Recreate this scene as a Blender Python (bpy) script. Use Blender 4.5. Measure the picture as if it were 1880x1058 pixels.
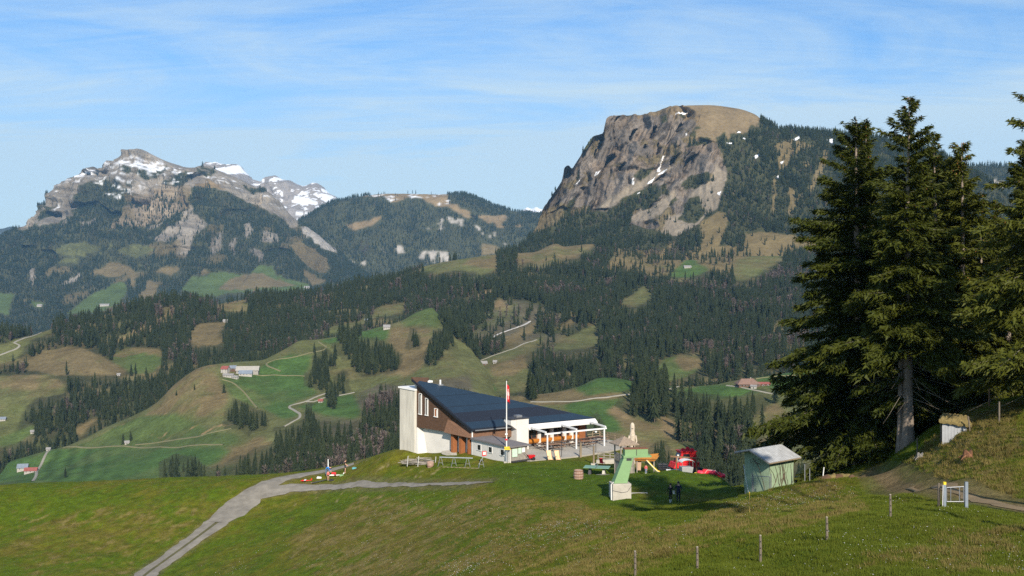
import bpy, bmesh, math, random
import numpy as np
from mathutils import Vector, Matrix

for _o in list(bpy.data.objects):
    bpy.data.objects.remove(_o)
S = bpy.context.scene
COL = S.collection
R = math.radians
random.seed(7)
RNG = np.random.default_rng(11)

# ------------------------------------------------------------------ camera
FPX, CX, CY, W0 = 2016.0, 940.0, 500.0, 1880.0     # focal length in photo pixels, centre column, horizon row
cam = bpy.data.cameras.new('camera')
cam.sensor_width = 36.0
cam.lens = 36.0 * FPX / W0
cam.shift_y = -(529.0 - CY) / W0
cam.clip_start, cam.clip_end = 0.5, 60000.0
cam_o = bpy.data.objects.new('camera', cam)
COL.objects.link(cam_o)
cam_o.rotation_euler = (R(90), 0, 0)
S.camera = cam_o

# ------------------------------------------------------------------ sun and sky
SUN_AZ = math.atan2(0.22, -0.975)      # clockwise from +Y (into the picture): from behind us, a little to the right
SUN_EL = R(31.5)
sun = bpy.data.lights.new('sun', 'SUN')
sun.energy = 5.0
sun.angle = R(0.53)
sun.color = (1.0, 0.90, 0.76)
sun_o = bpy.data.objects.new('sun', sun)
COL.objects.link(sun_o)
to_sun = Vector((math.sin(SUN_AZ) * math.cos(SUN_EL), math.cos(SUN_AZ) * math.cos(SUN_EL), math.sin(SUN_EL)))
sun_o.rotation_euler = (-to_sun).to_track_quat('-Z', 'Y').to_euler()
sun_o.location = to_sun * 500

world = bpy.data.worlds.new('World')
S.world = world
world.use_nodes = True
wn, wl = world.node_tree.nodes, world.node_tree.links
wn.clear()
w_out = wn.new('ShaderNodeOutputWorld')
w_bg = wn.new('ShaderNodeBackground')
w_bg.inputs['Strength'].default_value = 0.086
w_sky = wn.new('ShaderNodeTexSky')
w_sky.sky_type = 'NISHITA'
w_sky.sun_disc = False
w_sky.sun_elevation = SUN_EL
w_sky.sun_rotation = SUN_AZ
w_sky.altitude = 1400
w_sky.air_density = 1.0
w_sky.dust_density = 0.6
w_sky.ozone_density = 2.5
# thin cirrus: streaky noise on the sky dome, seen as if on a flat layer high above
tc = wn.new('ShaderNodeTexCoord')
sep = wn.new('ShaderNodeSeparateXYZ')
wl.new(tc.outputs['Generated'], sep.inputs[0])
def wmath(op, a, b=None, c=None, clamp=False):
    n = wn.new('ShaderNodeMath')
    n.operation = op
    n.use_clamp = clamp
    for i, v in enumerate((a, b, c)):
        if v is None:
            continue
        if isinstance(v, (int, float)):
            n.inputs[i].default_value = v
        else:
            wl.new(v, n.inputs[i])
    return n.outputs[0]
zc = wmath('ADD', wmath('MAXIMUM', sep.outputs[2], 0.0), 0.16)
u_ = wmath('DIVIDE', sep.outputs[0], zc)
v_ = wmath('DIVIDE', sep.outputs[1], zc)
comb = wn.new('ShaderNodeCombineXYZ')
wl.new(u_, comb.inputs[0])
wl.new(v_, comb.inputs[1])
def wnoise(scale, detail, rough, dist, mapscale, rot, off):
    m = wn.new('ShaderNodeMapping')
    m.inputs['Scale'].default_value = mapscale
    m.inputs['Rotation'].default_value = (0, 0, rot)
    m.inputs['Location'].default_value = off
    wl.new(comb.outputs[0], m.inputs[0])
    n = wn.new('ShaderNodeTexNoise')
    n.inputs['Scale'].default_value = scale
    n.inputs['Detail'].default_value = detail
    n.inputs['Roughness'].default_value = rough
    n.inputs['Distortion'].default_value = dist
    wl.new(m.outputs[0], n.inputs[0])
    return n.outputs[0]
n_big = wnoise(0.55, 3, 0.5, 0.3, (1, 1.2, 1), 0.3, (3.1, 1.2, 0))
n_str = wnoise(1.2, 9, 0.62, 1.2, (0.70, 1.60, 1), -0.95, (0.4, 7.7, 0))
n_fin = wnoise(3.4, 8, 0.62, 1.8, (0.4, 1.9, 1), 0.75, (5.4, 2.7, 0))
mixn = wmath('ADD', wmath('MULTIPLY', n_str, 0.62), wmath('ADD', wmath('MULTIPLY', n_big, 0.5), wmath('MULTIPLY', n_fin, 0.26)))
cl = wn.new('ShaderNodeMapRange')
cl.interpolation_type = 'SMOOTHSTEP'
cl.inputs[1].default_value = 0.50
cl.inputs[2].default_value = 0.92
cl.inputs[3].default_value = 0.0
cl.inputs[4].default_value = 0.64
wl.new(mixn, cl.inputs[0])
hz = wn.new('ShaderNodeMapRange')       # the veil thickens towards the horizon all the way round
hz.inputs[1].default_value = 0.26
hz.inputs[2].default_value = 0.02
hz.inputs[3].default_value = 0.0
hz.inputs[4].default_value = 0.88
hz.interpolation_type = 'SMOOTHSTEP'
wl.new(sep.outputs[2], hz.inputs[0])
cfac = wmath('ADD', cl.outputs[0], hz.outputs[0], clamp=True)
cfac = wmath('MINIMUM', cfac, 0.86)
cmix = wn.new('ShaderNodeMix')
cmix.data_type = 'RGBA'
tint = wn.new('ShaderNodeMix')
tint.data_type = 'RGBA'
tint.blend_type = 'MULTIPLY'
tint.inputs[0].default_value = 1.0
tint.inputs[7].default_value = (0.36, 0.90, 1.32, 1)
wl.new(w_sky.outputs[0], tint.inputs[6])
wl.new(cfac, cmix.inputs[0])
wl.new(tint.outputs[2], cmix.inputs[6])
cmix.inputs[7].default_value = (6.2, 7.25, 7.45, 1)
wl.new(cmix.outputs[2], w_bg.inputs[0])
wl.new(w_bg.outputs[0], w_out.inputs[0])

S.view_settings.view_transform = 'Standard'
S.view_settings.look = 'None'
S.view_settings.gamma = 1.0
S.view_settings.use_curve_mapping = False
S.view_settings.exposure = 0.50
S.render.engine = 'CYCLES'
S.cycles.use_denoising = False
S.cycles.max_bounces = 6
S.cycles.diffuse_bounces = 2
S.cycles.glossy_bounces = 2
S.cycles.transparent_max_bounces = 8
S.cycles.volume_bounces = 0
S.cycles.sample_clamp_indirect = 3.0

# ------------------------------------------------------------------ maths helpers
def pos(px, py, D):
    """point on the sight line of photo pixel (px, py) at depth D metres"""
    return ((px - CX) / FPX * D, D, (CY - py) / FPX * D)

def _hash(ix, iy, iz):
    h = (ix.astype(np.int64) * 374761393 + iy.astype(np.int64) * 668265263 + iz.astype(np.int64) * 1274126177) & 0xffffffff
    h = ((h ^ (h >> 13)) * 1274126177) & 0xffffffff
    h = ((h ^ (h >> 16)) * 2246822519) & 0xffffffff
    return ((h ^ (h >> 15)) & 0xffffff) / float(0xffffff)

def vnoise(x, y, z=0.0):
    x, y, z = np.broadcast_arrays(np.asarray(x, float), np.asarray(y, float), np.asarray(z, float))
    ix, iy, iz = np.floor(x), np.floor(y), np.floor(z)
    fx, fy, fz = x - ix, y - iy, z - iz
    fx = fx * fx * fx * (fx * (fx * 6 - 15) + 10)
    fy = fy * fy * fy * (fy * (fy * 6 - 15) + 10)
    flat = np.all(fz == 0)
    fz = fz * fz * (3 - 2 * fz)
    def layer(k):
        a = _hash(ix, iy, iz + k)
        b = _hash(ix + 1, iy, iz + k)
        c = _hash(ix, iy + 1, iz + k)
        d = _hash(ix + 1, iy + 1, iz + k)
        return (a + (b - a) * fx) * (1 - fy) + (c + (d - c) * fx) * fy
    r = layer(0) if flat else layer(0) * (1 - fz) + layer(1) * fz
    return r * 2 - 1

def fbm(x, y, octaves=4, gain=0.5, seed=0.0):
    s, a, n = 0.0, 1.0, 0.0
    for k in range(octaves):
        s = s + a * vnoise(x * 2 ** k + seed + 17.3 * k, y * 2 ** k - seed * 0.7 + 9.1 * k)
        n += a
        a *= gain
    return s / n

def ridged(x, y, octaves=4, gain=0.5, seed=0.0):
    s, a, n = 0.0, 1.0, 0.0
    for k in range(octaves):
        s = s + a * (1 - np.abs(vnoise(x * 2 ** k + seed + 31.7 * k, y * 2 ** k + seed * 0.3 - 5.3 * k)) * 2)
        n += a
        a *= gain
    return s / n

def buttress(u, seed=0.0, steep=0.14):
    """row of rock buttresses: each springs forward steeply on its left and falls back gently to the right"""
    k = np.floor(u)
    f = u - k
    a = 0.45 + 0.55 * _hash(k, k * 0 + 7 + int(seed), k * 0)
    return a * np.where(f < steep, f / steep, 1 - (f - steep) / (1 - steep))

def smooth(a, b, x):
    t = np.clip((x - a) / (b - a), 0, 1)
    return t * t * (3 - 2 * t)

def pchip(xk, yk, xq):
    """monotone cubic through xk (K,) and yk (K, ...) evaluated at xq (Q,)"""
    xk = np.asarray(xk, float)
    yk = np.asarray(yk, float)
    sh = (-1,) + (1,) * (yk.ndim - 1)
    h = np.diff(xk).reshape(sh)
    d = np.diff(yk, axis=0) / h
    m = np.zeros_like(yk)
    m[0], m[-1] = d[0], d[-1]
    if len(xk) > 2:
        w1 = 2 * h[1:] + h[:-1]
        w2 = h[1:] + 2 * h[:-1]
        same = (d[:-1] * d[1:]) > 0
        with np.errstate(divide='ignore', invalid='ignore'):
            hm = (w1 + w2) / (w1 / d[:-1] + w2 / d[1:])
        m[1:-1] = np.where(same, hm, 0.0)
    xq = np.clip(np.asarray(xq, float), xk[0], xk[-1])
    i = np.clip(np.searchsorted(xk, xq, side='right') - 1, 0, len(xk) - 2)
    t = ((xq - xk[i]) / (xk[i + 1] - xk[i])).reshape(sh)
    hh = (xk[i + 1] - xk[i]).reshape(sh)
    t2, t3 = t * t, t * t * t
    return yk[i] * (2 * t3 - 3 * t2 + 1) + m[i] * hh * (t3 - 2 * t2 + t) + yk[i + 1] * (-2 * t3 + 3 * t2) + m[i + 1] * hh * (t3 - t2)

def inside(poly, x, y):
    """boolean mask: points inside a polygon"""
    p = np.asarray(poly, float)
    r = np.zeros(x.shape, bool)
    x0, y0 = p.min(0)
    x1, y1 = p.max(0)
    sel = (x >= x0) & (x <= x1) & (y >= y0) & (y <= y1)
    if not sel.any():
        return r
    xs, ys = x[sel], y[sel]
    c = np.zeros(xs.shape, bool)
    j = len(p) - 1
    for i in range(len(p)):
        xi, yi = p[i]
        xj, yj = p[j]
        if yi != yj:
            c ^= ((yi > ys) != (yj > ys)) & (xs < (xj - xi) * (ys - yi) / (yj - yi) + xi)
        j = i
    r[sel] = c
    return r

# ------------------------------------------------------------------ materials
MATS = {}
def mat(name, col=(0.5, 0.5, 0.5), rough=0.8, metal=0.0, var=0.18, scale=3.0, bump=0.0, bscale=20.0, spec=0.3, alpha=1.0, stretch=None):
    """principled material with broken-up colour and fine relief"""
    if name in MATS:
        return MATS[name]
    m = bpy.data.materials.new(name)
    m.use_nodes = True
    n, l = m.node_tree.nodes, m.node_tree.links
    b = n['Principled BSDF']
    b.inputs['Roughness'].default_value = rough
    b.inputs['Metallic'].default_value = metal
    b.inputs['Specular IOR Level'].default_value = spec
    b.inputs['Alpha'].default_value = alpha
    g = n.new('ShaderNodeTexCoord')
    mp = n.new('ShaderNodeMapping')
    mp.inputs['Scale'].default_value = stretch or (1, 1, 1)
    l.new(g.outputs['Object'], mp.inputs[0])
    t = n.new('ShaderNodeTexNoise')
    t.inputs['Scale'].default_value = scale
    t.inputs['Detail'].default_value = 6
    t.inputs['Roughness'].default_value = 0.65
    l.new(mp.outputs[0], t.inputs[0])
    mr = n.new('ShaderNodeMapRange')
    mr.inputs[1].default_value, mr.inputs[2].default_value = 0.25, 0.75
    mr.inputs[3].default_value, mr.inputs[4].default_value = 1 - var, 1 + var
    l.new(t.outputs[0], mr.inputs[0])
    mx = n.new('ShaderNodeMix')
    mx.data_type = 'RGBA'
    mx.blend_type = 'MULTIPLY'
    mx.inputs[0].default_value = 1.0
    mx.inputs[6].default_value = (*col, 1)
    l.new(mr.outputs[0], mx.inputs[7])
    l.new(mx.outputs[2], b.inputs['Base Color'])
    if bump:
        t2 = n.new('ShaderNodeTexNoise')
        t2.inputs['Scale'].default_value = bscale
        t2.inputs['Detail'].default_value = 5
        l.new(mp.outputs[0], t2.inputs[0])
        bp = n.new('ShaderNodeBump')
        bp.inputs['Strength'].default_value = bump
        bp.inputs['Distance'].default_value = 0.05
        l.new(t2.outputs[0], bp.inputs['Height'])
        l.new(bp.outputs[0], b.inputs['Normal'])
    MATS[name] = m
    return m

def land_mat(name, s1, s2, var, bump, bscale, bdist):
    """ground: land-cover colour carried by the terrain, broken up at two scales, relief from noise"""
    m = bpy.data.materials.new(name)
    m.use_nodes = True
    n, l = m.node_tree.nodes, m.node_tree.links
    b = n['Principled BSDF']
    b.inputs['Roughness'].default_value = 0.95
    b.inputs['Specular IOR Level'].default_value = 0.1
    at = n.new('ShaderNodeAttribute')
    at.attribute_name = 'cover'
    rk = n.new('ShaderNodeAttribute')
    rk.attribute_name = 'rock'
    geo = n.new('ShaderNodeNewGeometry')
    cur = at.outputs['Color']
    for s, v in ((s1, var), (s2, var * 0.8)):
        t = n.new('ShaderNodeTexNoise')
        t.inputs['Scale'].default_value = s
        t.inputs['Detail'].default_value = 5
        t.inputs['Roughness'].default_value = 0.6
        l.new(geo.outputs['Position'], t.inputs[0])
        mr = n.new('ShaderNodeMapRange')
        mr.inputs[1].default_value, mr.inputs[2].default_value = 0.3, 0.7
        mr.inputs[3].default_value, mr.inputs[4].default_value = 1 - v, 1 + v
        l.new(t.outputs[0], mr.inputs[0])
        mx = n.new('ShaderNodeMix')
        mx.data_type = 'RGBA'
        mx.blend_type = 'MULTIPLY'
        mx.inputs[0].default_value = 1.0
        l.new(cur, mx.inputs[6])
        l.new(mr.outputs[0], mx.inputs[7])
        cur = mx.outputs[2]
    l.new(cur, b.inputs['Base Color'])
    t = n.new('ShaderNodeTexNoise')
    t.inputs['Scale'].default_value = bscale
    t.inputs['Detail'].default_value = 7
    t.inputs['Roughness'].default_value = 0.68
    l.new(geo.outputs['Position'], t.inputs[0])
    bp = n.new('ShaderNodeBump')
    bp.inputs['Distance'].default_value = bdist
    ma = n.new('ShaderNodeMath')
    ma.operation = 'MULTIPLY_ADD'
    ma.inputs[1].default_value = 0.85
    ma.inputs[2].default_value = bump
    l.new(rk.outputs['Fac'], ma.inputs[0])
    l.new(ma.outputs[0], bp.inputs['Strength'])
    l.new(t.outputs[0], bp.inputs['Height'])
    l.new(bp.outputs[0], b.inputs['Normal'])
    return m

def leaf_mat(name, col, col2, rough=0.7):
    """foliage: colour differs from plant to plant and from spray to spray"""
    m = bpy.data.materials.new(name)
    m.use_nodes = True
    n, l = m.node_tree.nodes, m.node_tree.links
    b = n['Principled BSDF']
    b.inputs['Roughness'].default_value = rough
    b.inputs['Specular IOR Level'].default_value = 0.15
    oi = n.new('ShaderNodeObjectInfo')
    geo = n.new('ShaderNodeNewGeometry')
    t = n.new('ShaderNodeTexNoise')
    t.inputs['Scale'].default_value = 0.35
    t.inputs['Detail'].default_value = 4
    l.new(geo.outputs['Position'], t.inputs[0])
    ad = n.new('ShaderNodeMath')
    ad.operation = 'MULTIPLY_ADD'
    ad.inputs[1].default_value = 0.55
    l.new(oi.outputs['Random'], ad.inputs[0])
    sc = n.new('ShaderNodeMath')
    sc.operation = 'MULTIPLY'
    sc.inputs[1].default_value = 0.5
    l.new(t.outputs[0], sc.inputs[0])
    l.new(sc.outputs[0], ad.inputs[2])
    mx = n.new('ShaderNodeMix')
    mx.data_type = 'RGBA'
    l.new(ad.outputs[0], mx.inputs[0])
    mx.inputs[6].default_value = (*col, 1)
    mx.inputs[7].default_value = (*col2, 1)
    l.new(mx.outputs[2], b.inputs['Base Color'])
    return m

# ------------------------------------------------------------------ object helpers
def tag(o, label=None, cat=None, group=None, kind=None):
    if label: o['label'] = label
    if cat: o['category'] = cat
    if group: o['group'] = group
    if kind: o['kind'] = kind
    return o

def empty(name, loc=(0, 0, 0), rz=0.0, label=None, cat=None, group=None, scale=1.0):
    o = bpy.data.objects.new(name, None)
    COL.objects.link(o)
    o.location = loc
    o.rotation_euler = (0, 0, rz)
    o.scale = (scale,) * 3
    return tag(o, label, cat, group)

def np_mesh(name, V, F, smooth_shade=False):
    """mesh from numpy vertices (n,3) and equal-sided faces (m,k)"""
    me = bpy.data.meshes.new(name)
    V = np.asarray(V, np.float32)
    F = np.asarray(F, np.int32)
    k = F.shape[1]
    me.vertices.add(len(V))
    me.vertices.foreach_set('co', V.ravel())
    me.loops.add(F.size)
    me.loops.foreach_set('vertex_index', F.ravel())
    me.polygons.add(len(F))
    me.polygons.foreach_set('loop_start', np.arange(0, F.size, k, dtype=np.int32))
    if smooth_shade:
        me.polygons.foreach_set('use_smooth', np.ones(len(F), bool))
    me.update(calc_edges=True)
    return me

class MB:
    """collects simple solids into ONE mesh"""
    def __init__(s):
        s.v, s.f, s.m, s.sm = [], [], [], []
        s.cur = 0
    def add(s, vs, fs, sm=False):
        b = len(s.v)
        s.v += [tuple(p) for p in vs]
        for f in fs:
            s.f.append([b + i for i in f])
            s.m.append(s.cur)
            s.sm.append(sm)
        return s
    def box(s, x0, x1, y0, y1, z0, z1):
        v = [(x, y, z) for z in (z0, z1) for y in (y0, y1) for x in (x0, x1)]
        return s.add(v, [(0, 2, 3, 1), (4, 5, 7, 6), (0, 1, 5, 4), (2, 6, 7, 3), (0, 4, 6, 2), (1, 3, 7, 5)])
    def hexa(s, b, t):
        """solid between two quads b and t (four corners each, same order)"""
        return s.add(list(b) + list(t), [(3, 2, 1, 0), (4, 5, 6, 7), (0, 1, 5, 4), (1, 2, 6, 5), (2, 3, 7, 6), (3, 0, 4, 7)])
    def bar(s, p, q, w, h=None):
        """rectangular bar from p to q"""
        h = h or w
        p, q = Vector(p), Vector(q)
        d = (q - p).normalized()
        up = Vector((0, 0, 1)) if abs(d.z) < 0.95 else Vector((0, 1, 0))
        a = d.cross(up).normalized() * w / 2
        c = a.cross(d).normalized() * h / 2
        return s.hexa([p - a - c, p + a - c, p + a + c, p - a + c], [q - a - c, q + a - c, q + a + c, q - a + c])
    def tube(s, pts, r, n=8, caps=True):
        pts = [Vector(p) for p in pts]
        rs = r if isinstance(r, (list, tuple)) else [r] * len(pts)
        vs, fs = [], []
        for i, p in enumerate(pts):
            d = (pts[min(i + 1, len(pts) - 1)] - pts[max(i - 1, 0)]).normalized()
            up = Vector((0, 0, 1)) if abs(d.z) < 0.9 else Vector((0, 1, 0))
            a = d.cross(up).normalized()
            c = a.cross(d).normalized()
            for k in range(n):
                t = 2 * math.pi * k / n
                vs.append(p + (a * math.cos(t) + c * math.sin(t)) * rs[i])
        for i in range(len(pts) - 1):
            for k in range(n):
                k2 = (k + 1) % n
                fs.append((i * n + k, i * n + k2, (i + 1) * n + k2, (i + 1) * n + k))
        s.add(vs, fs, True)
        if caps:
            s.add(vs[:n], [tuple(range(n))[::-1]])
            s.add(vs[-n:], [tuple(range(n))])
        return s
    def lathe(s, prof, n=14, c=(0, 0)):
        vs, fs = [], []
        for r, z in prof:
            for k in range(n):
                t = 2 * math.pi * k / n
                vs.append((c[0] + r * math.cos(t), c[1] + r * math.sin(t), z))
        for i in range(len(prof) - 1):
            for k in range(n):
                k2 = (k + 1) % n
                fs.append((i * n + k, i * n + k2, (i + 1) * n + k2, (i + 1) * n + k))
        s.add(vs, fs, True)
        s.add(vs[:n], [tuple(range(n))[::-1]])
        s.add(vs[-n:], [tuple(range(n))])
        return s
    def prism(s, poly, ext):
        """planar polygon extruded along vector ext"""
        n = len(poly)
        e = Vector(ext)
        v = [Vector(p) for p in poly]
        v += [p + e for p in v]
        return s.add(v, [tuple(range(n))[::-1], tuple(range(n, 2 * n))] + [(i, (i + 1) % n, n + (i + 1) % n, n + i) for i in range(n)])
    def mesh(s, name, mats):
        me = bpy.data.meshes.new(name)
        me.from_pydata(s.v, [], s.f)
        bm = bmesh.new()
        bm.from_mesh(me)
        bmesh.ops.recalc_face_normals(bm, faces=bm.faces)
        bm.to_mesh(me)
        bm.free()
        for m in (mats if isinstance(mats, (list, tuple)) else [mats]):
            me.materials.append(m)
        me.polygons.foreach_set('material_index', s.m)
        me.polygons.foreach_set('use_smooth', s.sm)
        return me
    def build(s, name, mats, parent=None, loc=None, rz=0.0, bevel=0.0):
        o = bpy.data.objects.new(name, s.mesh(name, mats))
        COL.objects.link(o)
        if parent: o.parent = parent
        if loc is not None: o.location = loc
        o.rotation_euler = (0, 0, rz)
        if bevel:
            b = o.modifiers.new('edge', 'BEVEL')
            b.width = bevel
            b.segments = 2
            b.limit_method = 'ANGLE'
        return o

def copy_tree(o, parent=None):
    c = o.copy()
    COL.objects.link(c)
    c.parent = parent
    for ch in list(o.children):
        copy_tree(ch, c)
    return c

# ================================================================== terrain
# colours of the land cover (albedo)
GREEN = (0.058, 0.106, 0.026)
GREEN2 = (0.078, 0.108, 0.031)
OLIVE = (0.110, 0.114, 0.042)
BROWN = (0.150, 0.115, 0.055)
TAN = (0.215, 0.155, 0.080)
SCREE = (0.215, 0.180, 0.135)
ROCK = (0.150, 0.128, 0.106)
LIME = (0.340, 0.310, 0.270)
SNOW = (0.82, 0.84, 0.88)
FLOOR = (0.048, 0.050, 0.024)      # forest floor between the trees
SHRUB = (0.100, 0.088, 0.055)

SHEETS = {}

def make_sheet(name, rows, px0, px1, ncol, nrow, back, weights=None):
    """a stretch of country: rows of (pixel column, pixel row, depth) from near to far, the last the crest, then its far side"""
    px = np.linspace(px0, px1, ncol)
    Ds, Zs = [], []
    for r in rows:
        a = np.array(r, float)
        Dk = pchip(a[:, 0], a[:, 2], px)
        pk = pchip(a[:, 0], a[:, 1], px)
        Ds.append(Dk)
        Zs.append((CY - pk) / FPX * Dk)
    Dc, Zc = Ds[-1], Zs[-1]
    for fd, fz in back:
        Ds.append(Dc + fd)
        Zs.append(Zc + fz)
    Ds, Zs = np.array(Ds), np.array(Zs)
    K = len(Ds)
    nb = len(back)
    w = np.array(weights or [1.0] * (K - 1 - nb), float)
    per = np.maximum(2, np.round(w / w.sum() * (nrow - 4 * nb)).astype(int))
    per = list(per) + [4] * nb
    t = np.concatenate([np.linspace(k, k + 1, n, endpoint=False) for k, n in enumerate(per)] + [[K - 1]])
    D = pchip(np.arange(K), Ds, t).T        # (ncol, nt)
    Z = pchip(np.arange(K), Zs, t).T
    X = ((px - CX) / FPX)[:, None] * D
    return dict(name=name, X=X, Y=D.copy(), Z=Z, t=t, px=px, crest=K - 1 - nb)

def finish_sheet(s, material, label, cat):
    """link the sheet as one mesh with its land cover"""
    nc, nt = s['X'].shape
    V = np.stack([s['X'], s['Y'], s['Z']], -1).reshape(-1, 3)
    idx = np.arange(nc * nt).reshape(nc, nt)
    F = np.stack([idx[:-1, :-1], idx[1:, :-1], idx[1:, 1:], idx[:-1, 1:]], -1).reshape(-1, 4)
    me = np_mesh(s['name'], V, F, True)
    ca = me.color_attributes.new('cover', 'FLOAT_COLOR', 'POINT')
    C = np.concatenate([s['C'].reshape(-1, 3), np.ones((nc * nt, 1))], 1).astype(np.float32)
    ca.data.foreach_set('color', C.ravel())
    ra = me.attributes.new('rock', 'FLOAT', 'POINT')
    ra.data.foreach_set('value', s['rock'].astype(np.float32).ravel())
    me.materials.append(material)
    o = bpy.data.objects.new(s['name'], me)
    COL.objects.link(o)
    tag(o, label, cat, kind='structure')
    SHEETS[s['name']] = s
    return o

def project(s, jitter=0.0, jscale=14.0):
    PX = CX + FPX * s['X'] / s['Y']
    PY = CY - FPX * s['Z'] / s['Y']
    s['PX'], s['PY'] = PX, PY
    if jitter:
        jx = fbm(PX / jscale, PY / jscale, 4, 0.6, 3.3) * jitter
        jy = fbm(PX / jscale, PY / jscale, 4, 0.6, 8.8) * jitter * 0.7
        return PX + jx, PY + jy
    return PX, PY

def paint(s, C, polys, x, y):
    for col, poly in polys:
        C[inside(poly, x, y)] = col

def soften(C, n=1):
    for _ in range(n):
        P = np.pad(C, ((1, 1), (1, 1)) + ((0, 0),) * (C.ndim - 2), mode='edge')
        C = (P[:-2, 1:-1] + P[2:, 1:-1] + P[1:-1, :-2] + P[1:-1, 2:] + 2 * C) / 6
    return C

def on_sheet(name, px, py):
    """where the sight line of a photo pixel meets a sheet"""
    s = SHEETS[name]
    f = (px - s['px'][0]) / (s['px'][1] - s['px'][0])
    i = int(np.clip(round(f), 0, len(s['px']) - 1))
    p = np.minimum.accumulate(s['PY'][i])
    c = np.searchsorted(-p, -py)
    c = int(np.clip(c, 1, len(p) - 1))
    p0, p1 = s['PY'][i, c - 1], s['PY'][i, c]
    t = 0.0 if abs(p1 - p0) < 1e-6 else float(np.clip((py - p0) / (p1 - p0), 0, 1))
    D = s['Y'][i, c - 1] * (1 - t) + s['Y'][i, c] * t
    z = s['Z'][i, c - 1] * (1 - t) + s['Z'][i, c] * t
    return Vector(((px - CX) / FPX * D, D, z))

# ------------------------------------------------------------------ near meadow: a height field through surveyed points
CTRL = [  # (pixel column, pixel row, depth)
 (0,892,150),(150,886,151),(300,878,150),(420,875,148),(480,892,138),(545,868,145),(600,872,141),(633,870,140),(690,838,141),(737,826,137.5),
 (0,1058,115),(0,970,134),(130,1058,115),(265,1058,115),(265,980,128),(400,960,129),(450,925,134),(520,905,136),(480,1058,105),(560,980,117),(600,930,127),
 (700,1058,90),(700,970,108),(700,892,128),(640,880,136),(800,888,121),(905,886,113),(830,855,128),(900,852,126),(930,849,125),(880,845,128),(780,840,135),
 (940,1058,71),(940,950,92),(820,990,93),(820,930,110),(1062,882,112),(1095,870,118),(1012,843,127),(1050,860,120),
 (1138,915,97),(1237,924,94),(1166,942,86),(1060,960,82),(1060,1010,68),(1180,905,99),(1250,872,115),(1326,880,110),(1300,895,103),(1200,872,116),(1150,870,116),
 (1166,1058,49),(1280,1053,46),(1396,1033,46),(1518,998,46),(1634,952,50),(1376,940,68),(1440,950,60),(1290,985,59),
 (1400,908,88),(1468,891,86.5),(1440,918,76),(1500,887,83),(1540,878,80),(1575,884,84),(1605,884,84),(1640,893,75),(1700,907,66),(1600,915,68),
 (1725,933,53),(1774,931,53),(1880,942,52),(1880,1058,38),(1700,1000,44),(1800,915,58),
 (1615,878,83),(1648,838,84),(1663,822,86),(1690,850,76),(1727,819,77),(1740,885,63),(1760,793,76),(1834,773,73),(1850,830,66),(1880,753,76),(1815,746,82),(1880,890,59),(1790,860,66),
 (1120,834,130),(1365,890,100),(1340,900,97),
]
P3 = [pos(*c) for c in CTRL]
# the building platform, flat
for u_b in (0, 6, 12, 18):
    for v_b in (-6, -1, 5, 12):
        P3.append((-4.7 + .839 * u_b - .545 * v_b, 131 + .545 * u_b + .839 * v_b, -21.68 - (0.55 if (v_b > 10 and u_b < 4) else 0.0)))
# ground the camera cannot see: our own hilltop, the hollow, and the far sides
P3 += [(0, 0, -1.75), (10, 10, -3.6), (-10, 8, -4.0), (0, 22, -8.0), (14, 24, -7.4), (-14, 24, -10.0), (-25, 45, -18), (-45, 70, -26.5), (-60, 95, -31), (0, 45, -14.0), (-12, 65, -21.5),
       (35, 30, -6.5), (45, 55, -7), (60, 60, -4), (50, 85, -8.5), (70, 90, -6), (60, 110, -14), (40, 105, -17), (28, 106, -25), (27, 118, -29), (45, 130, -32),
       (-80, 120, -31), (-95, 150, -32), (-75, 170, -36), (-40, 170, -36), (-25, 165, -33), (-5, 168, -31), (18, 168, -34), (30, 148, -36), (14.5, 126, -21.9), (19, 127.5, -24.4), (19, 121.5, -22.2), (22.5, 121, -23.4), (20, 136, -29), (16.5, 141, -26), (13, 131.5, -21.75), (9, 129.5, -21.7),
       (-90, 210, -60), (-50, 210, -60), (0, 205, -58), (40, 190, -60), (80, 180, -52), (110, 140, -25),
       (-150, 300, -115), (-70, 300, -118), (0, 300, -118), (70, 290, -118), (150, 260, -95), (-200, 480, -220), (0, 480, -225), (200, 470, -215), (-200, 180, -40), (-140, 60, -25), (150, 60, 5)]
P3 = np.array(P3)
def _tps(r2):
    return np.where(r2 > 1e-9, 0.5 * r2 * np.log(np.maximum(r2, 1e-9)), 0.0)
_n = len(P3)
_A = np.zeros((_n + 3, _n + 3))
_d = P3[:, None, :2] - P3[None, :, :2]
_A[:_n, :_n] = _tps((_d ** 2).sum(-1)) + np.eye(_n) * 1.5
_A[:_n, _n:] = np.c_[np.ones(_n), P3[:, :2]]
_A[_n:, :_n] = _A[:_n, _n:].T
_w = np.linalg.solve(_A, np.r_[P3[:, 2], 0, 0, 0])
def H(x, y):
    """height of the near meadow (without its small bumps)"""
    x, y = np.asarray(x, float), np.asarray(y, float)
    sh = x.shape
    x, y = x.ravel(), y.ravel()
    out = np.empty(x.shape)
    for a in range(0, len(x), 40000):
        xs, ys = x[a:a + 40000], y[a:a + 40000]
        r2 = (xs[:, None] - P3[None, :, 0]) ** 2 + (ys[:, None] - P3[None, :, 1]) ** 2
        out[a:a + 40000] = _tps(r2) @ _w[:_n] + _w[_n] + _w[_n + 1] * xs + _w[_n + 2] * ys
    # the levelled restaurant platform
    u = (x + 4.7) * .839 + (y - 131) * .545
    v = -(x + 4.7) * .545 + (y - 131) * .839
    w = smooth(0.8, -0.4, np.maximum(np.maximum(0.6 - u, u - 20.0), np.maximum(-8.3 - v, v - 13)))
    out = out * (1 - w) + np.minimum(out, -21.76) * w
    return out.reshape(sh)

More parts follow.
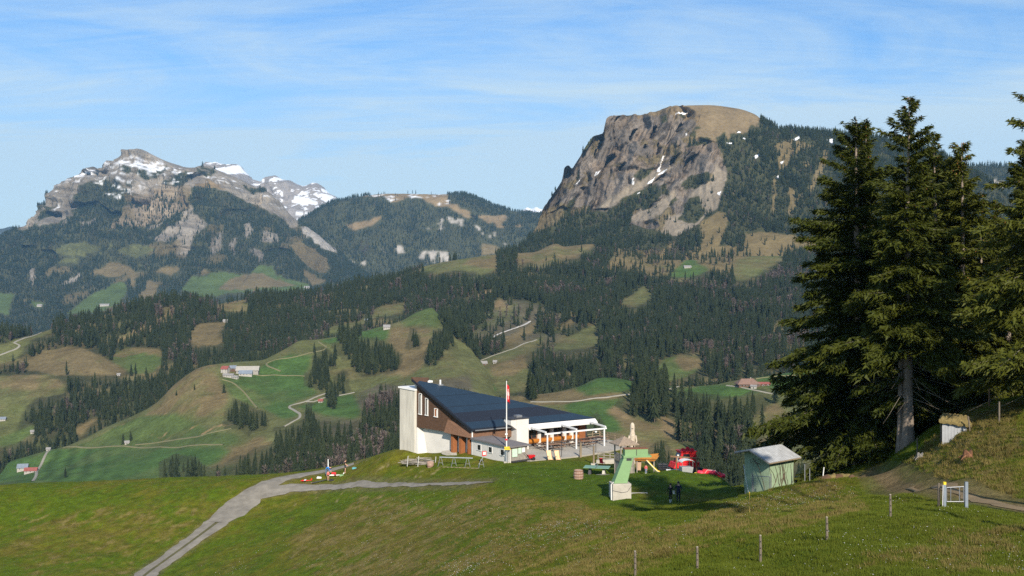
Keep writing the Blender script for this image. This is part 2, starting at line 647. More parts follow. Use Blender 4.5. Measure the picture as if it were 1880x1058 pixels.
def gp(px, py, dmin=36.0, dmax=175.0):
    """where the sight line of a photo pixel first meets the near meadow"""
    d = np.linspace(dmin, dmax, 2800)
    x = (px - CX) / FPX * d
    g = (CY - py) / FPX * d - H(x, d)
    k = np.nonzero(g <= 0)[0]
    k = int(k[0]) if len(k) else int(np.argmin(g))
    return Vector((x[k], d[k], float(H(x[k:k + 1], d[k:k + 1])[0])))

def gd(px, D):
    """ground point in column px at depth D"""
    x = (px - CX) / FPX * D
    return Vector((x, D, float(H(np.array([x]), np.array([float(D)]))[0])))

def polyline(pts, step):
    P = np.array([tuple(p)[:2] for p in pts], float)
    d = np.r_[0, np.cumsum(np.hypot(*np.diff(P, axis=0).T))]
    n = max(2, int(d[-1] / step))
    q = np.linspace(0, d[-1], n)
    return np.stack([pchip(d, P[:, 0], q), pchip(d, P[:, 1], q)], 1)

def dist_to(line, x, y):
    best = np.full(x.shape, 1e9)
    for a, b in zip(line[:-1], line[1:]):
        e = b - a
        t = np.clip(((x - a[0]) * e[0] + (y - a[1]) * e[1]) / max(e @ e, 1e-9), 0, 1)
        best = np.minimum(best, np.hypot(x - a[0] - t * e[0], y - a[1] - t * e[1]))
    return best

ROAD_MAIN = polyline([gp(*p) for p in ((232, 1090), (265, 1058), (300, 1032), (340, 1003), (385, 970), (430, 937), (462, 910), (486, 893), (515, 880), (560, 871), (610, 862), (650, 851))], 0.7)
ROAD_SPUR = polyline([gp(*p) for p in ((478, 905), (505, 901), (545, 896), (620, 894), (720, 891), (820, 889), (905, 887))], 0.7)
PATH = polyline([gd(1588, 86), gd(1612, 81), gd(1650, 72.5), gd(1700, 65.5), gd(1755, 60), gd(1820, 56), (0.4664 * 53 + 0.0, 53.0), (29.5, 48)], 0.7)

def near_ground():
    nc, nr = 640, 310
    px = np.linspace(-420, 2300, nc)
    D = np.concatenate([np.linspace(3, 30, 24, endpoint=False), np.linspace(30, 165, nr - 64, endpoint=False), np.linspace(165, 480, 40)])
    Y = np.broadcast_to(D, (nc, len(D))).copy()
    X = ((px - CX) / FPX)[:, None] * Y
    Z = H(X, Y)
    PX = CX + FPX * X / Y
    PY = CY - FPX * Z / Y
    # distance to the gravel, calms the bumps
    near = np.full(X.shape, 50.0)
    sel = (Y < 175) & (Y > 30)
    for ln in (ROAD_MAIN[::4], ROAD_SPUR[::4], PATH[::4]):
        near[sel] = np.minimum(near[sel], dist_to(ln, X[sel], Y[sel]))
    du = (X + 4.7) * .839 + (Y - 131) * .545
    dv = -(X + 4.7) * .545 + (Y - 131) * .839
    plat = smooth(2.0, 5.0, np.maximum(np.maximum(-1 - du, du - 18), np.maximum(-8 - dv, dv - 15)))
    calm = smooth(1.3, 4.0, near) * plat
    bank = smooth(0.0, 1.0, (X - 26.0) / 3.0) * smooth(56, 60, Y) * smooth(98, 84, Y) * smooth(1.4, 3.0, near)
    tus = fbm(X / 2.6, Y / 2.6, 4, 0.55, 2.0)
    terr = ridged(X / 5.0 + Z * 0.2, Z / 0.9 + X * 0.05, 3, 0.5, 5.0)
    right = smooth(-6, 10, X)
    Z = Z + calm * (0.15 + 0.15 * right) * tus + calm * 0.07 * ridged((X - 0.4 * Y) / 9, (Y + 0.5 * X + 6 * Z) / 3.2, 3, 0.5, 71.0) + bank * (0.16 * terr + 0.22 * fbm(X / 1.3, Y / 1.3, 3, 0.6, 9.0))
    Z = Z + calm * 0.35 * fbm(X / 14, Y / 14, 2, 0.5, 4.0) * smooth(-3, 12, np.minimum(X + 14, 200)) * 0.5
    # colour: lush green, olive and winter-brown grass
    n1 = fbm(X / 9, Y / 13, 4, 0.55, 1.0)
    n2 = fbm((X + 0.3 * Y) / 2.0, (Y - 0.5 * X) / 1.5, 4, 0.62, 6.0)
    n3 = fbm(X / 0.7, Y / 1.0, 3, 0.6, 12.0)
    n4 = fbm(X / 22, Y / 30, 3, 0.5, 33.0)
    jx = PX + n2 * 55 + n1 * 70
    jy = PY + n3 * 6 + n1 * 16 + n4 * 14
    lush = np.array((0.074, 0.112, 0.007))
    oliv = np.array((0.118, 0.116, 0.012))
    dead = np.array((0.205, 0.160, 0.060))
    rust = np.array((0.125, 0.088, 0.026))
    g = smooth(-0.35, 0.30, n1 * 0.7 + n2 * 0.6)[..., None]
    C = lush * (1 - g) + oliv * g
    def zone(poly):
        return soften(inside(poly, jx, jy).astype(float), 8)
    brown = np.zeros(X.shape)
    for poly, k in (([(620, 905), (900, 905), (1050, 930), (1180, 960), (1340, 925), (1480, 890), (1560, 880), (1600, 930), (1500, 960), (1420, 985), (1300, 1000), (1160, 1060), (520, 1070), (560, 1000), (600, 950)], 0.62),
                    ([(0, 930), (120, 925), (300, 920), (420, 940), (330, 985), (230, 1060), (0, 1060)], 0.40),
                    ([(1290, 920), (1420, 905), (1560, 882), (1600, 905), (1480, 935), (1350, 950)], 0.45),
                    ([(1600, 880), (1680, 815), (1780, 740), (1900, 735), (1900, 930), (1740, 905)], 0.72),
                    ([(1760, 960), (1900, 960), (1900, 1070), (1500, 1070), (1620, 1020)], 0.5),
                    ([(1130, 1060), (1200, 1000), (1330, 985), (1240, 1060)], 0.35)):
        brown = np.maximum(brown, k * zone(poly))
    b = np.clip(smooth(-0.28, 0.42, n2 * 0.75 + n1 * 0.35 + 1.15 * (brown - 0.46)) * smooth(-0.1, 0.3, brown + 0.12), 0, 1)[..., None] * 0.7
    C = C * (1 - b) + (rust * 0.55 + oliv * 0.45) * b
    d2 = (smooth(0.12, 0.50, n3 * 0.7 + n2 * 0.5 + (brown - 0.42) * 1.0) * smooth(0.0, 0.3, brown + 0.05))[..., None]
    C = C * (1 - d2 * 0.75) + dead * d2 * 0.75
    mot = (smooth(0.10, 0.55, fbm(X / 1.1, Y / 1.6, 4, 0.65, 44.0) + 0.35 * n1) * 0.45)[..., None]
    C = C * (1 - mot) + np.array((0.140, 0.108, 0.032)) * mot
    pale = (smooth(0.36, 0.52, n3 * 0.8 + n2 * 0.25) * zone([(640, 830), (830, 815), (900, 850), (820, 905), (560, 930), (440, 1000), (640, 870)]) * plat)[..., None]
    C = C * (1 - pale) + np.array((0.27, 0.22, 0.10)) * pale
    # bright lawn around the playground
    lawn = (zone([(880, 850), (1060, 840), (1340, 875), (1350, 905), (1160, 900), (1100, 930), (930, 905)]) * 0.75)[..., None]
    C = C * (1 - lawn) + np.array((0.052, 0.100, 0.006)) * lawn
    # worn earth on the bank foot and beside the paths
    soil = (smooth(0.15, 0.5, n3 + 0.5 * n2 + 0.25) * bank * zone([(1600, 850), (1700, 850), (1900, 880), (1900, 925), (1740, 905), (1600, 893)]))[..., None]
    C = C * (1 - soil * 0.4) + np.array((0.075, 0.050, 0.022)) * soil * 0.4
    edge = smooth(2.3, 1.2, near + n3 * 0.5)[..., None]
    C = C * (1 - edge * 0.5) + np.array((0.14, 0.115, 0.06)) * edge * 0.5
    pth = np.full(X.shape, 50.0)
    pth[sel] = dist_to(PATH[::3], X[sel], Y[sel])
    worn = (smooth(0.95, 0.30, pth + 0.35 * n3 + 0.3 * n2) * 0.85)[..., None]
    C = C * (1 - worn) + np.array((0.190, 0.135, 0.070)) * worn
    s = dict(name='meadow_hill', X=X, Y=Y, Z=Z, px=px, C=C, rock=np.full(X.shape, 0.35))
    s['PX'], s['PY'] = CX + FPX * X / Y, CY - FPX * Z / Y
    s['brown'] = brown + 0.5 * n2
    s['near'], s['plat'] = near, plat
    m = land_mat('meadow_grass', 1.1, 6.5, 0.34, 0.7, 6.0, 0.16)
    finish_sheet(s, m, 'grassy hilltop meadow in the foreground, green with winter-brown patches', 'meadow')
near_ground()

def ribbon(name, line, half, mats, lift, height, label, cat, kind='structure', wav=0.0, cross=None, wf=None):
    """a strip of ground surface along a line; cross = offsets across it, each with its own lift and material slot"""
    P = np.asarray(line)
    T = np.gradient(P, axis=0)
    T /= np.maximum(np.hypot(T[:, 0], T[:, 1]), 1e-9)[:, None]
    N = np.stack([-T[:, 1], T[:, 0]], 1)
    offs = cross or [(-half, 0.0), (-half * 0.5, 0.03), (0, 0.04), (half * 0.5, 0.03), (half, 0.0)]
    rows = []
    wf = np.ones(len(P)) if wf is None else np.interp(np.linspace(0, 1, len(P)), *zip(*wf))
    for k, (o, l) in enumerate(offs):
        w = (vnoise(P[:, 0] * 0.5 + 31 * k, P[:, 1] * 0.5) + 0.9 * vnoise(P[:, 0] * 1.9 + 11 * k, P[:, 1] * 1.9)) * wav * (abs(o) == max(abs(q[0]) for q in offs))
        q = P + N * (o * wf + w)[:, None]
        rows.append(np.c_[q, height(q[:, 0], q[:, 1]) + lift + l])
    V = np.array(rows)
    k, n = V.shape[:2]
    idx = np.arange(k * n).reshape(k, n)
    F = np.stack([idx[:-1, :-1], idx[:-1, 1:], idx[1:, 1:], idx[1:, :-1]], -1)
    me = np_mesh(name, V.reshape(-1, 3), F.reshape(-1, 4), True)
    ms = mats if isinstance(mats, (list, tuple)) else [mats]
    for m in ms:
        me.materials.append(m)
    if len(ms) > 1:
        mi = np.zeros((k - 1, n - 1), int)
        mid = (k - 1) // 2
        mi[mid] = 1
        me.polygons.foreach_set('material_index', mi.ravel())
    o = bpy.data.objects.new(name, me)
    COL.objects.link(o)
    tag(o, label, cat, kind=kind)
    return o

GRAVEL = mat('gravel', (0.205, 0.187, 0.155), 0.95, var=0.34, scale=0.8, bump=0.6, bscale=9)
TRACKGRASS = mat('track_grass', (0.088, 0.082, 0.036), 0.95, var=0.35, scale=1.6, bump=0.6, bscale=9)
DIRT = mat('dirt_path', (0.205, 0.148, 0.080), 0.95, var=0.30, scale=0.9, bump=0.7, bscale=8)
nm_ = int(len(ROAD_MAIN) * 0.50)
ribbon('gravel_road', ROAD_MAIN[:nm_], 1.4, [GRAVEL, TRACKGRASS], 0.02, H, 'pale gravel farm track with a grassy middle climbing from the lower left', 'track',
       wav=0.22, cross=[(-1.32, 0.0), (-0.95, 0.05), (-0.20, 0.03), (0.20, 0.03), (0.95, 0.05), (1.32, 0.0)], wf=[(0, 1), (0.8, 1), (1, 1.25)])
ribbon('gravel_road', ROAD_MAIN[nm_ - 1:], 1.6, GRAVEL, 0.024, H, 'pale gravel track passing behind the group of people towards the valley', 'track', wav=0.3,
       cross=[(-1.5, 0.0), (-1.0, 0.05), (0, 0.07), (1.0, 0.05), (1.5, 0.0)], wf=[(0, 1.05), (0.12, 1.45), (0.25, 1.35), (0.45, 0.85), (1, 0.7)])
ribbon('gravel_spur', ROAD_SPUR, 1.25, GRAVEL, 0.045, H, 'narrow gravel spur leading level across the meadow to the right', 'track', wav=0.3,
       cross=[(-1.0, 0.0), (-0.6, 0.05), (0, 0.06), (0.6, 0.05), (1.0, 0.0)], wf=[(0, 1.7), (0.08, 1.4), (0.2, 0.85), (0.5, 0.55), (0.85, 0.38), (1, 0.12)])
ribbon('dirt_path', PATH[int(len(PATH) * 0.42):], 0.40, DIRT, 0.03, H, 'brown dirt footpath running under the grassy bank to the gate', 'path', wav=0.3, wf=[(0, 0.7), (0.3, 1), (1, 0.9)])

# ================================================================== valley, hills and mountains
def weather(s, C, seed, amt=0.75):
    """pastures: lush, olive and winter-brown grass grade into one another"""
    X, Y = s['X'], s['Y']
    n = fbm(X / 70, Y / 90, 4, 0.6, seed)
    m = fbm(X / 22, Y / 30, 3, 0.6, seed + 9)
    lush = smooth(0.25, 0.6, C[..., 1] / np.maximum(C[..., 0], 1e-4) / 2.6)
    w = np.clip(smooth(-0.05, 0.55, n + 0.5 * m) * amt * (1 - 0.75 * lush), 0, 1)
    C = mixcol(C, (0.135, 0.105, 0.048), w)
    w2 = np.clip(smooth(0.10, 0.6, -n + 0.4 * m) * 0.5, 0, 1) * (1 - lush)
    C = mixcol(C, (0.085, 0.110, 0.030), w2)
    return C * (1 + 0.16 * fbm(X / 9, Y / 14, 3, 0.6, seed + 4))[..., None]

def mixcol(C, col, w):
    return C * (1 - w[..., None]) + np.asarray(col) * w[..., None]

BARE = {}          # sheet name -> function(px, py) that says how many of the trees there are bare
DENS = {}          # sheet name -> tree density per vertex

def zp(z, sx, ox, oy):
    """points read off an enlarged view, back to photo pixels"""
    return [(x / sx + ox, y / sx + oy) for x, y in z]

# ---- hill with the farm (left middle distance)
K1 = [(-420, 960, 1350), (-100, 905, 1380), (0, 868, 1400), (17, 848, 1400), (42, 839, 1400), (85, 826, 1410), (113, 819, 1420), (157, 801, 1430), (200, 779, 1440), (251, 758, 1450), (287, 739, 1460),
      (325, 702, 1480), (376, 672, 1500), (420, 666, 1530), (480, 664, 1560), (503, 655, 1570), (525, 643, 1600), (555, 627, 1640), (585, 625, 1660), (637, 615, 1690), (703, 598, 1720), (737, 587, 1740),
      (765, 572, 1780), (792, 565, 1800), (806, 578, 1780), (825, 596, 1720), (850, 625, 1600), (880, 660, 1500), (920, 720, 1400), (980, 800, 1300)]
s = make_sheet('farm_hill', [
    [(-420, 1060, 700), (980, 1060, 650)],
    [(-420, 985, 980), (0, 900, 1080), (376, 880, 1050), (560, 860, 1000), (740, 850, 960), (860, 860, 940), (980, 920, 900)],
    [(-420, 975, 1120), (0, 884, 1220), (150, 850, 1260), (300, 812, 1300), (400, 775, 1290), (470, 770, 1270), (550, 765, 1250), (650, 760, 1230), (740, 740, 1230), (800, 730, 1220), (880, 760, 1150), (980, 870, 1050)],
    [(-420, 966, 1250), (0, 874, 1330), (150, 825, 1370), (300, 765, 1380), (380, 715, 1400), (470, 715, 1410), (560, 700, 1440), (650, 690, 1460), (740, 660, 1500), (800, 650, 1480), (880, 710, 1320), (980, 830, 1150)],
    K1], -420, 980, 470, 190, [(120, -25), (320, -120), (700, -330)], [0.5, 1, 1.2, 1.2])
s['Z'] += 2.5 * fbm(s['X'] / 90, s['Y'] / 90, 4, 0.5, 1.0) + 5.0 * fbm(s['X'] / 260, s['Y'] / 260, 2, 0.5, 2.0)
x, y = project(s, 5.0, 16)
C = np.zeros(s['X'].shape + (3,))
C[:] = OLIVE
FARM_POLY = [
    (GREEN2, [(-420, 830), (120, 830), (300, 745), (380, 790), (440, 800), (420, 900), (-420, 1000)]),
    (BROWN, [(285, 742), (330, 696), (376, 668), (400, 672), (397, 689), (418, 725), (414, 761), (376, 765), (319, 759), (262, 765)]),
    (OLIVE, [(376, 765), (500, 765), (540, 800), (480, 835), (380, 865), (300, 870), (420, 830), (450, 810)]),
    (BROWN, [(380, 830), (440, 815), (480, 800), (500, 815), (450, 845), (400, 862), (370, 850)]),
    (GREEN, [(66, 882), (89, 825), (123, 823), (376, 823), (430, 824), (400, 850), (320, 868), (270, 890)]),
    (GREEN, [(-420, 860), (0, 850), (60, 838), (82, 832), (60, 885), (0, 890), (-420, 1000)]),
    (GREEN, [(408, 695), (438, 687), (474, 678), (487, 668), (533, 652), (574, 653), (567, 676), (559, 691), (574, 708), (580, 721), (529, 746), (550, 763), (529, 770), (495, 759), (467, 744), (440, 719)]),
    (GREEN2, [(408, 697), (425, 700), (475, 722), (500, 742), (478, 752), (440, 735), (418, 718)]),
    (GREEN, [(575, 740), (615, 727), (646, 725), (665, 751), (667, 759), (650, 768), (610, 766), (575, 755), (545, 748)]),
    (GREEN, [(585, 626), (640, 616), (703, 598), (716, 606), (708, 624), (637, 628), (606, 634)]),
    (GREEN2, [(765, 571), (792, 563), (818, 588), (803, 600), (775, 596), (745, 600), (735, 592)]),
    (BROWN, [(716, 604), (745, 600), (790, 605), (795, 640), (770, 680), (740, 700), (690, 700), (640, 690), (700, 685), (735, 660), (712, 630)]),
    (OLIVE, [(575, 690), (640, 685), (735, 690), (730, 705), (620, 715), (575, 712)]),
    (SHRUB, [(652, 725), (690, 708), (745, 705), (860, 690), (880, 760), (733, 745), (665, 763)]),
    (SHRUB, [(560, 760), (640, 770), (680, 765), (640, 800), (540, 810)]),
]
paint(s, C, FARM_POLY, x, y)
C = weather(s, soften(C, 4), 3.0)
# mowing stripes across the lower field (cut and uncut grass)
st = soften(inside(FARM_POLY[4][1], x, y).astype(float), 2) * smooth(250, 150, s['PX'])
C *= (1 + 0.22 * st * np.sin((s['X'] + 0.35 * s['Y'] + 22 * fbm(s['X'] / 120, s['Y'] / 120, 2)) / 3.4))[..., None]
# cattle-worn bare scars
sc = smooth(0.42, 0.58, fbm(s['X'] / 16, s['Y'] / 22, 3, 0.6, 7.7)) * soften(inside([(200, 790), (260, 762), (330, 755), (430, 765), (440, 800), (300, 815)], x, y).astype(float), 2)
C = mixcol(C, (0.30, 0.20, 0.10), sc * 0.8)
s['C'] = C
s['rock'] = np.full(s['X'].shape, 0.1)
FARM_WOODS = [
    [(605, 632), (635, 619), (695, 620), (712, 630), (738, 650), (738, 668), (725, 684), (682, 692), (661, 690), (648, 680), (645, 665), (631, 665)],
    [(574, 640), (590, 635), (616, 650), (618, 676), (603, 680), (610, 704), (594, 721), (576, 714), (557, 706), (557, 690), (574, 676)],
    [(614, 693), (627, 678), (640, 683), (640, 690), (628, 704), (614, 704)],
    [(597, 720), (610, 702), (642, 696), (646, 718), (616, 730), (614, 752), (597, 744)],
    [(410, 758), (428, 730), (461, 745), (482, 756), (495, 774), (490, 786), (466, 792), (458, 802), (438, 790), (412, 787)],
    [(376, 860), (414, 848), (450, 832), (474, 820), (503, 815), (501, 785), (529, 780), (559, 770), (562, 738), (572, 738), (576, 768), (631, 780), (670, 765), (672, 745), (695, 730), (740, 710), (860, 715), (900, 800), (860, 850), (600, 890), (360, 900)],
    [(293, 848), (315, 836), (336, 834), (361, 840), (380, 858), (380, 890), (293, 890)],
    [(786, 634), (795, 606), (815, 602), (841, 630), (838, 642), (805, 642)],
    [(776, 655), (790, 628), (806, 632), (812, 662), (796, 674), (778, 672)],
    [(742, 640), (752, 600), (764, 606), (776, 630), (772, 640), (752, 644)],
]
FARM_WOODS.append([(806, 588), (822, 584), (850, 606), (884, 640), (896, 668), (880, 660), (852, 632), (815, 604)])
FARM_SPARSE = [[(640, 720), (700, 705), (750, 705), (740, 750), (670, 765)], [(540, 775), (640, 770), (680, 768), (660, 800), (540, 815)], [(-420, 860), (-50, 850), (-30, 900), (-420, 960)]]
dn = np.zeros(s['X'].shape)
for p in FARM_WOODS:
    dn[inside(p, x, y)] = 1.0
for p in FARM_SPARSE:
    dn[inside(p, x, y)] = np.maximum(dn[inside(p, x, y)], 0.35)
for (lx, ly) in ((357, 716), (409, 718), (413, 720), (226, 815), (240, 808), (324, 726), (577, 650)):
    pass
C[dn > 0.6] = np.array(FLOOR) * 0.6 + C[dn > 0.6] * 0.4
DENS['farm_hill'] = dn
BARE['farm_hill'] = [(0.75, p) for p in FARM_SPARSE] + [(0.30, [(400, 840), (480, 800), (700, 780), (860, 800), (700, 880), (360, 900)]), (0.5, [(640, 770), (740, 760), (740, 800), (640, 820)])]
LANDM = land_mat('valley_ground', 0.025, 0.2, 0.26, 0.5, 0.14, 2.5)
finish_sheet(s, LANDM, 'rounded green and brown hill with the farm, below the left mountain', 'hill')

# ---- meadow ridge with the inn, right middle distance
s = make_sheet('inn_ridge', [
    [(640, 1100, 480), (820, 1060, 480), (2300, 1060, 480)],
    [(640, 1090, 600), (740, 1000, 640), (820, 910, 680), (1000, 880, 700), (1250, 890, 690), (1500, 900, 680), (2300, 900, 660)],
    [(640, 1080, 700), (740, 960, 800), (820, 870, 860), (1000, 810, 840), (1130, 800, 840), (1250, 815, 820), (1400, 815, 820), (1500, 820, 810), (2300, 820, 800)],
    [(640, 1070, 800), (740, 930, 880), (820, 830, 960), (1000, 757, 950), (1130, 745, 960), (1250, 755, 930), (1400, 745, 940), (1500, 745, 930), (2300, 740, 920)],
    [(640, 1060, 900), (740, 900, 980), (820, 805, 1050), (880, 752, 1060), (943, 724, 1060), (1007, 720, 1060), (1060, 710, 1065), (1100, 694, 1075), (1120, 693, 1080), (1136, 695, 1080), (1202, 706, 1060), (1270, 707, 1050), (1313, 704, 1050),
     (1334, 699, 1050), (1398, 689, 1060), (1449, 683, 1070), (1520, 680, 1080), (1700, 672, 1090), (2300, 650, 1100)]],
    640, 2300, 500, 170, [(110, -22), (300, -90), (600, -220)], [0.6, 1, 1, 1])
s['Z'] += 2.0 * fbm(s['X'] / 70, s['Y'] / 70, 4, 0.5, 31.0) + 3.5 * fbm(s['X'] / 200, s['Y'] / 200, 2, 0.5, 12.0)
x, y = project(s, 5.0, 16)
C = np.zeros(s['X'].shape + (3,))
C[:] = OLIVE
paint(s, C, [
    (BROWN, [(940, 725), (1060, 712), (1150, 722), (1130, 735), (1000, 745), (930, 745)]),
    (GREEN, [(1055, 714), (1110, 690), (1202, 704), (1262, 708), (1190, 716), (1150, 722), (1075, 727)]),
    (GREEN, [(1035, 742), (1090, 735), (1150, 732), (1130, 755), (1165, 775), (1140, 790), (1115, 800), (1085, 790), (1050, 765)]),
    (GREEN, [(1225, 720), (1300, 708), (1340, 706), (1400, 716), (1390, 724), (1320, 735), (1230, 730)]),
    (GREEN, [(1386, 694), (1449, 680), (1520, 678), (1520, 705), (1420, 716), (1395, 706)]),
    (BROWN, [(1115, 755), (1160, 765), (1240, 795), (1250, 830), (1160, 820), (1100, 800), (1150, 790)]),
    (TAN, [(1130, 745), (1160, 765), (1150, 772), (1115, 752)]),
    (TAN, [(1205, 762), (1230, 768), (1260, 782), (1330, 788), (1360, 800), (1340, 815), (1240, 812), (1220, 790)]),
    (BROWN, [(1376, 770), (1410, 745), (1425, 740), (1450, 760), (1480, 790), (1400, 830), (1378, 820), (1402, 800)]),
    (BROWN, [(1160, 800), (1230, 815), (1240, 850), (1180, 830)]),
], x, y)
C = weather(s, soften(C, 4), 13.0)
INN_WOODS = [
    [(1128, 745), (1140, 722), (1155, 714), (1219, 706), (1228, 716), (1281, 720), (1342, 728), (1366, 725), (1398, 712), (1412, 722), (1410, 757), (1376, 772), (1384, 785), (1404, 770), (1404, 805), (1374, 826), (1358, 805), (1332, 792), (1302, 788),
     (1270, 786), (1249, 781), (1228, 769), (1211, 762), (1202, 777), (1185, 773), (1174, 760), (1164, 769), (1143, 754)],
    [(1232, 800), (1240, 782), (1260, 795), (1279, 794), (1313, 792), (1351, 800), (1400, 800), (1372, 825), (1390, 846), (1420, 880), (1420, 960), (1200, 960), (1276, 880), (1270, 825), (1247, 815)],
    [(1188, 825), (1205, 808), (1222, 810), (1236, 830), (1260, 860), (1260, 960), (1150, 960), (1180, 870)],
    [(1074, 800), (1080, 765), (1095, 758), (1108, 775), (1112, 805), (1092, 815)],
    [(960, 735), (975, 712), (985, 720), (985, 742)],
]
dn = np.zeros(s['X'].shape)
for p in INN_WOODS:
    dn[inside(p, x, y)] = 1.0
dn[inside([(1300, 860), (1700, 840), (2300, 700), (2300, 960), (1300, 960)], x, y)] = 1.0
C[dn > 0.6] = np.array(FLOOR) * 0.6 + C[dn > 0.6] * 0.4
s['C'], s['rock'] = C, np.full(s['X'].shape, 0.15)
DENS['inn_ridge'] = dn
BARE['inn_ridge'] = [(0.35, [(1280, 820), (1420, 800), (1420, 960), (1280, 960)])]
finish_sheet(s, LANDM, 'meadow ridge with a low inn on it, right of the restaurant roof', 'hill')

# ---- wooded mid slopes behind
K2 = [(-420, 660, 2050), (-100, 625, 2080), (0, 612, 2100), (53, 617, 2120), (96, 605, 2150), (128, 600, 2200), (175, 585, 2250), (212, 574, 2280), (266, 564, 2320), (300, 552, 2350), (340, 549, 2400), (376, 562, 2400), (457, 550, 2450),
      (508, 549, 2480), (560, 547, 2500), (601, 537, 2560), (640, 531, 2600), (674, 519, 2620), (708, 516, 2650), (752, 501, 2700), (786, 488, 2700), (871, 473, 2750), (939, 465, 2800), (977, 464, 2850), (1022, 448, 2900), (1035, 453, 2900),
      (1084, 449, 2900), (1120, 453, 2900), (1200, 476, 2800), (1262, 478, 2780), (1330, 472, 2800), (1500, 470, 2800), (1700, 470, 2800), (2300, 470, 2800)]
s = make_sheet('wooded_slopes', [
    [(-420, 1040, 1350), (0, 960, 1400), (376, 800, 1600), (560, 760, 1680), (740, 720, 1600), (820, 800, 1150), (1000, 840, 1100), (1500, 860, 1080), (2300, 860, 1080)],
    [(-420, 860, 1500), (0, 820, 1540), (200, 790, 1580), (376, 730, 1680), (560, 690, 1760), (740, 670, 1720), (840, 712, 1420), (1000, 730, 1300), (1500, 760, 1250), (2300, 760, 1250)],
    [(-420, 740, 1700), (0, 740, 1700), (100, 712, 1760), (200, 712, 1760), (376, 670, 1830), (560, 640, 1920), (740, 620, 1980), (850, 668, 1600), (960, 670, 1500), (1100, 685, 1450), (1500, 690, 1430), (2300, 690, 1430)],
    [(-420, 690, 1850), (0, 672, 1900), (50, 664, 1920), (110, 650, 1940), (150, 645, 1950), (220, 650, 1950), (300, 640, 1980), (420, 610, 2080), (560, 596, 2180), (740, 570, 2280), (850, 600, 1980), (960, 605, 1850), (1100, 600, 1850), (1500, 590, 1900), (2300, 590, 1900)],
    [(-420, 672, 1960), (0, 636, 2000), (80, 628, 2040), (200, 610, 2110), (300, 590, 2170), (376, 592, 2220), (560, 572, 2340), (740, 540, 2480), (850, 530, 2380), (960, 525, 2350), (1100, 520, 2400), (1200, 530, 2300), (1500, 530, 2350), (2300, 530, 2350)],
    K2], -420, 2300, 760, 250, [(150, -40), (400, -160), (900, -420)], [0.5, 1.2, 1.2, 1.3, 1.3])
rel = 7 * ridged(s['X'] / 260 + s['Y'] / 500, s['Y'] / 420 - s['X'] / 700, 4, 0.5, 3.0) + 4 * fbm(s['X'] / 90, s['Y'] / 90, 3, 0.5, 14.0)
s['Z'] += rel * smooth(0.3, 1.2, s['t'])[None] * (1 - 0.7 * smooth(4.4, 5.0, s['t']))[None]
x, y = project(s, 5.0, 14)
C = np.zeros(s['X'].shape + (3,))
C[:] = FLOOR
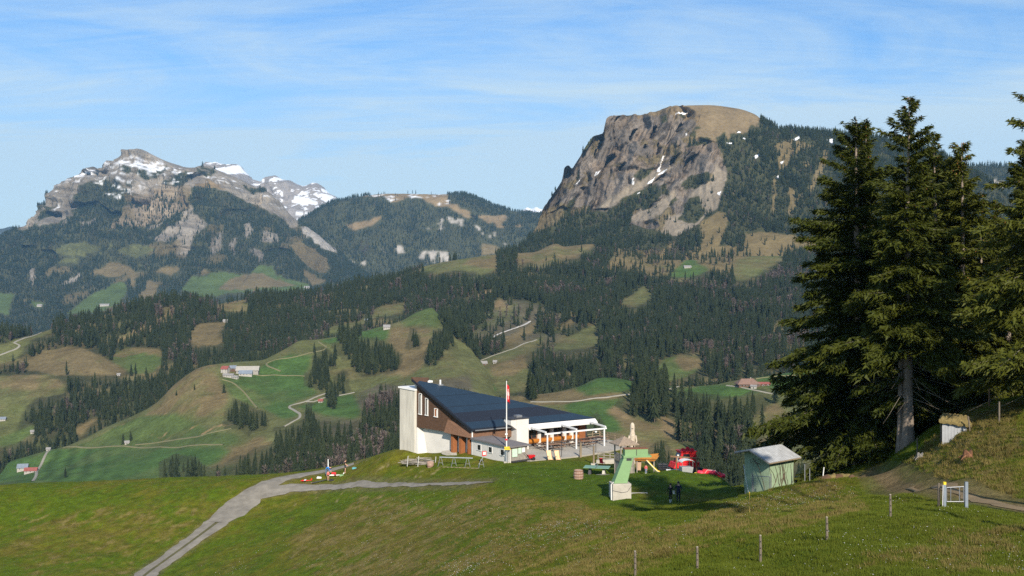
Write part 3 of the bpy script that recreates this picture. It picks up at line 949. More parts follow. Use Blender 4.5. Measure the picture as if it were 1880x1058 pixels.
SLOPE_OPEN = [  # clearings, meadows (colour, tree density inside, outline)
    (OLIVE, 0, [(-420, 660), (-60, 640), (0, 634), (23, 627), (53, 616), (96, 602), (94, 612), (64, 621), (43, 640), (32, 662), (0, 668), (-420, 720)]),
    (BROWN, 0, [(43, 666), (64, 655), (85, 646), (128, 638), (149, 638), (183, 652), (213, 670), (235, 680), (221, 688), (202, 690), (149, 690), (100, 690), (60, 680)]),
    (GREEN2, 0, [(198, 654), (230, 642), (262, 639), (293, 644), (297, 668), (279, 684), (240, 686), (213, 670)]),
    (BROWN, 0, [(200, 654), (230, 641), (262, 638), (295, 644), (296, 656), (262, 648), (225, 656)]),
    (OLIVE, 0, [(-420, 720), (0, 692), (8, 694), (64, 689), (89, 690), (106, 697), (121, 710), (115, 722), (64, 732), (51, 748), (40, 762), (36, 790), (21, 796), (0, 806), (-420, 860)]),
    (BROWN, 0, [(0, 690), (64, 688), (106, 697), (120, 710), (60, 716), (0, 712)]),
    (GREEN2, 0, [(-420, 860), (0, 803), (60, 784), (66, 792), (38, 812), (0, 822), (-420, 900)]),
    (BROWN, 0, [(136, 785), (181, 766), (162, 788), (145, 800)]),
    (BROWN, 0, [(349, 613), (362, 597), (376, 594), (421, 590), (404, 607), (400, 617), (412, 626), (397, 634), (376, 634), (362, 640), (349, 630)]),
    (OLIVE, 0, [(585, 613), (610, 599), (652, 591), (682, 579), (691, 567), (710, 563), (740, 556), (740, 570), (716, 580), (686, 584), (648, 602), (610, 612)]),
    (BROWN, 0.1, [(380, 550), (401, 553), (446, 551), (440, 575), (415, 570), (390, 566)]),
    (TAN, 0.25, [(290, 585), (325, 562), (330, 572), (300, 605), (225, 630), (215, 620), (260, 600)]),
    (OLIVE, 0, [(765, 494), (786, 486), (871, 471), (914, 466), (912, 494), (880, 506), (848, 494), (803, 503)]),
    (BROWN, 0, [(860, 475), (914, 466), (911, 494), (885, 492), (850, 486)]),
    (BROWN, 0, [(950, 464), (977, 461), (1022, 445), (1035, 451), (1100, 445), (1080, 458), (1067, 464), (1058, 476), (1018, 474), (992, 482), (950, 483)]),
    (BROWN, 0.12, [(1103, 495), (1128, 470), (1130, 452), (1200, 470), (1262, 470), (1330, 462), (1500, 455), (1500, 465), (1432, 476), (1373, 512), (1345, 512), (1300, 495), (1262, 478), (1230, 500), (1190, 508), (1160, 503), (1130, 510)]),
    (GREEN, 0, [(1222, 508), (1245, 490), (1262, 476), (1280, 480), (1300, 494), (1285, 506), (1250, 510)]),
    (OLIVE, 0, [(1345, 514), (1352, 478), (1400, 462), (1470, 452), (1432, 478), (1373, 514)]),
    (OLIVE, 0, [(1134, 556), (1183, 526), (1198, 545), (1185, 556), (1170, 562)]),
    (OLIVE, 0, [(1012, 638), (1071, 604), (1101, 591), (1092, 613), (1101, 632), (1077, 640), (1040, 642)]),
    (BROWN, 0, [(1020, 602), (1056, 583), (1060, 588), (1030, 608)]),
    (SHRUB, 0.16, [(795, 655), (830, 640), (860, 612), (885, 600), (905, 560), (930, 550), (985, 560), (1012, 575), (1050, 585), (985, 597), (975, 614), (1040, 612), (1000, 640), (940, 630), (900, 628), (860, 655), (820, 700), (780, 712)]),
    (BROWN, 0, [(924, 624), (986, 590), (990, 596), (977, 612), (939, 630)]),
    (TAN, 0, [(899, 563), (920, 549), (930, 560), (943, 569), (925, 574)]),
    (TAN, 0.1, [(885, 535), (905, 530), (902, 542), (870, 552)]),
    (OLIVE, 0, [(800, 700), (815, 684), (846, 673), (888, 658), (933, 642), (980, 625), (1005, 616), (985, 640), (962, 655), (965, 664), (970, 680), (990, 700), (968, 716), (937, 724), (909, 728), (820, 735)]),
    (BROWN, 0, [(930, 662), (960, 650), (968, 676), (940, 690), (905, 690), (900, 675)]),
    (GREEN, 0, [(830, 712), (880, 686), (898, 694), (912, 715), (900, 728), (840, 728)]),
    (GREEN2, 0, [(1204, 688), (1215, 662), (1249, 653), (1290, 658), (1284, 676), (1260, 692), (1230, 700)]),
    (BROWN, 0, [(1235, 664), (1249, 653), (1290, 658), (1284, 676), (1255, 680)]),
    (TAN, 0.1, [(1412, 600), (1440, 590), (1445, 608), (1418, 615)]),
]
dn = np.ones(s['X'].shape)
for col, d, poly in SLOPE_OPEN:
    m = inside(poly, x, y)
    C[m] = col
    dn[m] = d
# small glades and old slides between the trees
gl = smooth(0.30, 0.44, fbm(s['X'] / 85, s['Y'] / 60, 4, 0.55, 77.0))
dn *= 1 - 0.85 * gl
C = mixcol(C, (0.140, 0.120, 0.055), gl * 0.85 * (dn > 0.05))
C = weather(s, soften(C, 2), 23.0)
s['C'], s['rock'] = C, np.full(s['X'].shape, 0.2)
DENS['wooded_slopes'] = dn
BARE['wooded_slopes'] = [(0.8, [(1385, 520), (1500, 450), (1520, 560), (1400, 580)]), (0.5, [(1110, 520), (1500, 540), (1500, 660), (1240, 640), (1120, 600)]), (0.6, SLOPE_OPEN[21][2]), (0.55, SLOPE_OPEN[11][2]),
                         (0.4, [(-100, 800), (60, 790), (180, 770), (160, 810), (20, 860), (-100, 900)]), (0.35, [(940, 560), (1120, 520), (1120, 600), (1000, 600)]), (0.22, [(-420, 400), (2300, 400), (2300, 900), (-420, 900)])]
finish_sheet(s, LANDM, 'dark wooded slopes with small clearings in the middle distance', 'hillside')

# ---- the cliff mountain on the right
def z6(p): return zp(p, 2.784, 940, 180)
s = make_sheet('cliff_mountain', [
    [(880, 600, 2450), (1100, 575, 2450), (2300, 575, 2450)],
    [(880, 520, 2900), (985, 500, 2950), (1100, 490, 2850), (1300, 490, 2800), (2300, 490, 2700)],
    [(880, 500, 3080), (945, 478, 3150), (985, 462, 3200), (1050, 448, 3200), (1130, 442, 3150), (1220, 438, 3080), (1300, 432, 3020), (1400, 425, 2980), (1500, 420, 2950), (1800, 430, 2850), (2300, 440, 2850)],
    [(880, 495, 3150), (945, 468, 3260), (985, 435, 3340), (1010, 420, 3360), (1050, 410, 3370), (1100, 400, 3370), (1160, 392, 3340), (1220, 372, 3300), (1290, 350, 3270), (1340, 340, 3250), (1400, 335, 3250), (1500, 330, 3220), (1650, 335, 3150), (1800, 390, 3000), (1900, 420, 2950), (2300, 440, 3000)],
    [(880, 490, 3200), (945, 463, 3320), (985, 424, 3400), (1000, 396, 3420), (1036, 345, 3460), (1092, 290, 3500), (1125, 262, 3520), (1200, 262, 3480), (1270, 255, 3460), (1330, 262, 3420), (1400, 270, 3430), (1500, 285, 3420), (1650, 295, 3380), (1760, 335, 3200), (1800, 365, 3080), (1900, 410, 3000), (2300, 430, 3050)],
    [(880, 488, 3220), (940, 461, 3350), (965, 444, 3390), (984, 420, 3420), (990, 404, 3430), (998, 385, 3440), (1012, 362, 3460), (1028, 338, 3480), (1033, 328, 3480), (1036, 308, 3490), (1044, 304, 3495), (1050, 309, 3500), (1062, 292, 3510), (1076, 268, 3530), (1090, 250, 3550),
     (1100, 246, 3560), (1107, 243, 3560), (1111, 228, 3580), (1116, 218, 3590), (1126, 213, 3600), (1150, 213, 3600), (1180, 212, 3620), (1206, 206, 3640), (1240, 196, 3660), (1270, 194, 3670), (1300, 194, 3680), (1350, 199, 3690), (1385, 210, 3700), (1400, 221, 3700),
     (1440, 241, 3700), (1500, 245, 3700), (1560, 253, 3690), (1650, 264, 3660), (1708, 277, 3600), (1745, 294, 3450), (1785, 315, 3300), (1836, 352, 3150), (1900, 400, 3050), (2300, 425, 3100)]],
    880, 2300, 860, 330, [(160, -45), (500, -200), (1200, -650)], [0.4, 0.8, 1.1, 1.5, 1.1])
x, y = project(s, 0, 12)
CLIFF_ROCK = z6([(100, 700), (150, 575), (225, 480), (255, 390), (280, 320), (380, 270), (470, 110), (560, 60), (740, 60), (860, 25), (970, 95), (905, 200), (1045, 235), (1075, 300), (1105, 400), (1075, 480), (1050, 545), (985, 600), (960, 640), (850, 700), (760, 690),
                 (600, 650), (620, 575), (560, 530), (500, 575), (420, 575), (340, 590), (250, 630), (160, 690)])
CLIFF_SCREE = [z6(p) for p in (
    [(430, 565), (480, 520), (600, 455), (700, 385), (830, 350), (800, 380), (720, 440), (640, 480), (560, 520), (500, 565)],
    [(595, 650), (640, 590), (700, 575), (760, 530), (830, 480), (850, 500), (800, 560), (770, 600), (690, 640)],
    [(760, 690), (790, 620), (860, 590), (900, 500), (960, 450), (1000, 440), (1050, 340), (1105, 400), (1075, 480), (1050, 560), (985, 600), (960, 640), (850, 700)])]
CLIFF_WOOD = [z6(p) for p in (
    [(620, 580), (535, 525), (640, 480), (740, 440), (755, 500), (700, 575)], [(750, 455), (790, 440), (808, 500), (760, 505)], [(855, 625), (900, 510), (960, 505), (988, 580), (940, 635)],
    [(868, 465), (900, 410), (1000, 390), (1022, 430), (960, 455), (900, 475)], [(875, 252), (960, 212), (1027, 212), (990, 238), (900, 258)], [(795, 560), (840, 500), (857, 520), (820, 560)],
    [(620, 420), (640, 385), (720, 355), (730, 375), (660, 430)], [(260, 610), (320, 510), (350, 505), (320, 560), (290, 610)], [(760, 150), (752, 110), (785, 105), (792, 150)], [(852, 90), (875, 75), (900, 85), (880, 105)])]
DOME = z6([(560, 60), (740, 40), (860, 0), (1000, 0), (1240, 40), (1275, 120), (1190, 165), (1090, 205), (1035, 238), (910, 205), (950, 140), (900, 100), (820, 82), (740, 92), (640, 104)])
CLEAR = [z6(p) for p in (
    [(1330, 245), (1420, 218), (1540, 250), (1430, 305), (1400, 380), (1370, 380), (1350, 340), (1360, 300)], [(1415, 450), (1450, 490), (1445, 585), (1410, 610)], [(1510, 470), (1540, 425), (1605, 270), (1625, 290), (1575, 425), (1530, 480)],
    [(1330, 600), (1332, 420), (1345, 415), (1345, 610)], [(1450, 520), (1490, 480), (1480, 540)], [(1130, 500), (1145, 470), (1150, 490)], [(1480, 350), (1510, 330), (1520, 380)])]
LOWBROWN = z6([(970, 625), (1060, 575), (1110, 595), (1190, 690), (1330, 690), (1500, 730), (1560, 750), (1560, 860), (700, 860), (540, 840), (560, 770), (760, 790), (860, 700)])
rock0 = soften((inside(CLIFF_ROCK, x, y)).astype(float), 6)
for p in CLIFF_WOOD[:1] + CLIFF_WOOD[2:3]:
    rock0 *= 1 - 0.7 * soften(inside(p, x, y).astype(float), 4)
scr = np.zeros(x.shape)
for p in CLIFF_SCREE:
    scr = np.maximum(scr, soften(inside(p, x, y).astype(float), 3))
fac = rock0 * (1 - 0.8 * scr)
X, Z = s['X'].copy(), s['Z'].copy()
sx = X - 0.36 * Z
wq = fbm(X / 190, Z / 150, 3, 0.5, 2.0)
rib = ridged(sx / 125 + 0.75 * wq, Z / 420 + 0.4 * wq, 2, 0.5, 1.0) * (0.55 + 0.8 * smooth(-0.5, 0.5, fbm(X / 260, Z / 200, 2, 0.5, 88.0)))
rib2 = ridged(sx / 44 + 0.8 * fbm(X / 80, Z / 80, 3, 0.5, 5.0), Z / 300, 3, 0.55, 8.0)
but1 = buttress(sx / 120 + 0.55 * wq + 0.15 * fbm(X / 40, Z / 60, 2, 0.5, 12.0), 3)
but2 = buttress(sx / 41 + 0.9 * wq + 0.25 * fbm(X / 25, Z / 45, 2, 0.5, 15.0), 9, 0.2)
led = ridged((Z - 0.62 * X) / 85, (X + Z) / 600, 3, 0.5, 3.0)
fine = fbm(X / 14, Z / 22, 4, 0.6, 21.0) + 0.8 * ridged(sx / 15, Z / 110, 2, 0.5, 77.0)
crk = (1 - smooth(0.03, 0.20, np.abs(vnoise(sx / 100 + 0.8 * wq, Z / 210 + 5.0)))) * smooth(-0.15, 0.25, vnoise(X / 130 + 9, Z / 120))
crk2 = (1 - smooth(0.04, 0.24, np.abs(vnoise(sx / 40 + 0.9 * wq + 40, Z / 120)))) * smooth(-0.1, 0.3, vnoise(X / 70 + 3, Z / 60))
# a few deep clefts that show as dark notches in the wall
cleft = np.zeros(x.shape)
for p in ([(450, 185), (466, 180), (452, 245), (430, 300), (425, 285)], [(490, 290), (520, 280), (530, 300), (490, 345), (482, 340)], [(560, 345), (570, 340), (566, 375), (556, 378)], [(410, 470), (425, 420), (435, 415), (425, 455)], [(612, 170), (628, 165), (612, 215), (600, 218)], [(715, 150), (730, 150), (718, 205), (706, 210)],
          [(745, 240), (760, 225), (756, 280), (742, 290)], [(805, 330), (835, 295), (838, 320), (815, 360), (802, 355)], [(870, 125), (880, 120), (868, 160), (858, 165)], [(680, 235), (690, 232), (680, 262), (672, 262)], [(930, 300), (940, 298), (936, 335), (928, 335)], [(170, 545), (185, 520), (190, 530), (178, 580)], [(225, 560), (238, 530), (243, 540), (230, 585)]):
    cleft = np.maximum(cleft, soften(inside(z6([(a + 6, b_) for a, b_ in p]), x, y).astype(float), 1))
s['Y'] += fac * (55 * crk + 26 * crk2 + 75 * cleft) * smooth(4.97, 4.8, s['t'])[None]
top_keep = 1 - 0.75 * smooth(4.75, 5.0, s['t'])[None]
s['Y'] -= fac * top_keep * (34 * (rib - 0.55) + 58 * (but1 - 0.5) + 24 * (but2 - 0.5) + 20 * (rib2 - 0.45) + 18 * (led - 0.5) + 14 * fine)
s['Z'] += fac * top_keep * (6 * rib2 + 7 * led + 3 * fine)
s['X'] += fac * top_keep * 8 * fbm(X / 40, Z / 40, 3, 0.5, 55.0)
soft = 1 - fac
s['Z'] += soft * smooth(0.5, 1.5, s['t'])[None] * (1 - 0.85 * smooth(4.5, 5, s['t']))[None] * (9 * ridged(X / 260, s['Y'] / 500, 3, 0.5, 6.0) + 3.5 * fbm(X / 60, s['Y'] / 60, 3, 0.5, 16.0))
PX0, PY0 = x, y
jx = x + fbm(x / 11, y / 11, 4, 0.6, 3.3) * 5
jy = y + fbm(x / 11, y / 11, 4, 0.6, 8.8) * 4
s['PX'], s['PY'] = CX + FPX * s['X'] / s['Y'], CY - FPX * s['Z'] / s['Y']
C = np.zeros(x.shape + (3,))
C[:] = FLOOR
dn = np.ones(x.shape)
m = inside(LOWBROWN, jx, jy)
C[m] = BROWN
dn[m] = 0.10
m = inside(z6([(640, 760), (960, 740), (1000, 860), (560, 860)]), jx, jy)
dn[m] = 0.3
for p in ([(1060, 760), (1110, 590), (1190, 690), (1180, 760)], [(690, 840), (730, 780), (760, 840)], [(780, 840), (850, 700), (960, 640), (980, 730), (880, 800)]):
    q = inside(z6(p), jx, jy)
    dn[q] = 0.8
    C[q] = FLOOR
m = inside(CLIFF_ROCK, jx, jy)
band = fbm(sx / 60, Z / 200, 4, 0.6, 40.0)[..., None]
strat = fbm((Z - 0.62 * X) / 18, X / 300, 3, 0.5, 41.0)[..., None]
RC = np.array(ROCK) * (1.02 + 0.48 * band + 0.34 * strat)
RC = RC + np.array((0.034, 0.018, 0.004)) * smooth(0.0, 0.45, fbm(X / 70, Z / 50, 3, 0.5, 51.0))[..., None]
C[m] = RC[m]
dn[m] = 0.0
grassy = m & (fbm(X / 55, Z / 40, 3, 0.5, 61.0) + 0.5 * smooth(330, 420, y) - 0.3 * fine > 0.30)
C[grassy] = np.array((0.140, 0.112, 0.062))
for p in CLIFF_SCREE:
    q = inside(p, jx, jy)
    C[q] = np.array(SCREE) * (1 + 0.18 * band[q])
    dn[q] = 0.0
dj = fbm(x / 16, y / 16, 4, 0.6, 5.5)
q = inside(DOME, x + dj * 22, y + dj * 12)
C[q] = np.array((0.190, 0.142, 0.080)) * (1 + 0.30 * band[q])
dn[q] = 0.0
for p in CLIFF_WOOD:
    q = inside(p, jx, jy)
    C[q] = FLOOR
    dn[q] = 0.75
for p in CLEAR:
    q = inside(p, jx, jy)
    C[q] = BROWN
    dn[q] = 0.22
dn = np.maximum(dn, np.where(grassy & (s['t'][None] < 4.3), 0.045, 0))
dn = np.where((s['t'][None] > 4.75) & (x < 1388), 0.0, dn)
C = soften(C, 1)
for p in ([(786, 276), (795, 282), (779, 336), (757, 386), (746, 382), (766, 328)], [(430, 405), (440, 380), (468, 360), (450, 385)], [(688, 442), (738, 402), (715, 436)], [(740, 400), (800, 368), (770, 395)], [(322, 450), (346, 428), (340, 446)], [(608, 445), (622, 425), (622, 450)],
          [(840, 82), (905, 60), (898, 76), (850, 84)], [(1095, 230), (1125, 232), (1115, 240)], [(1150, 172), (1172, 166), (1165, 176)], [(1235, 300), (1265, 288), (1248, 316)], [(1440, 220), (1470, 205), (1470, 218), (1450, 228)], [(1600, 215), (1640, 210), (1640, 240), (1622, 222)],
          [(1700, 235), (1725, 238), (1710, 250)], [(1045, 492), (1068, 482), (1062, 500)], [(1350, 410), (1366, 395), (1362, 418)], [(1370, 335), (1392, 328), (1376, 346)], [(640, 492), (658, 486), (652, 496)], [(1180, 205), (1190, 198), (1192, 210)], [(880, 188), (892, 182), (892, 194)]):
    q = inside(z6(p), x + fine * 1.0, y)
    C[q] = SNOW
    dn[q] = 0.0
s['C'] = C
s['rock'] = np.clip(0.15 + 0.75 * fac + 0.25 * scr, 0, 1)
DENS['cliff_mountain'] = dn
BARE['cliff_mountain'] = [(0.06, [(880, 100), (2300, 100), (2300, 700), (880, 700)]), (0.4, LOWBROWN)]
MTNM = land_mat('mountain_ground', 0.014, 0.09, 0.24, 0.25, 0.045, 9.0)
finish_sheet(s, MTNM, 'steep brown cliff mountain with a grassy dome top and wooded right flank', 'mountain')

# ---- the snowy rock mountain on the left
def z5(p): return zp(p, 2.86, 0, 250)
KD = [(-420, 470, 7300), (-100, 450, 7300), (0, 436, 7300), (46, 418, 7350), (58, 405, 7380), (72, 384, 7400), (86, 372, 7400), (104, 361, 7420), (117, 343, 7430), (124, 341, 7430), (140, 329, 7450), (158, 317, 7480), (168, 310, 7480), (174, 309, 7480), (184, 314, 7500), (196, 316, 7500), (212, 302, 7520),
      (226, 295, 7540), (231, 287, 7550), (236, 280, 7560), (246, 279, 7560), (262, 278, 7560), (280, 285, 7560), (300, 295, 7550), (322, 304, 7540), (350, 311, 7530), (370, 311, 7520), (386, 307, 7510), (398, 313, 7500), (413, 319, 7500), (440, 331, 7480), (465, 344, 7450), (497, 359, 7400), (514, 372, 7370),
      (525, 386, 7350), (540, 402, 7300), (573, 424, 7200), (600, 446, 7100), (620, 462, 7000), (650, 492, 6900), (720, 530, 6700), (820, 560, 6500)]
s = make_sheet('snowy_mountain', [
    [(-420, 690, 4400), (820, 690, 4400)],
    [(-420, 610, 5100), (0, 600, 5100), (300, 600, 5050), (600, 590, 5000), (820, 600, 5000)],
    [(-420, 545, 5900), (0, 535, 5900), (200, 520, 5950), (400, 515, 5900), (600, 540, 5700), (700, 560, 5600), (820, 580, 5500)],
    [(-420, 490, 6700), (0, 470, 6700), (100, 455, 6700), (250, 440, 6700), (400, 430, 6700), (500, 450, 6600), (600, 490, 6400), (700, 535, 6200), (820, 570, 6000)],
    [(-420, 476, 7100), (0, 446, 7100), (60, 425, 7120), (120, 395, 7150), (180, 372, 7150), (260, 350, 7150), (350, 360, 7150), (400, 365, 7150), (480, 390, 7100), (540, 425, 7000), (600, 468, 6800), (700, 525, 6500), (820, 565, 6300)],
    KD], -420, 820, 560, 250, [(250, -60), (900, -450), (2000, -1300)], [0.4, 0.8, 1.0, 1.1, 1.1])
x, y = project(s)
X, Z = s['X'].copy(), s['Z'].copy()
up = smooth(1.5, 3.2, s['t'])[None] * (1 - 0.8 * smooth(4.75, 5.0, s['t']))[None]
sx = X + 0.25 * Z
r1 = ridged(sx / 420 + 0.3 * fbm(X / 400, Z / 300, 2, 0.5, 4.0), Z / 1400, 3, 0.5, 2.5)
r2 = ridged(sx / 120 + 0.3 * fbm(X / 200, Z / 200, 2, 0.5, 9.0), Z / 400, 3, 0.55, 7.1)
l2 = ridged((Z + 0.15 * X) / 75, X / 900, 3, 0.5, 15.0)
s['Y'] += up * 90 * (1 - smooth(0.03, 0.2, np.abs(vnoise(sx / 150 + 3, Z / 260))))
r3 = ridged(sx / 42 + 0.5 * fbm(X / 90, Z / 90, 2, 0.5, 19.0), Z / 110, 3, 0.6, 27.0)
s['Y'] -= up * (150 * r1 + 70 * r2 + 40 * l2 + 34 * r3)
s['Z'] += up * (14 * r2 + 12 * l2 + 6 * fbm(X / 40, Z / 40, 3, 0.6, 1.2)) + smooth(0.5, 2, s['t'])[None] * 14 * ridged(X / 500, s['Y'] / 600, 3, 0.5, 3.3) * (1 - up)
s['PX'], s['PY'] = CX + FPX * s['X'] / s['Y'], CY - FPX * s['Z'] / s['Y']
n_ = fbm(x / 9, y / 9, 4, 0.6, 3.3)
jx = x + n_ * 6
jy = y + fbm(x / 9, y / 9, 4, 0.6, 8.8) * 5
C = np.zeros(x.shape + (3,))
C[:] = np.array(FLOOR) * 1.1
dn = np.ones(x.shape)
LR = np.array((0.225, 0.196, 0.158))
RC = LR * (1 + 0.42 * fbm(sx / 130, Z / 300, 4, 0.6, 42.0)[..., None] + 0.36 * fbm((Z + 0.15 * X) / 30, X / 500, 3, 0.5, 43.0)[..., None])
SNOWY_ROCK = z5([(100, 500), (137, 470), (200, 380), (330, 250), (480, 150), (560, 180), (680, 60), (760, 60), (1000, 160), (1110, 150), (1200, 190), (1330, 250), (1440, 300), (1540, 400), (1560, 470), (1520, 480), (1480, 430), (1370, 390), (1290, 340), (1180, 300), (1120, 240), (1060, 280), (1000, 335), (930, 385),
                 (880, 435), (760, 465), (690, 480), (620, 495), (690, 400), (700, 330), (600, 250), (500, 270), (450, 330), (410, 430), (290, 485), (220, 475)])
STREAKS = [z5(p) for p in (
    [(830, 560), (960, 460), (1000, 370), (1060, 430), (1115, 480), (1040, 560), (985, 645), (940, 620), (965, 560), (870, 568)], [(1105, 635), (1150, 520), (1195, 515), (1170, 605), (1130, 630)], [(465, 440), (520, 380), (550, 430), (545, 480), (480, 485)],
    [(360, 490), (410, 440), (405, 470), (375, 495)], [(1290, 490), (1320, 470), (1330, 520), (1300, 560)], [(1380, 560), (1400, 510), (1460, 520), (1450, 570)], [(1310, 620), (1340, 590), (1390, 640), (1360, 670)], [(800, 490), (880, 450), (870, 480), (810, 500)],
    [(1210, 600), (1230, 540), (1250, 545), (1220, 650)], [(160, 800), (190, 700), (210, 700), (190, 790)], [(330, 790), (420, 720), (430, 740), (370, 790)])]
OPEN = [(OLIVE, z5(p)) for p in (
    [(325, 612), (420, 568), (545, 572), (510, 625), (420, 645)], [(520, 625), (640, 580), (600, 620)], [(645, 602), (740, 572), (855, 605), (740, 645)], [(330, 660), (440, 645), (430, 670), (340, 675)])] + [(BROWN, z5(p)) for p in (
    [(495, 720), (630, 658), (695, 690), (725, 720), (715, 800), (690, 790), (695, 735), (560, 735)], [(725, 860), (800, 752), (833, 800), (825, 850), (760, 870)], [(1530, 580), (1580, 566), (1650, 600), (1730, 670), (1715, 730), (1640, 705), (1580, 655)],
    [(1585, 700), (1710, 770), (1640, 790), (1600, 750)], [(835, 720), (870, 690), (960, 690), (900, 730)], [(1040, 720), (1100, 700), (1110, 720)])] + [(GREEN2, z5(p)) for p in (
    [(350, 940), (420, 875), (560, 800), (640, 765), (675, 790), (640, 880), (500, 930)], [(1020, 740), (1180, 715), (1280, 740), (1360, 685), (1430, 695), (1445, 735), (1610, 780), (1610, 815), (1350, 820), (1050, 850), (950, 810)], [(-1200, 830), (80, 835), (40, 930), (-1200, 950)], [(120, 868), (240, 878), (210, 905)])]
OPEN.append((BROWN, z5([(1180, 760), (1330, 720), (1420, 750), (1560, 790), (1350, 812), (1150, 815)])))
for p in [SNOWY_ROCK] + STREAKS:
    q = inside(p, jx, jy)
    C[q] = RC[q]
    dn[q] = 0.0 if p is SNOWY_ROCK else 0.12
mixed = inside(z5([(600, 500), (700, 330), (900, 265), (1040, 280), (960, 420), (760, 480)]), jx, jy)
C[mixed] = (RC * np.array((0.88, 0.80, 0.68)))[mixed]
dn[mixed] = 0.45
q = inside(z5([(1045, 280), (1110, 222), (1210, 300), (1080, 290)]), jx, jy)
C[q] = TAN
for p in ([(205, 385), (250, 330), (300, 325), (300, 345), (230, 390)], [(225, 440), (240, 400), (330, 370), (320, 420), (260, 470)], [(440, 330), (480, 280), (600, 235), (740, 260), (720, 330), (690, 400), (640, 480), (430, 450)], [(690, 170), (900, 160), (900, 190), (800, 230), (690, 210)], [(1060, 210), (1100, 165), (1150, 190), (1100, 225)],
          [(860, 260), (960, 200), (1050, 200), (960, 290)], [(1290, 270), (1360, 280), (1430, 300), (1330, 320)]):
    q = inside(z5(p), jx, jy) & (n_ > -0.25)
    C[q] = FLOOR
    dn[q] = 0.8
for col, p in OPEN:
    q = inside(p, jx, jy)
    C[q] = col
    dn[q] = 0.0
dn *= 1 - 0.9 * smooth(0.36, 0.48, fbm(X / 150, s['Y'] / 200, 3, 0.5, 70.0))
C = mixcol(C, np.array(BROWN) * 0.9, 0.7 * smooth(0.36, 0.48, fbm(X / 150, s['Y'] / 200, 3, 0.5, 70.0)) * (dn > 0))
q = inside(z5([(1580, 470), (1640, 505), (1775, 595), (1765, 615), (1730, 608), (1650, 565), (1600, 525)]), jx, jy)
C[q] = LIME
dn[q] = 0
snow_n = fbm((X - Z) / 48, Z / 17, 4, 0.7, 81.0) + 0.75 * fbm(X / 15, Z / 8, 3, 0.6, 83.0) - 0.10 + 0.25 * r3
for p, th in (([(620, 160), (680, 130), (860, 130), (900, 170), (800, 185), (700, 175)], -0.12), ([(540, 260), (600, 220), (760, 240), (880, 250), (860, 280), (720, 300), (600, 290)], 0.30), ([(420, 260), (480, 190), (560, 185), (540, 230), (460, 260)], 0.16), ([(320, 290), (420, 230), (430, 250), (330, 310)], 0.45),
              ([(600, 330), (700, 280), (800, 300), (700, 350)], 0.40), ([(900, 150), (1400, 290), (1500, 400), (1300, 300), (1000, 220)], 0.48), ([(330, 390), (350, 355), (365, 365), (345, 395)], 0.2), ([(1400, 290), (1560, 330), (1580, 400), (1480, 360)], 0.15), ([(560, 130), (700, 100), (1000, 190), (950, 270), (600, 250)], 0.46)):
    q = inside(z5(p), jx, jy) & (snow_n > th)
    C[q] = SNOW
    dn[q] = 0
C = soften(C, 1)
s['C'] = C
s['rock'] = np.clip(0.1 + 0.8 * soften(((dn < 0.3) & (s['t'][None] > 2.4)).astype(float), 2), 0, 1)
DENS['snowy_mountain'] = dn
BARE['snowy_mountain'] = [(0.7, [(400, 380), (422, 378), (424, 402), (402, 405)]), (0.05, [(-420, 200), (820, 200), (820, 700), (-420, 700)])]
FARM_M = land_mat('far_mountain_ground', 0.008, 0.05, 0.22, 0.25, 0.022, 22.0)
finish_sheet(s, FARM_M, 'grey rock mountain streaked with snow above dark forest on the left', 'mountain')

# ---- wooded ridge in the gap, with pale limestone bands
def z7(p): return zp(p, 3.133, 400, 280)
s = make_sheet('limestone_ridge', [
    [(330, 640, 5900), (1300, 640, 5900)],
    [(330, 530, 7000), (640, 520, 7000), (1300, 520, 7000)],
    [(330, 470, 7500), (560, 450, 7500), (700, 430, 7450), (850, 425, 7450), (1000, 440, 7300), (1300, 450, 7300)],
    [(330, 450, 8000), (480, 425, 8000), (540, 410, 7950), (572, 395, 7950), (595, 380, 7950), (617, 370, 7950), (643, 365, 7950), (671, 360, 7950), (719, 356, 7950), (777, 357, 7950), (800, 358, 7950), (820, 357, 7950), (842, 356, 7950), (879, 365, 7950), (911, 380, 7950), (943, 388, 7950), (990, 394, 7950), (1100, 400, 7900), (1300, 420, 7900)]],
    330, 1300, 360, 140, [(250, -60), (900, -420), (1600, -900)], [0.4, 1, 1.1])
x, y = project(s)
X, Z = s['X'].copy(), s['Z'].copy()
s['Y'] -= smooth(0.5, 1.2, s['t'])[None] * (1 - 0.8 * smooth(2.7, 3, s['t']))[None] * 120 * ridged((X + 0.3 * Z) / 420, Z / 1000, 3, 0.5, 3.5)
s['Z'] += smooth(0.5, 1.2, s['t'])[None] * (1 - 0.9 * smooth(2.7, 3, s['t']))[None] * 14 * fbm(X / 150, s['Y'] / 200, 4, 0.5, 4.4)
s['PX'], s['PY'] = CX + FPX * s['X'] / s['Y'], CY - FPX * s['Z'] / s['Y']
n_ = fbm(x / 8, y / 8, 4, 0.6, 13.3)
jx, jy = x + n_ * 5, y + fbm(x / 8, y / 8, 4, 0.6, 18.8) * 4
C = np.zeros(x.shape + (3,))
C[:] = np.array(FLOOR) * 1.1
dn = np.ones(x.shape)
for p in ([(830, 255), (900, 235), (1300, 230), (1350, 305), (1460, 350), (1450, 392), (1330, 325), (1240, 305), (1170, 275), (1110, 265), (1000, 300), (960, 262)], [(735, 410), (870, 400), (955, 375), (945, 400), (800, 450)], [(1480, 370), (1670, 365), (1650, 405), (1560, 410)], [(1590, 410), (1640, 400), (1640, 440), (1600, 430)], [(1700, 420), (1750, 415), (1740, 440)]):
    q = inside(z7(p), jx, jy)
    C[q] = TAN
    dn[q] = 0.02
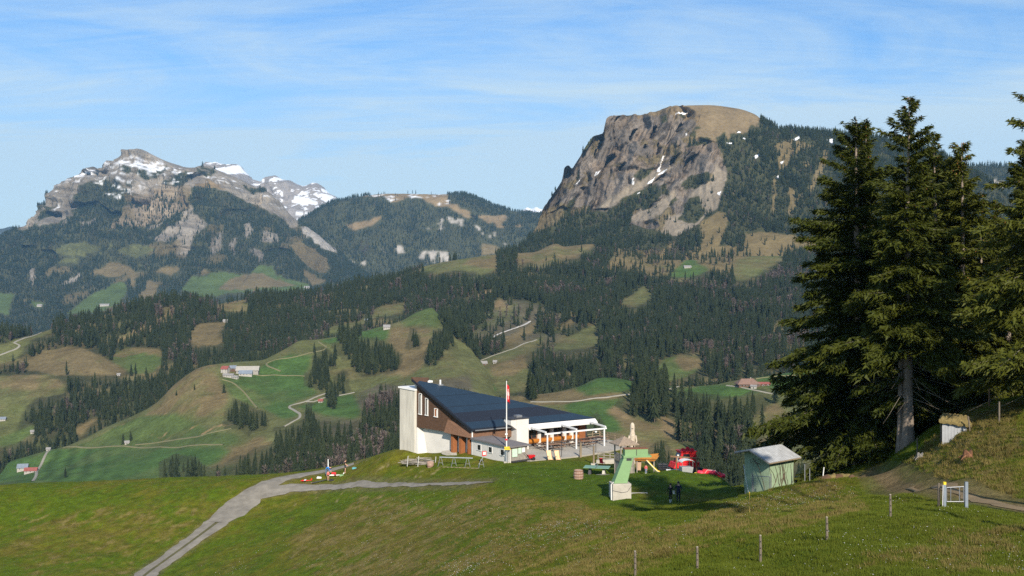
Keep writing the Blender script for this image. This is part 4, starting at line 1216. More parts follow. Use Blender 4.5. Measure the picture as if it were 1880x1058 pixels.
for p in ([(1205, 440), (1260, 400), (1330, 372), (1455, 415), (1455, 440), (1360, 415), (1265, 455)], [(1470, 425), (1560, 438), (1675, 520), (1665, 540), (1540, 488)], [(935, 545), (1000, 535), (1095, 528), (1085, 572), (1000, 588), (945, 560)], [(940, 615), (955, 590), (965, 612)], [(1150, 600), (1200, 570), (1270, 568), (1375, 580), (1375, 628), (1200, 635)], [(745, 618), (792, 640), (765, 650)], [(815, 645), (872, 612), (850, 658)]):
    q = inside(z7(p), jx, jy) & (fbm(X / 32, Z / 170, 3, 0.65, 90.0) + 0.8 * fbm(X / 13, Z / 50, 2, 0.6, 92.0) > 0.10)
    C[q] = np.array(LIME) * 1.1
    dn[q] = 0
q = inside(z7([(1525, 530), (1600, 540), (1630, 575), (1515, 605)]), jx, jy)
C[q] = BROWN
dn[q] = 0
q = inside(z7([(820, 250), (1340, 235), (1400, 340), (1200, 300), (1000, 300)]), jx, jy) & (fbm(X / 40, s['Y'] / 40, 3, 0.65, 95.0) > 0.34) & (dn < 0.5)
C[q] = SNOW
dn[q] = 0
dn *= 1 - 0.85 * smooth(0.40, 0.5, fbm(X / 160, s['Y'] / 200, 3, 0.5, 71.0))
s['C'], s['rock'] = soften(C, 1), np.full(x.shape, 0.35)
DENS['limestone_ridge'] = dn
BARE['limestone_ridge'] = [(0.06, [(300, 200), (1300, 200), (1300, 700), (300, 700)]), (0.6, [(640, 445), (675, 440), (680, 465), (645, 468)])]
finish_sheet(s, FARM_M, 'dark wooded ridge with pale limestone bands in the gap between the mountains', 'ridge')

# ---- snow peaks behind
s = make_sheet('snow_peaks', [
    [(180, 560, 8600), (1200, 560, 8600)],
    [(180, 430, 10000), (400, 360, 10000), (480, 385, 10000), (600, 390, 10000), (700, 440, 10000), (1200, 450, 10000)],
    [(180, 440, 11000), (300, 380, 11000), (360, 325, 11000), (380, 306, 11000), (395, 302, 11000), (415, 304, 11000), (432, 302, 11000), (442, 307, 11000), (455, 320, 11000), (470, 333, 11000), (482, 335, 11000), (490, 328, 11000), (505, 324, 11000), (520, 330, 11000), (540, 337, 11000), (556, 341, 11000), (575, 338, 11000), (590, 344, 11000), (604, 355, 11000),
     (614, 362, 11000), (650, 395, 11000), (760, 430, 11000), (900, 400, 11000), (960, 386, 11000), (968, 381, 11000), (976, 385, 11000), (984, 382, 11000), (996, 388, 11000), (1100, 400, 11000), (1200, 420, 11000)]],
    180, 1200, 340, 90, [(500, -250), (1500, -900)], [0.4, 1.4])
X, Z = s['X'].copy(), s['Z'].copy()
tt = smooth(0.6, 1.2, s['t'])[None]
s['Y'] -= tt * (1 - 0.7 * smooth(1.8, 2, s['t']))[None] * (260 * ridged((X + 0.4 * Z) / 380, Z / 500, 4, 0.55, 2.2))
s['Z'] += tt * (1 - 0.5 * smooth(1.85, 2, s['t']))[None] * (26 * ridged(X / 160, Z / 160, 4, 0.6, 6.2))
x, y = project(s)
C = np.zeros(x.shape + (3,))
C[:] = np.array((0.27, 0.245, 0.225))
C *= (1 + 0.25 * fbm(X / 60, Z / 60, 4, 0.6, 3.0))[..., None]
sn = fbm((X - 0.8 * Z) / 110, (Z + 0.3 * X) / 60, 5, 0.68, 4.7)
thr = np.where(inside([(392, 310), (440, 303), (452, 318), (420, 320)], x, y), -1.0, np.where(x < 480, 0.26, 0.16))
thr = np.where(inside([(540, 365), (560, 345), (615, 358), (610, 380), (560, 385)], x, y), 0.06, thr)
C[(sn > thr)] = SNOW
C[x > 900] = SNOW
s['C'], s['rock'] = C, np.full(x.shape, 0.6)
finish_sheet(s, FARM_M, 'pale snow-covered limestone peaks far behind the left mountain', 'mountain')

# ---- far ridges left and right
s = make_sheet('far_ridge', [
    [(1500, 520, 4300), (2400, 520, 4300)], [(1500, 420, 5000), (2400, 400, 5000)],
    [(1500, 330, 5600), (1700, 318, 5600), (1785, 304, 5600), (1800, 303, 5600), (1840, 304, 5600), (1900, 301, 5600), (2000, 296, 5600), (2400, 290, 5600)]], 1500, 2400, 150, 60, [(300, -80), (1000, -400)])
s['Z'] += 10 * fbm(s['X'] / 200, s['Y'] / 200, 4, 0.5, 3.0)
x, y = project(s, 5, 10)
C = np.zeros(x.shape + (3,))
C[:] = FLOOR
q = inside([(1818, 340), (1830, 328), (1850, 345), (1848, 352), (1830, 350)], x, y) & (fbm(s['X'] / 30, s['Y'] / 40, 3, 0.6, 2) > -0.2)
C[q] = LIME
dn = np.ones(x.shape)
dn[q] = 0
s['C'], s['rock'] = C, np.full(x.shape, 0.3)
DENS['far_ridge'] = dn
BARE['far_ridge'] = []
finish_sheet(s, FARM_M, 'dark wooded ridge in the distance at the right edge', 'ridge')
s = make_sheet('distant_ridge', [[(-600, 520, 9000), (500, 520, 9000)], [(-600, 440, 11000), (500, 450, 11000)], [(-600, 415, 12500), (-200, 424, 12500), (-40, 423, 12500), (5, 420, 12500), (18, 416, 12500), (30, 418, 12500), (60, 424, 12500), (500, 440, 12500)]], -600, 500, 90, 40, [(800, -300)])
s['Z'] += 15 * fbm(s['X'] / 300, s['Y'] / 300, 4, 0.5, 5.0)
project(s)
s['C'] = np.zeros(s['X'].shape + (3,)) + np.array((0.06, 0.07, 0.06))
s['rock'] = np.full(s['X'].shape, 0.2)
finish_sheet(s, FARM_M, 'faint distant ridge low on the horizon at the left edge', 'ridge')

# ---- the low country under it all, out to the horizon
gx = np.linspace(-16000, 16000, 61)
gy = np.linspace(-1500, 17000, 41)
GX, GY = np.meshgrid(gx, gy, indexing='ij')
GZ = -480 + 40 * fbm(GX / 2500, GY / 2500, 3) - 130 * smooth(3500, 6000, GY)
s = dict(name='valley_floor', X=GX, Y=GY, Z=GZ, px=gx, C=np.zeros(GX.shape + (3,)) + np.array((0.06, 0.075, 0.03)), rock=np.zeros(GX.shape))
finish_sheet(s, LANDM, 'low valley country under the hills', 'ground')

# ================================================================== vegetation
CONIFER = leaf_mat('spruce_far', (0.008, 0.016, 0.007), (0.030, 0.040, 0.014))
BAREM = leaf_mat('bare_twigs', (0.115, 0.095, 0.080), (0.185, 0.140, 0.118))
BARKF = mat('bark_far', (0.12, 0.095, 0.07), 0.9)

def conifer_mesh(seed, width=0.17, tiers=11, spikes=9):
    """spruce of unit height: ragged drooping tiers round a trunk"""
    r = random.Random(seed)
    b = MB()
    b.cur = 1
    b.tube([(0, 0, -0.06), (0, 0, 0.25)], [0.012, 0.009], 5, caps=False)
    b.cur = 0
    base = r.uniform(0.05, 0.14)
    for k in range(tiers):
        f = k / (tiers - 1)
        z = base + (1 - base) * f ** 0.92 * 0.95
        rad = width * ((1 - f) ** 0.75 * 0.93 + 0.07) * r.uniform(0.8, 1.15) * (0.8 if k == 0 else 1)
        dz = (1.25 - 0.35 * f) / tiers
        a0 = r.random() * 6.28
        top = (r.uniform(-.006, .006), r.uniform(-.006, .006), min(1.0, z + dz * 1.25))
        vs = [top]
        for i in range(spikes):
            a = a0 + 6.283 * (i + r.uniform(-.25, .25)) / spikes
            q = rad * r.uniform(0.72, 1.28)
            vs.append((q * math.cos(a), q * math.sin(a), z - dz * r.uniform(0.15, 0.75)))
            a2 = a + 6.283 * 0.5 / spikes
            q2 = rad * r.uniform(0.35, 0.55)
            vs.append((q2 * math.cos(a2), q2 * math.sin(a2), z + dz * r.uniform(0.05, 0.4)))
        n = 2 * spikes
        b.add(vs, [(0, 1 + i, 1 + (i + 1) % n) for i in range(n)])
    me = bpy.data.meshes.new('spruce')
    me.from_pydata(b.v, [], b.f)
    me.materials.append(CONIFER)
    me.materials.append(BARKF)
    me.polygons.foreach_set('material_index', b.m)
    return me

def bare_mesh(seed):
    """leafless broadleaf or larch of unit height: trunk and a haze of twigs"""
    r = random.Random(seed)
    b = MB()
    b.cur = 1
    b.tube([(0, 0, -0.05), (0.01, 0, 0.5), (0, 0.01, 0.9)], [0.014, 0.009, 0.003], 4, caps=False)
    b.cur = 0
    for k in range(90):
        z0 = r.uniform(0.2, 0.8)
        a = r.random() * 6.283
        L = r.uniform(0.10, 0.26) * (1.15 - 0.6 * z0)
        d = Vector((math.cos(a), math.sin(a), r.uniform(0.4, 1.3))).normalized()
        s0 = Vector((math.cos(a), math.sin(a), 0)) * r.uniform(0.0, 0.09) + Vector((0, 0, z0))
        w = Vector((-math.sin(a), math.cos(a), 0)) * r.uniform(0.010, 0.026)
        b.add([s0 - w, s0 + w, s0 + d * L], [(0, 1, 2)])
        e = s0 + d * L * 0.4
        b.add([e - w * .7, e + w * .7, e + (d + Vector((r.uniform(-.7, .7), r.uniform(-.7, .7), .2))).normalized() * L * 0.8], [(0, 1, 2)])
    me = bpy.data.meshes.new('bare_tree')
    me.from_pydata(b.v, [], b.f)
    me.materials.append(BAREM)
    me.materials.append(BARKF)
    me.polygons.foreach_set('material_index', b.m)
    return me

PROTO = bpy.data.collections.new('tree_shapes')      # never linked to the scene: only shapes to copy from
CON = [conifer_mesh(20 + i, w, t, sp) for i, (w, t, sp) in enumerate(((0.15, 11, 9), (0.18, 10, 9), (0.13, 12, 8), (0.20, 9, 9), (0.16, 12, 9)))]
BAR = [bare_mesh(70 + i) for i in range(3)]
NCON = len(CON)
for i, me in enumerate(CON + BAR):
    o = bpy.data.objects.new('tree_shape_%02d' % i, me)
    PROTO.objects.link(o)

def scatter(name, pts, sc, rz, vi, coll, label, cat):
    """ONE stuff object: its points carry instances of the shapes in coll"""
    me = bpy.data.meshes.new(name)
    n = len(pts)
    me.vertices.add(n)
    me.vertices.foreach_set('co', np.asarray(pts, np.float32).ravel())
    for nm, ty, d in (('size', 'FLOAT', np.asarray(sc, np.float32)), ('turn', 'FLOAT', np.asarray(rz, np.float32)), ('shape', 'INT', np.asarray(vi, np.int32))):
        me.attributes.new(nm, ty, 'POINT').data.foreach_set('value', d)
    o = bpy.data.objects.new(name, me)
    COL.objects.link(o)
    ng = bpy.data.node_groups.new(name, 'GeometryNodeTree')
    ng.interface.new_socket('Geometry', in_out='INPUT', socket_type='NodeSocketGeometry')
    ng.interface.new_socket('Geometry', in_out='OUTPUT', socket_type='NodeSocketGeometry')
    N, L = ng.nodes, ng.links
    gi, go = N.new('NodeGroupInput'), N.new('NodeGroupOutput')
    mp = N.new('GeometryNodeMeshToPoints')
    ip = N.new('GeometryNodeInstanceOnPoints')
    ci = N.new('GeometryNodeCollectionInfo')
    ci.inputs['Collection'].default_value = coll
    ci.inputs['Separate Children'].default_value = True
    ci.inputs['Reset Children'].default_value = True
    ip.inputs['Pick Instance'].default_value = True
    def att(nm, ty):
        a = N.new('GeometryNodeInputNamedAttribute')
        a.data_type = ty
        a.inputs['Name'].default_value = nm
        return a.outputs[0]
    cx = N.new('ShaderNodeCombineXYZ')
    L.new(att('turn', 'FLOAT'), cx.inputs[2])
    L.new(gi.outputs[0], mp.inputs[0])
    L.new(mp.outputs[0], ip.inputs['Points'])
    L.new(ci.outputs[0], ip.inputs['Instance'])
    L.new(att('shape', 'INT'), ip.inputs['Instance Index'])
    L.new(cx.outputs[0], ip.inputs['Rotation'])
    L.new(att('size', 'FLOAT'), ip.inputs['Scale'])
    L.new(ip.outputs[0], go.inputs[0])
    md = o.modifiers.new('scatter', 'NODES')
    md.node_group = ng
    return tag(o, label, cat, kind='stuff')

SIL = np.array([(-50, 893), (300, 878), (540, 862), (690, 838), (736, 824), (737, 712), (765, 698), (1083, 772), (1112, 788), (1130, 803), (1170, 803), (1190, 850), (1235, 832), (1285, 835), (1330, 880), (1400, 850), (1425, 700), (1440, 560), (1480, 430), (1880, 250)], float)
def forest(sheet, per_area, h_lo, h_hi, pick, label, cat='forest'):
    """trees over a sheet's woods; the largest in view are returned to be placed one by one"""
    s = SHEETS[sheet]
    X, Y, Z = s['X'], s['Y'], s['Z']
    a = np.stack([X[1:, :-1] - X[:-1, :-1], Y[1:, :-1] - Y[:-1, :-1], Z[1:, :-1] - Z[:-1, :-1]], -1)
    b = np.stack([X[:-1, 1:] - X[:-1, :-1], Y[:-1, 1:] - Y[:-1, :-1], Z[:-1, 1:] - Z[:-1, :-1]], -1)
    area = np.linalg.norm(np.cross(a, b), axis=-1)
    dn = DENS[sheet]
    w = area * dn[:-1, :-1] / per_area
    vis = (s['PX'][:-1, :-1] > -120) & (s['PX'][:-1, :-1] < 2000) & (s['PY'][:-1, :-1] < 925) & (s['t'][None, :-1] < s['crest'] + 0.35)
    if sheet == 'wooded_slopes':
        vis &= ~((s['PX'][:-1, :-1] > 1600) & (s['PY'][:-1, :-1] > 500))
    w = np.where(vis, w, 0)
    lam = w.ravel()
    cnt = RNG.poisson(np.minimum(lam, 40))
    cell = np.repeat(np.arange(lam.size), cnt)
    n = len(cell)
    i, j = np.unravel_index(cell, w.shape)
    u, v = RNG.random(n), RNG.random(n)
    P = np.stack([q[i, j] * (1 - u) * (1 - v) + q[i + 1, j] * u * (1 - v) + q[i, j + 1] * (1 - u) * v + q[i + 1, j + 1] * u * v for q in (X, Y, Z)], -1)
    h = h_lo * 0.72 + (h_hi * 1.1 - h_lo * 0.72) * RNG.beta(2, 1.8, n)
    h *= 0.9 + 0.35 * vnoise(P[:, 0] / 55, P[:, 1] / 55)
    px = CX + FPX * P[:, 0] / P[:, 1]
    py = CY - FPX * P[:, 2] / P[:, 1]
    hp = h * FPX / P[:, 1]
    # do not let a tree stand in front of open ground that shows in the picture
    keep = np.ones(n, bool)
    PYm = np.minimum.accumulate(s['PY'], axis=1)
    cr = int(np.searchsorted(s['t'], s['crest']))
    for c in np.unique(i):
        k = np.nonzero(i == c)[0]
        for fh in (0.3, 0.6, 0.88):
            r = np.searchsorted(-PYm[c], -(py[k] - fh * hp[k]))
            d2 = np.where(r > cr, 1.0, dn[c, np.minimum(r, dn.shape[1] - 1)])
            keep[k] &= (d2 > 0.03) | (dn[c, j[k]] < 0.3)
    bare = np.zeros(n)
    for f, poly in BARE[sheet]:
        m = inside(poly, px, py)
        bare[m] = np.maximum(bare[m], f)
    clump = smooth(-0.1, 0.45, fbm(P[:, 0] / 70, P[:, 1] / 70, 3, 0.5, 5.0))
    isb = RNG.random(n) < bare * (0.08 + 2.0 * clump ** 2)
    vi = np.where(isb, NCON + RNG.integers(0, len(BAR), n), RNG.integers(0, NCON, n))
    h = np.where(isb, h * 0.8, h)
    P[:, 2] -= 0.3
    order = np.nonzero(keep)[0]
    chosen = []
    if pick:
        sil = np.interp(px, SIL[:, 0], SIL[:, 1])
        ok = keep & ~isb & (px > 4) & (px < 1425) & (py - 0.6 * hp < sil - 2)
        o = np.nonzero(ok)[0]
        o = o[np.argsort(-hp[o])]
        # spread over the woods, the largest first
        taken = {}
        for k in o:
            key = (int(px[k] / 9), int(py[k] / 12))
            if key in taken:
                continue
            taken[key] = 1
            chosen.append(k)
            if len(chosen) >= pick:
                break
        cs = set(chosen)
        order = np.array([k for k in order if k not in cs])
    scatter(sheet + '_forest', P[order], h[order], RNG.random(len(order)) * 6.283, vi[order], PROTO, label, cat)
    return [(P[k], h[k], int(vi[k]), px[k], py[k], hp[k]) for k in chosen]

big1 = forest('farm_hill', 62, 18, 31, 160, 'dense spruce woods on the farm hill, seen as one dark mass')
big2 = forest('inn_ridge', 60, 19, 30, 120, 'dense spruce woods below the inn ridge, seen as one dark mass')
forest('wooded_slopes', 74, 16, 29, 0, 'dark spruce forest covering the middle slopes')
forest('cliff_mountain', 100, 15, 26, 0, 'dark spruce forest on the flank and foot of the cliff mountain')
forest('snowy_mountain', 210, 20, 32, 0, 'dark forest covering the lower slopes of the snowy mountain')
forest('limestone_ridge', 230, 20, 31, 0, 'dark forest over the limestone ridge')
forest('far_ridge', 260, 20, 30, 0, 'dark forest on the distant ridge at the right edge')

WOODNAMES = [(p, n) for p, n in zip(FARM_WOODS, ('square wood beyond the farm road', 'clump of spruces on the farm meadow', 'little clump right of the farm meadow', 'clump beside the small red hut', 'small wood below the farm on the left hill',
             'large wood left of the restaurant', 'small wood by the striped field', 'dark wood above the left end of the roof', 'clump on the brown slope above the roof', 'clump on the brown slope right of the pale house', 'dark wood on the steep flank above the roof'))]
WOODNAMES += [(p, n) for p, n in zip(INN_WOODS, ('wide wood below the inn', 'wood behind the red vehicle', 'wood behind the green pylon', 'trees behind the pergola corner', 'trees just above the restaurant roof'))]
for P_, h_, v_, px_, py_, hp_ in big1 + big2:
    nm = None
    for poly, n in WOODNAMES:
        if inside(poly, np.array([px_]), np.array([py_ - 0.3 * hp_]))[0] or inside(poly, np.array([px_]), np.array([py_]))[0]:
            nm = n
            break
    nm = nm or 'woods in the middle distance'
    o = bpy.data.objects.new('spruce_tree', CON[v_ % NCON])
    COL.objects.link(o)
    o.location = P_
    o.rotation_euler = (0, 0, random.random() * 6.28)
    o.scale = (h_, h_, h_)
    tag(o, 'dark spruce in the ' + nm if nm.startswith(('square', 'clump', 'little', 'small', 'large', 'dark', 'wide', 'wood')) else 'dark spruce among the ' + nm, 'tree', 'spruces of the ' + nm)
for sh, px_, py_, h_, lab in (('farm_hill', 357, 717, 9, 'lone small tree high on the brown farm hill slope'), ('farm_hill', 411, 722, 13, 'dark bushy tree on the slope left under the farm'), ('farm_hill', 226, 816, 14, 'left one of two trees beside the small hut on the green slope'),
                              ('farm_hill', 240, 810, 13, 'right one of two trees beside the small hut on the green slope'), ('farm_hill', 324, 727, 8, 'tiny tree on the bare left edge of the farm hill'), ('farm_hill', 577, 648, 16, 'lone dark spruce on the crest beside the bend of the farm road'),
                              ('inn_ridge', 1423, 741, 17, 'lone spruce on the slope below the inn road'), ('farm_hill', 120, 877, 11, 'pale tree at the bottom of the striped field'), ('inn_ridge', 1100, 800, 14, 'dark conifer right behind the corner of the pergola'), ('wooded_slopes', 885, 716, 14, 'spruce standing by the green patch above the roof'), ('wooded_slopes', 122, 690, 26, 'tall dark spruce in front of the brown knoll on the left')):
    o = bpy.data.objects.new('spruce_tree', CON[int(px_) % NCON])
    COL.objects.link(o)
    o.location = on_sheet(sh, px_, py_)
    o.scale = (h_ * 1.5, h_ * 1.5, h_) if h_ < 18 else (h_,) * 3
    tag(o, lab, 'tree')

# ------------------------------------------------------------------ the big spruces
NEEDLE = leaf_mat('spruce_needles', (0.022, 0.034, 0.004), (0.070, 0.076, 0.009), 0.6)
BARK = mat('spruce_bark', (0.23, 0.185, 0.145), 0.95, var=0.40, scale=2.5, bump=1.0, bscale=6, stretch=(1, 1, 0.35))
TWIG = mat('grey_twigs', (0.19, 0.165, 0.13), 0.9, var=0.3)
CONE = mat('spruce_cones', (0.28, 0.115, 0.035), 0.8, var=0.3)

def spruce(name, base, height, rmax, clear, label, group, seed, lean=(0, 0), dens=1.0, trunk_r=0.42, cones=True, skew=0.0, sparse_top=0.0, fill=1.0):
    """Norway spruce: trunk, drooping limbs with hanging sprays, bare lower twigs, cones near the top"""
    r = np.random.default_rng(seed)
    root = empty(name, base, 0, label, 'tree', group)
    zs = np.linspace(-0.8, height, 16)
    wob = 0.10 * np.sin(zs * 0.35 + seed)
    def axis(z):
        return np.stack([lean[0] * (z / height) ** 1.2 + 0.10 * np.sin(z * 0.35 + seed) * (z / height), lean[1] * z / height + 0 * z, z], -1)
    A = axis(np.maximum(zs, 0))
    A[:, 2] = zs
    rad = trunk_r * np.maximum(0.02, (1 - np.maximum(zs, 0) / height)) ** 0.85 + 0.012
    rad[0] *= 1.6
    rad[1] *= 1.12
    b = MB()
    b.tube([tuple(p) for p in A], [float(q) for q in rad], 12)
    b.build('trunk', BARK, root)
    # limbs
    hs = []
    z = clear * (0.55 if clear < 10 else 0.97)
    while z < height * 0.992:
        f = z / height
        n = max(3, int(round((6.6 - 1.8 * f) * dens * r.uniform(0.75, 1.25))))
        if f > 0.8 and r.random() < sparse_top:
            n = max(1, n - 2)
        for _ in range(n):
            hs.append(z + r.uniform(-0.18, 0.18))
        z += (0.62 - 0.22 * f) * (1.0 if z > clear else 1.4)
    hs = np.array(hs)
    m = len(hs)
    f = np.clip(hs / height, 0, 1)
    prof = np.minimum(1.0, (1 - f) * 1.28 + 0.02) ** 0.72 * np.clip(0.55 + 0.45 * (hs - clear * 0.4) / (clear * 0.9 + 1e-3), 0.5, 1.0)
    L = rmax * prof * r.uniform(0.45, 1.15, m) * (1 + 0.25 * np.sin(hs * 1.7 + seed) * 0.5)
    L = np.maximum(L, 0.25 + 0.2 * r.random(m))
    az = r.random(m) * 2 * math.pi
    L *= 1 + skew * np.cos(az)
    pitch = np.interp(f, [0, 0.35, 0.7, 1.0], [-0.30, -0.12, 0.12, 0.75]) + r.normal(0, 0.10, m)
    droop = np.interp(f, [0, 0.5, 1.0], [0.34, 0.22, -0.05]) + r.normal(0, 0.05, m)
    d0 = np.stack([np.cos(az), np.sin(az)], -1)
    org = axis(hs)
    T = np.linspace(0, 1, 5)
    def limb(k, t):
        """point(s) along limb k"""
        ll = L[k] * t
        zz = np.tan(pitch[k]) * ll - droop[k] * L[k] * (t ** 1.6) + 0.30 * droop[k] * L[k] * t ** 4
        return np.stack([org[k, 0] + d0[k, 0] * ll, org[k, 1] + d0[k, 1] * ll, org[k, 2] + zz], -1)
    dead = (hs < clear * 1.05) & (r.random(m) < 0.75)
    V, F = [], []
    for k in range(m):
        P = limb(k, T)
        w0 = 0.009 + 0.0045 * L[k]
        side = np.array((-d0[k, 1], d0[k, 0], 0))
        b0 = len(V)
        for q, t in zip(P, T):
            w = w0 * (1 - 0.85 * t)
            V += [q + side * w, q - side * w * 0.6 + np.array((0, 0, w)), q - side * w * 0.6 - np.array((0, 0, w))]
        for i in range(4):
            a = b0 + 3 * i
            for c in range(3):
                c2 = (c + 1) % 3
                F.append((a + c, a + c2, a + 3 + c2, a + 3 + c))
    o = bpy.data.objects.new('limbs', np_mesh('limbs', np.array(V), np.array(F)))
    o.data.materials.append(TWIG)
    COL.objects.link(o)
    o.parent = root
    # sprays: many narrow pointed leaves of needles hanging from and fanning off the limbs
    live = np.nonzero(~dead)[0]
    cnt = np.maximum(14, (L[live] * 82 * fill).astype(int))
    kk = np.repeat(live, cnt)
    n = len(kk)
    t = r.random(n) ** 0.72
    t = 0.05 + 0.95 * t
    ll = L[kk] * t
    zz = np.tan(pitch[kk]) * ll - droop[kk] * L[kk] * (t ** 1.6) + 0.30 * droop[kk] * L[kk] * t ** 4
    P = np.stack([org[kk, 0] + d0[kk, 0] * ll, org[kk, 1] + d0[kk, 1] * ll, org[kk, 2] + zz], -1)
    fan = r.normal(0, 0.85, n)
    ca, sa = np.cos(fan), np.sin(fan)
    dirx = d0[kk, 0] * ca - d0[kk, 1] * sa
    diry = d0[kk, 0] * sa + d0[kk, 1] * ca
    hang = np.clip(r.normal(0.62 - 0.75 * f[kk], 0.45, n), -0.35, 1.6)
    dv = np.stack([dirx, diry, -hang], -1)
    dv /= np.linalg.norm(dv, axis=1)[:, None]
    ln = r.uniform(0.24, 0.80, n) * (1.0 - 0.45 * f[kk])
    wd = ln * r.uniform(0.14, 0.26, n)
    rnd = np.stack([d0[kk, 0], d0[kk, 1], 0 * ll], -1) + r.normal(0, 0.6, (n, 3))
    rnd /= np.linalg.norm(rnd, axis=1)[:, None]
    P = P + r.normal(0, 0.06, (n, 3)) * (1 + L[kk] * 0.2)[:, None]
    lat = r.normal(0, 0.10, n) * L[kk] * (0.35 + 0.65 * (1 - np.abs(2 * t - 1)))
    P = P + np.stack([-d0[kk, 1] * lat, d0[kk, 0] * lat, -0.25 * np.abs(lat)], -1)
    tip = P + dv * ln[:, None]
    tip[:, 2] -= 0.06
    Vn = np.stack([P + rnd * wd[:, None], P - rnd * wd[:, None], tip], 1).reshape(-1, 3)
    Fn = np.arange(3 * n).reshape(n, 3)
    o = bpy.data.objects.new('foliage', np_mesh('foliage', Vn, Fn))
    o.data.materials.append(NEEDLE)
    COL.objects.link(o)
    o.parent = root
    if cones:
        top = live[(f[live] > 0.45)]
        kc = r.choice(top, min(130, len(top)))
        kc = np.repeat(kc, 2)
        tt = r.uniform(0.5, 1.0, len(kc))
        mb = MB()
        for k, t1 in zip(kc, tt):
            q = limb(k, np.array([t1]))[0] + r.normal(0, 0.06, 3)
            w = 0.035
            mb.add([(q[0] - w, q[1] - w, q[2]), (q[0] + w, q[1] - w, q[2]), (q[0], q[1] + w * 1.2, q[2]), (q[0], q[1], q[2] - 0.17)], [(0, 1, 2), (0, 1, 3), (1, 2, 3), (2, 0, 3)])
        mb.build('cones', CONE, root)
    return root

GR = 'tall spruces on the right'
def sp(px, D, top, **kw):
    g = gd(px, D)
    hgt = (CY - top) / FPX * D - g.z
    return spruce('spruce_tree', (g.x, g.y, g.z), hgt, group=GR, **kw)
T_A = sp(1580, 95, 222, rmax=7.8, clear=3.8, label='broad dark spruce with a low crown behind the green shed', seed=3, trunk_r=0.62, lean=(-0.45, 0), skew=-0.12, dens=1.35, fill=1.25)
sp(1588, 96.5, 226, rmax=3.2, clear=9, label='slim second spire beside the top of the broad dark spruce', seed=4, trunk_r=0.4, dens=0.8)
sp(1667, 86, 179, rmax=5.6, clear=7.0, label='tallest spruce with two pale bare trunks showing, standing on the bank', seed=5, trunk_r=0.42, dens=1.15, sparse_top=0.55, fill=1.15)
sp(1653, 86.6, 300, rmax=4.2, clear=7.5, label='thinner left trunk of the pair on the bank, its top inside the tallest crown', seed=6, trunk_r=0.27, dens=0.75, lean=(0.2, 0), cones=False)
T_D = sp(1716, 93, 246, rmax=4.8, clear=3, label='spruce just right of the tallest one, its tip rust-brown with cones', seed=8, trunk_r=0.38)
sp(1764, 91, 262, rmax=5.0, clear=3, label='spruce with a thin crooked tip, right of the spruce group', seed=9, trunk_r=0.38, lean=(0.15, 0))
sp(1800, 96, 420, rmax=4.8, clear=1.0, label='shorter dark spruce filling the gap behind the grassy hut', seed=10, trunk_r=0.36, cones=False, dens=0.9)
T_F = sp(1935, 75, 110, rmax=6.0, clear=2.5, label='big spruce cut off by the right edge of the photo', seed=12, trunk_r=0.48, skew=-0.1)
sp(1850, 92, 440, rmax=5.2, clear=1.0, label='dark spruce in the shade behind the post on the bank top', seed=13, trunk_r=0.36, cones=False, dens=0.9)
for k, (src, px_, D_, sc_, lab) in enumerate(((T_D, 1626, 98, 0.92, 'dark spruce wedged between the broad spruce and the tallest one'), (T_D, 1692, 99, 0.96, 'dark spruce half hidden right behind the tallest one'), (T_A, 1742, 101, 0.84, 'dark spruce filling the space behind the crooked-tip spruce'), (T_D, 1830, 97, 0.72, 'low dark spruce in the gap left of the right edge tree'), (T_A, 1888, 98, 0.78, 'dark spruce behind the right edge tree'), (T_D, 1546, 103, 0.80, 'dark spruce behind the left half of the broad spruce'))):
    c = copy_tree(src)
    c.location = gd(px_, D_)
    c.rotation_euler = (0, 0, 0.7 + 1.9 * k)
    c.scale = (sc_,) * 3
    c['label'] = lab
for k, (x_, y_, h_, lab) in enumerate(((27.0, 37.8, 33, 'high-crowned spruce added outside the right edge to shade the lawn, middle of its group'), (22.8, 36.5, 26, 'high-crowned spruce added outside the right edge to shade the lawn, left of its group'), (29.2, 39.0, 33, 'high-crowned spruce added outside the right edge to shade the lawn, right of its group'))):
    z_ = float(H(np.array([x_]), np.array([float(y_)]))[0])  # unseen spruces added to shade the lawn, crowns raised and trunks thinned for it
    if k == 0:
        T_SHADE = spruce('spruce_tree', (x_, y_, z_), h_, 5.4, 21.5, lab, 'added shade spruces beyond the right edge', 41, trunk_r=0.20, dens=1.3, cones=False)
    else:
        c = copy_tree(T_SHADE)
        c.location = (x_, y_, z_)
        c.rotation_euler = (0, 0, 1.1 + 1.7 * k)
        c.scale = (h_ / 33.0,) * 3
        c['label'] = lab

# ------------------------------------------------------------------ grass tufts and crocuses on the near meadow
def blades(seed, n, h, spread, lean, w=0.012):
    r = random.Random(seed)
    v, fc = [], []
    for k in range(n):
        a = r.random() * 6.283
        c = (r.uniform(-spread, spread), r.uniform(-spread, spread))
        hh = h * r.uniform(0.5, 1.1)
        d = (math.cos(a) * lean * r.random() * hh, math.sin(a) * lean * r.random() * hh)
        s1 = (-math.sin(a) * w, math.cos(a) * w)
        b0 = len(v)
        v += [(c[0] - s1[0], c[1] - s1[1], -0.03), (c[0] + s1[0], c[1] + s1[1], -0.03), (c[0] + d[0], c[1] + d[1], hh)]
        fc.append((b0, b0 + 1, b0 + 2))
    me = bpy.data.meshes.new('grass_tuft')
    me.from_pydata(v, [], fc)
    return me
def flat(col, name, col2=None):
    return leaf_mat(name, col, col2 or tuple(c * 1.5 for c in col), 0.8)
G1 = flat((0.056, 0.090, 0.007), 'grass_green', (0.112, 0.126, 0.013))
G2 = flat((0.105, 0.086, 0.020), 'grass_dead', (0.195, 0.155, 0.052))
G3 = flat((0.72, 0.70, 0.74), 'crocus_petal', (0.80, 0.78, 0.80))
TUFT = bpy.data.collections.new('tuft_shapes')
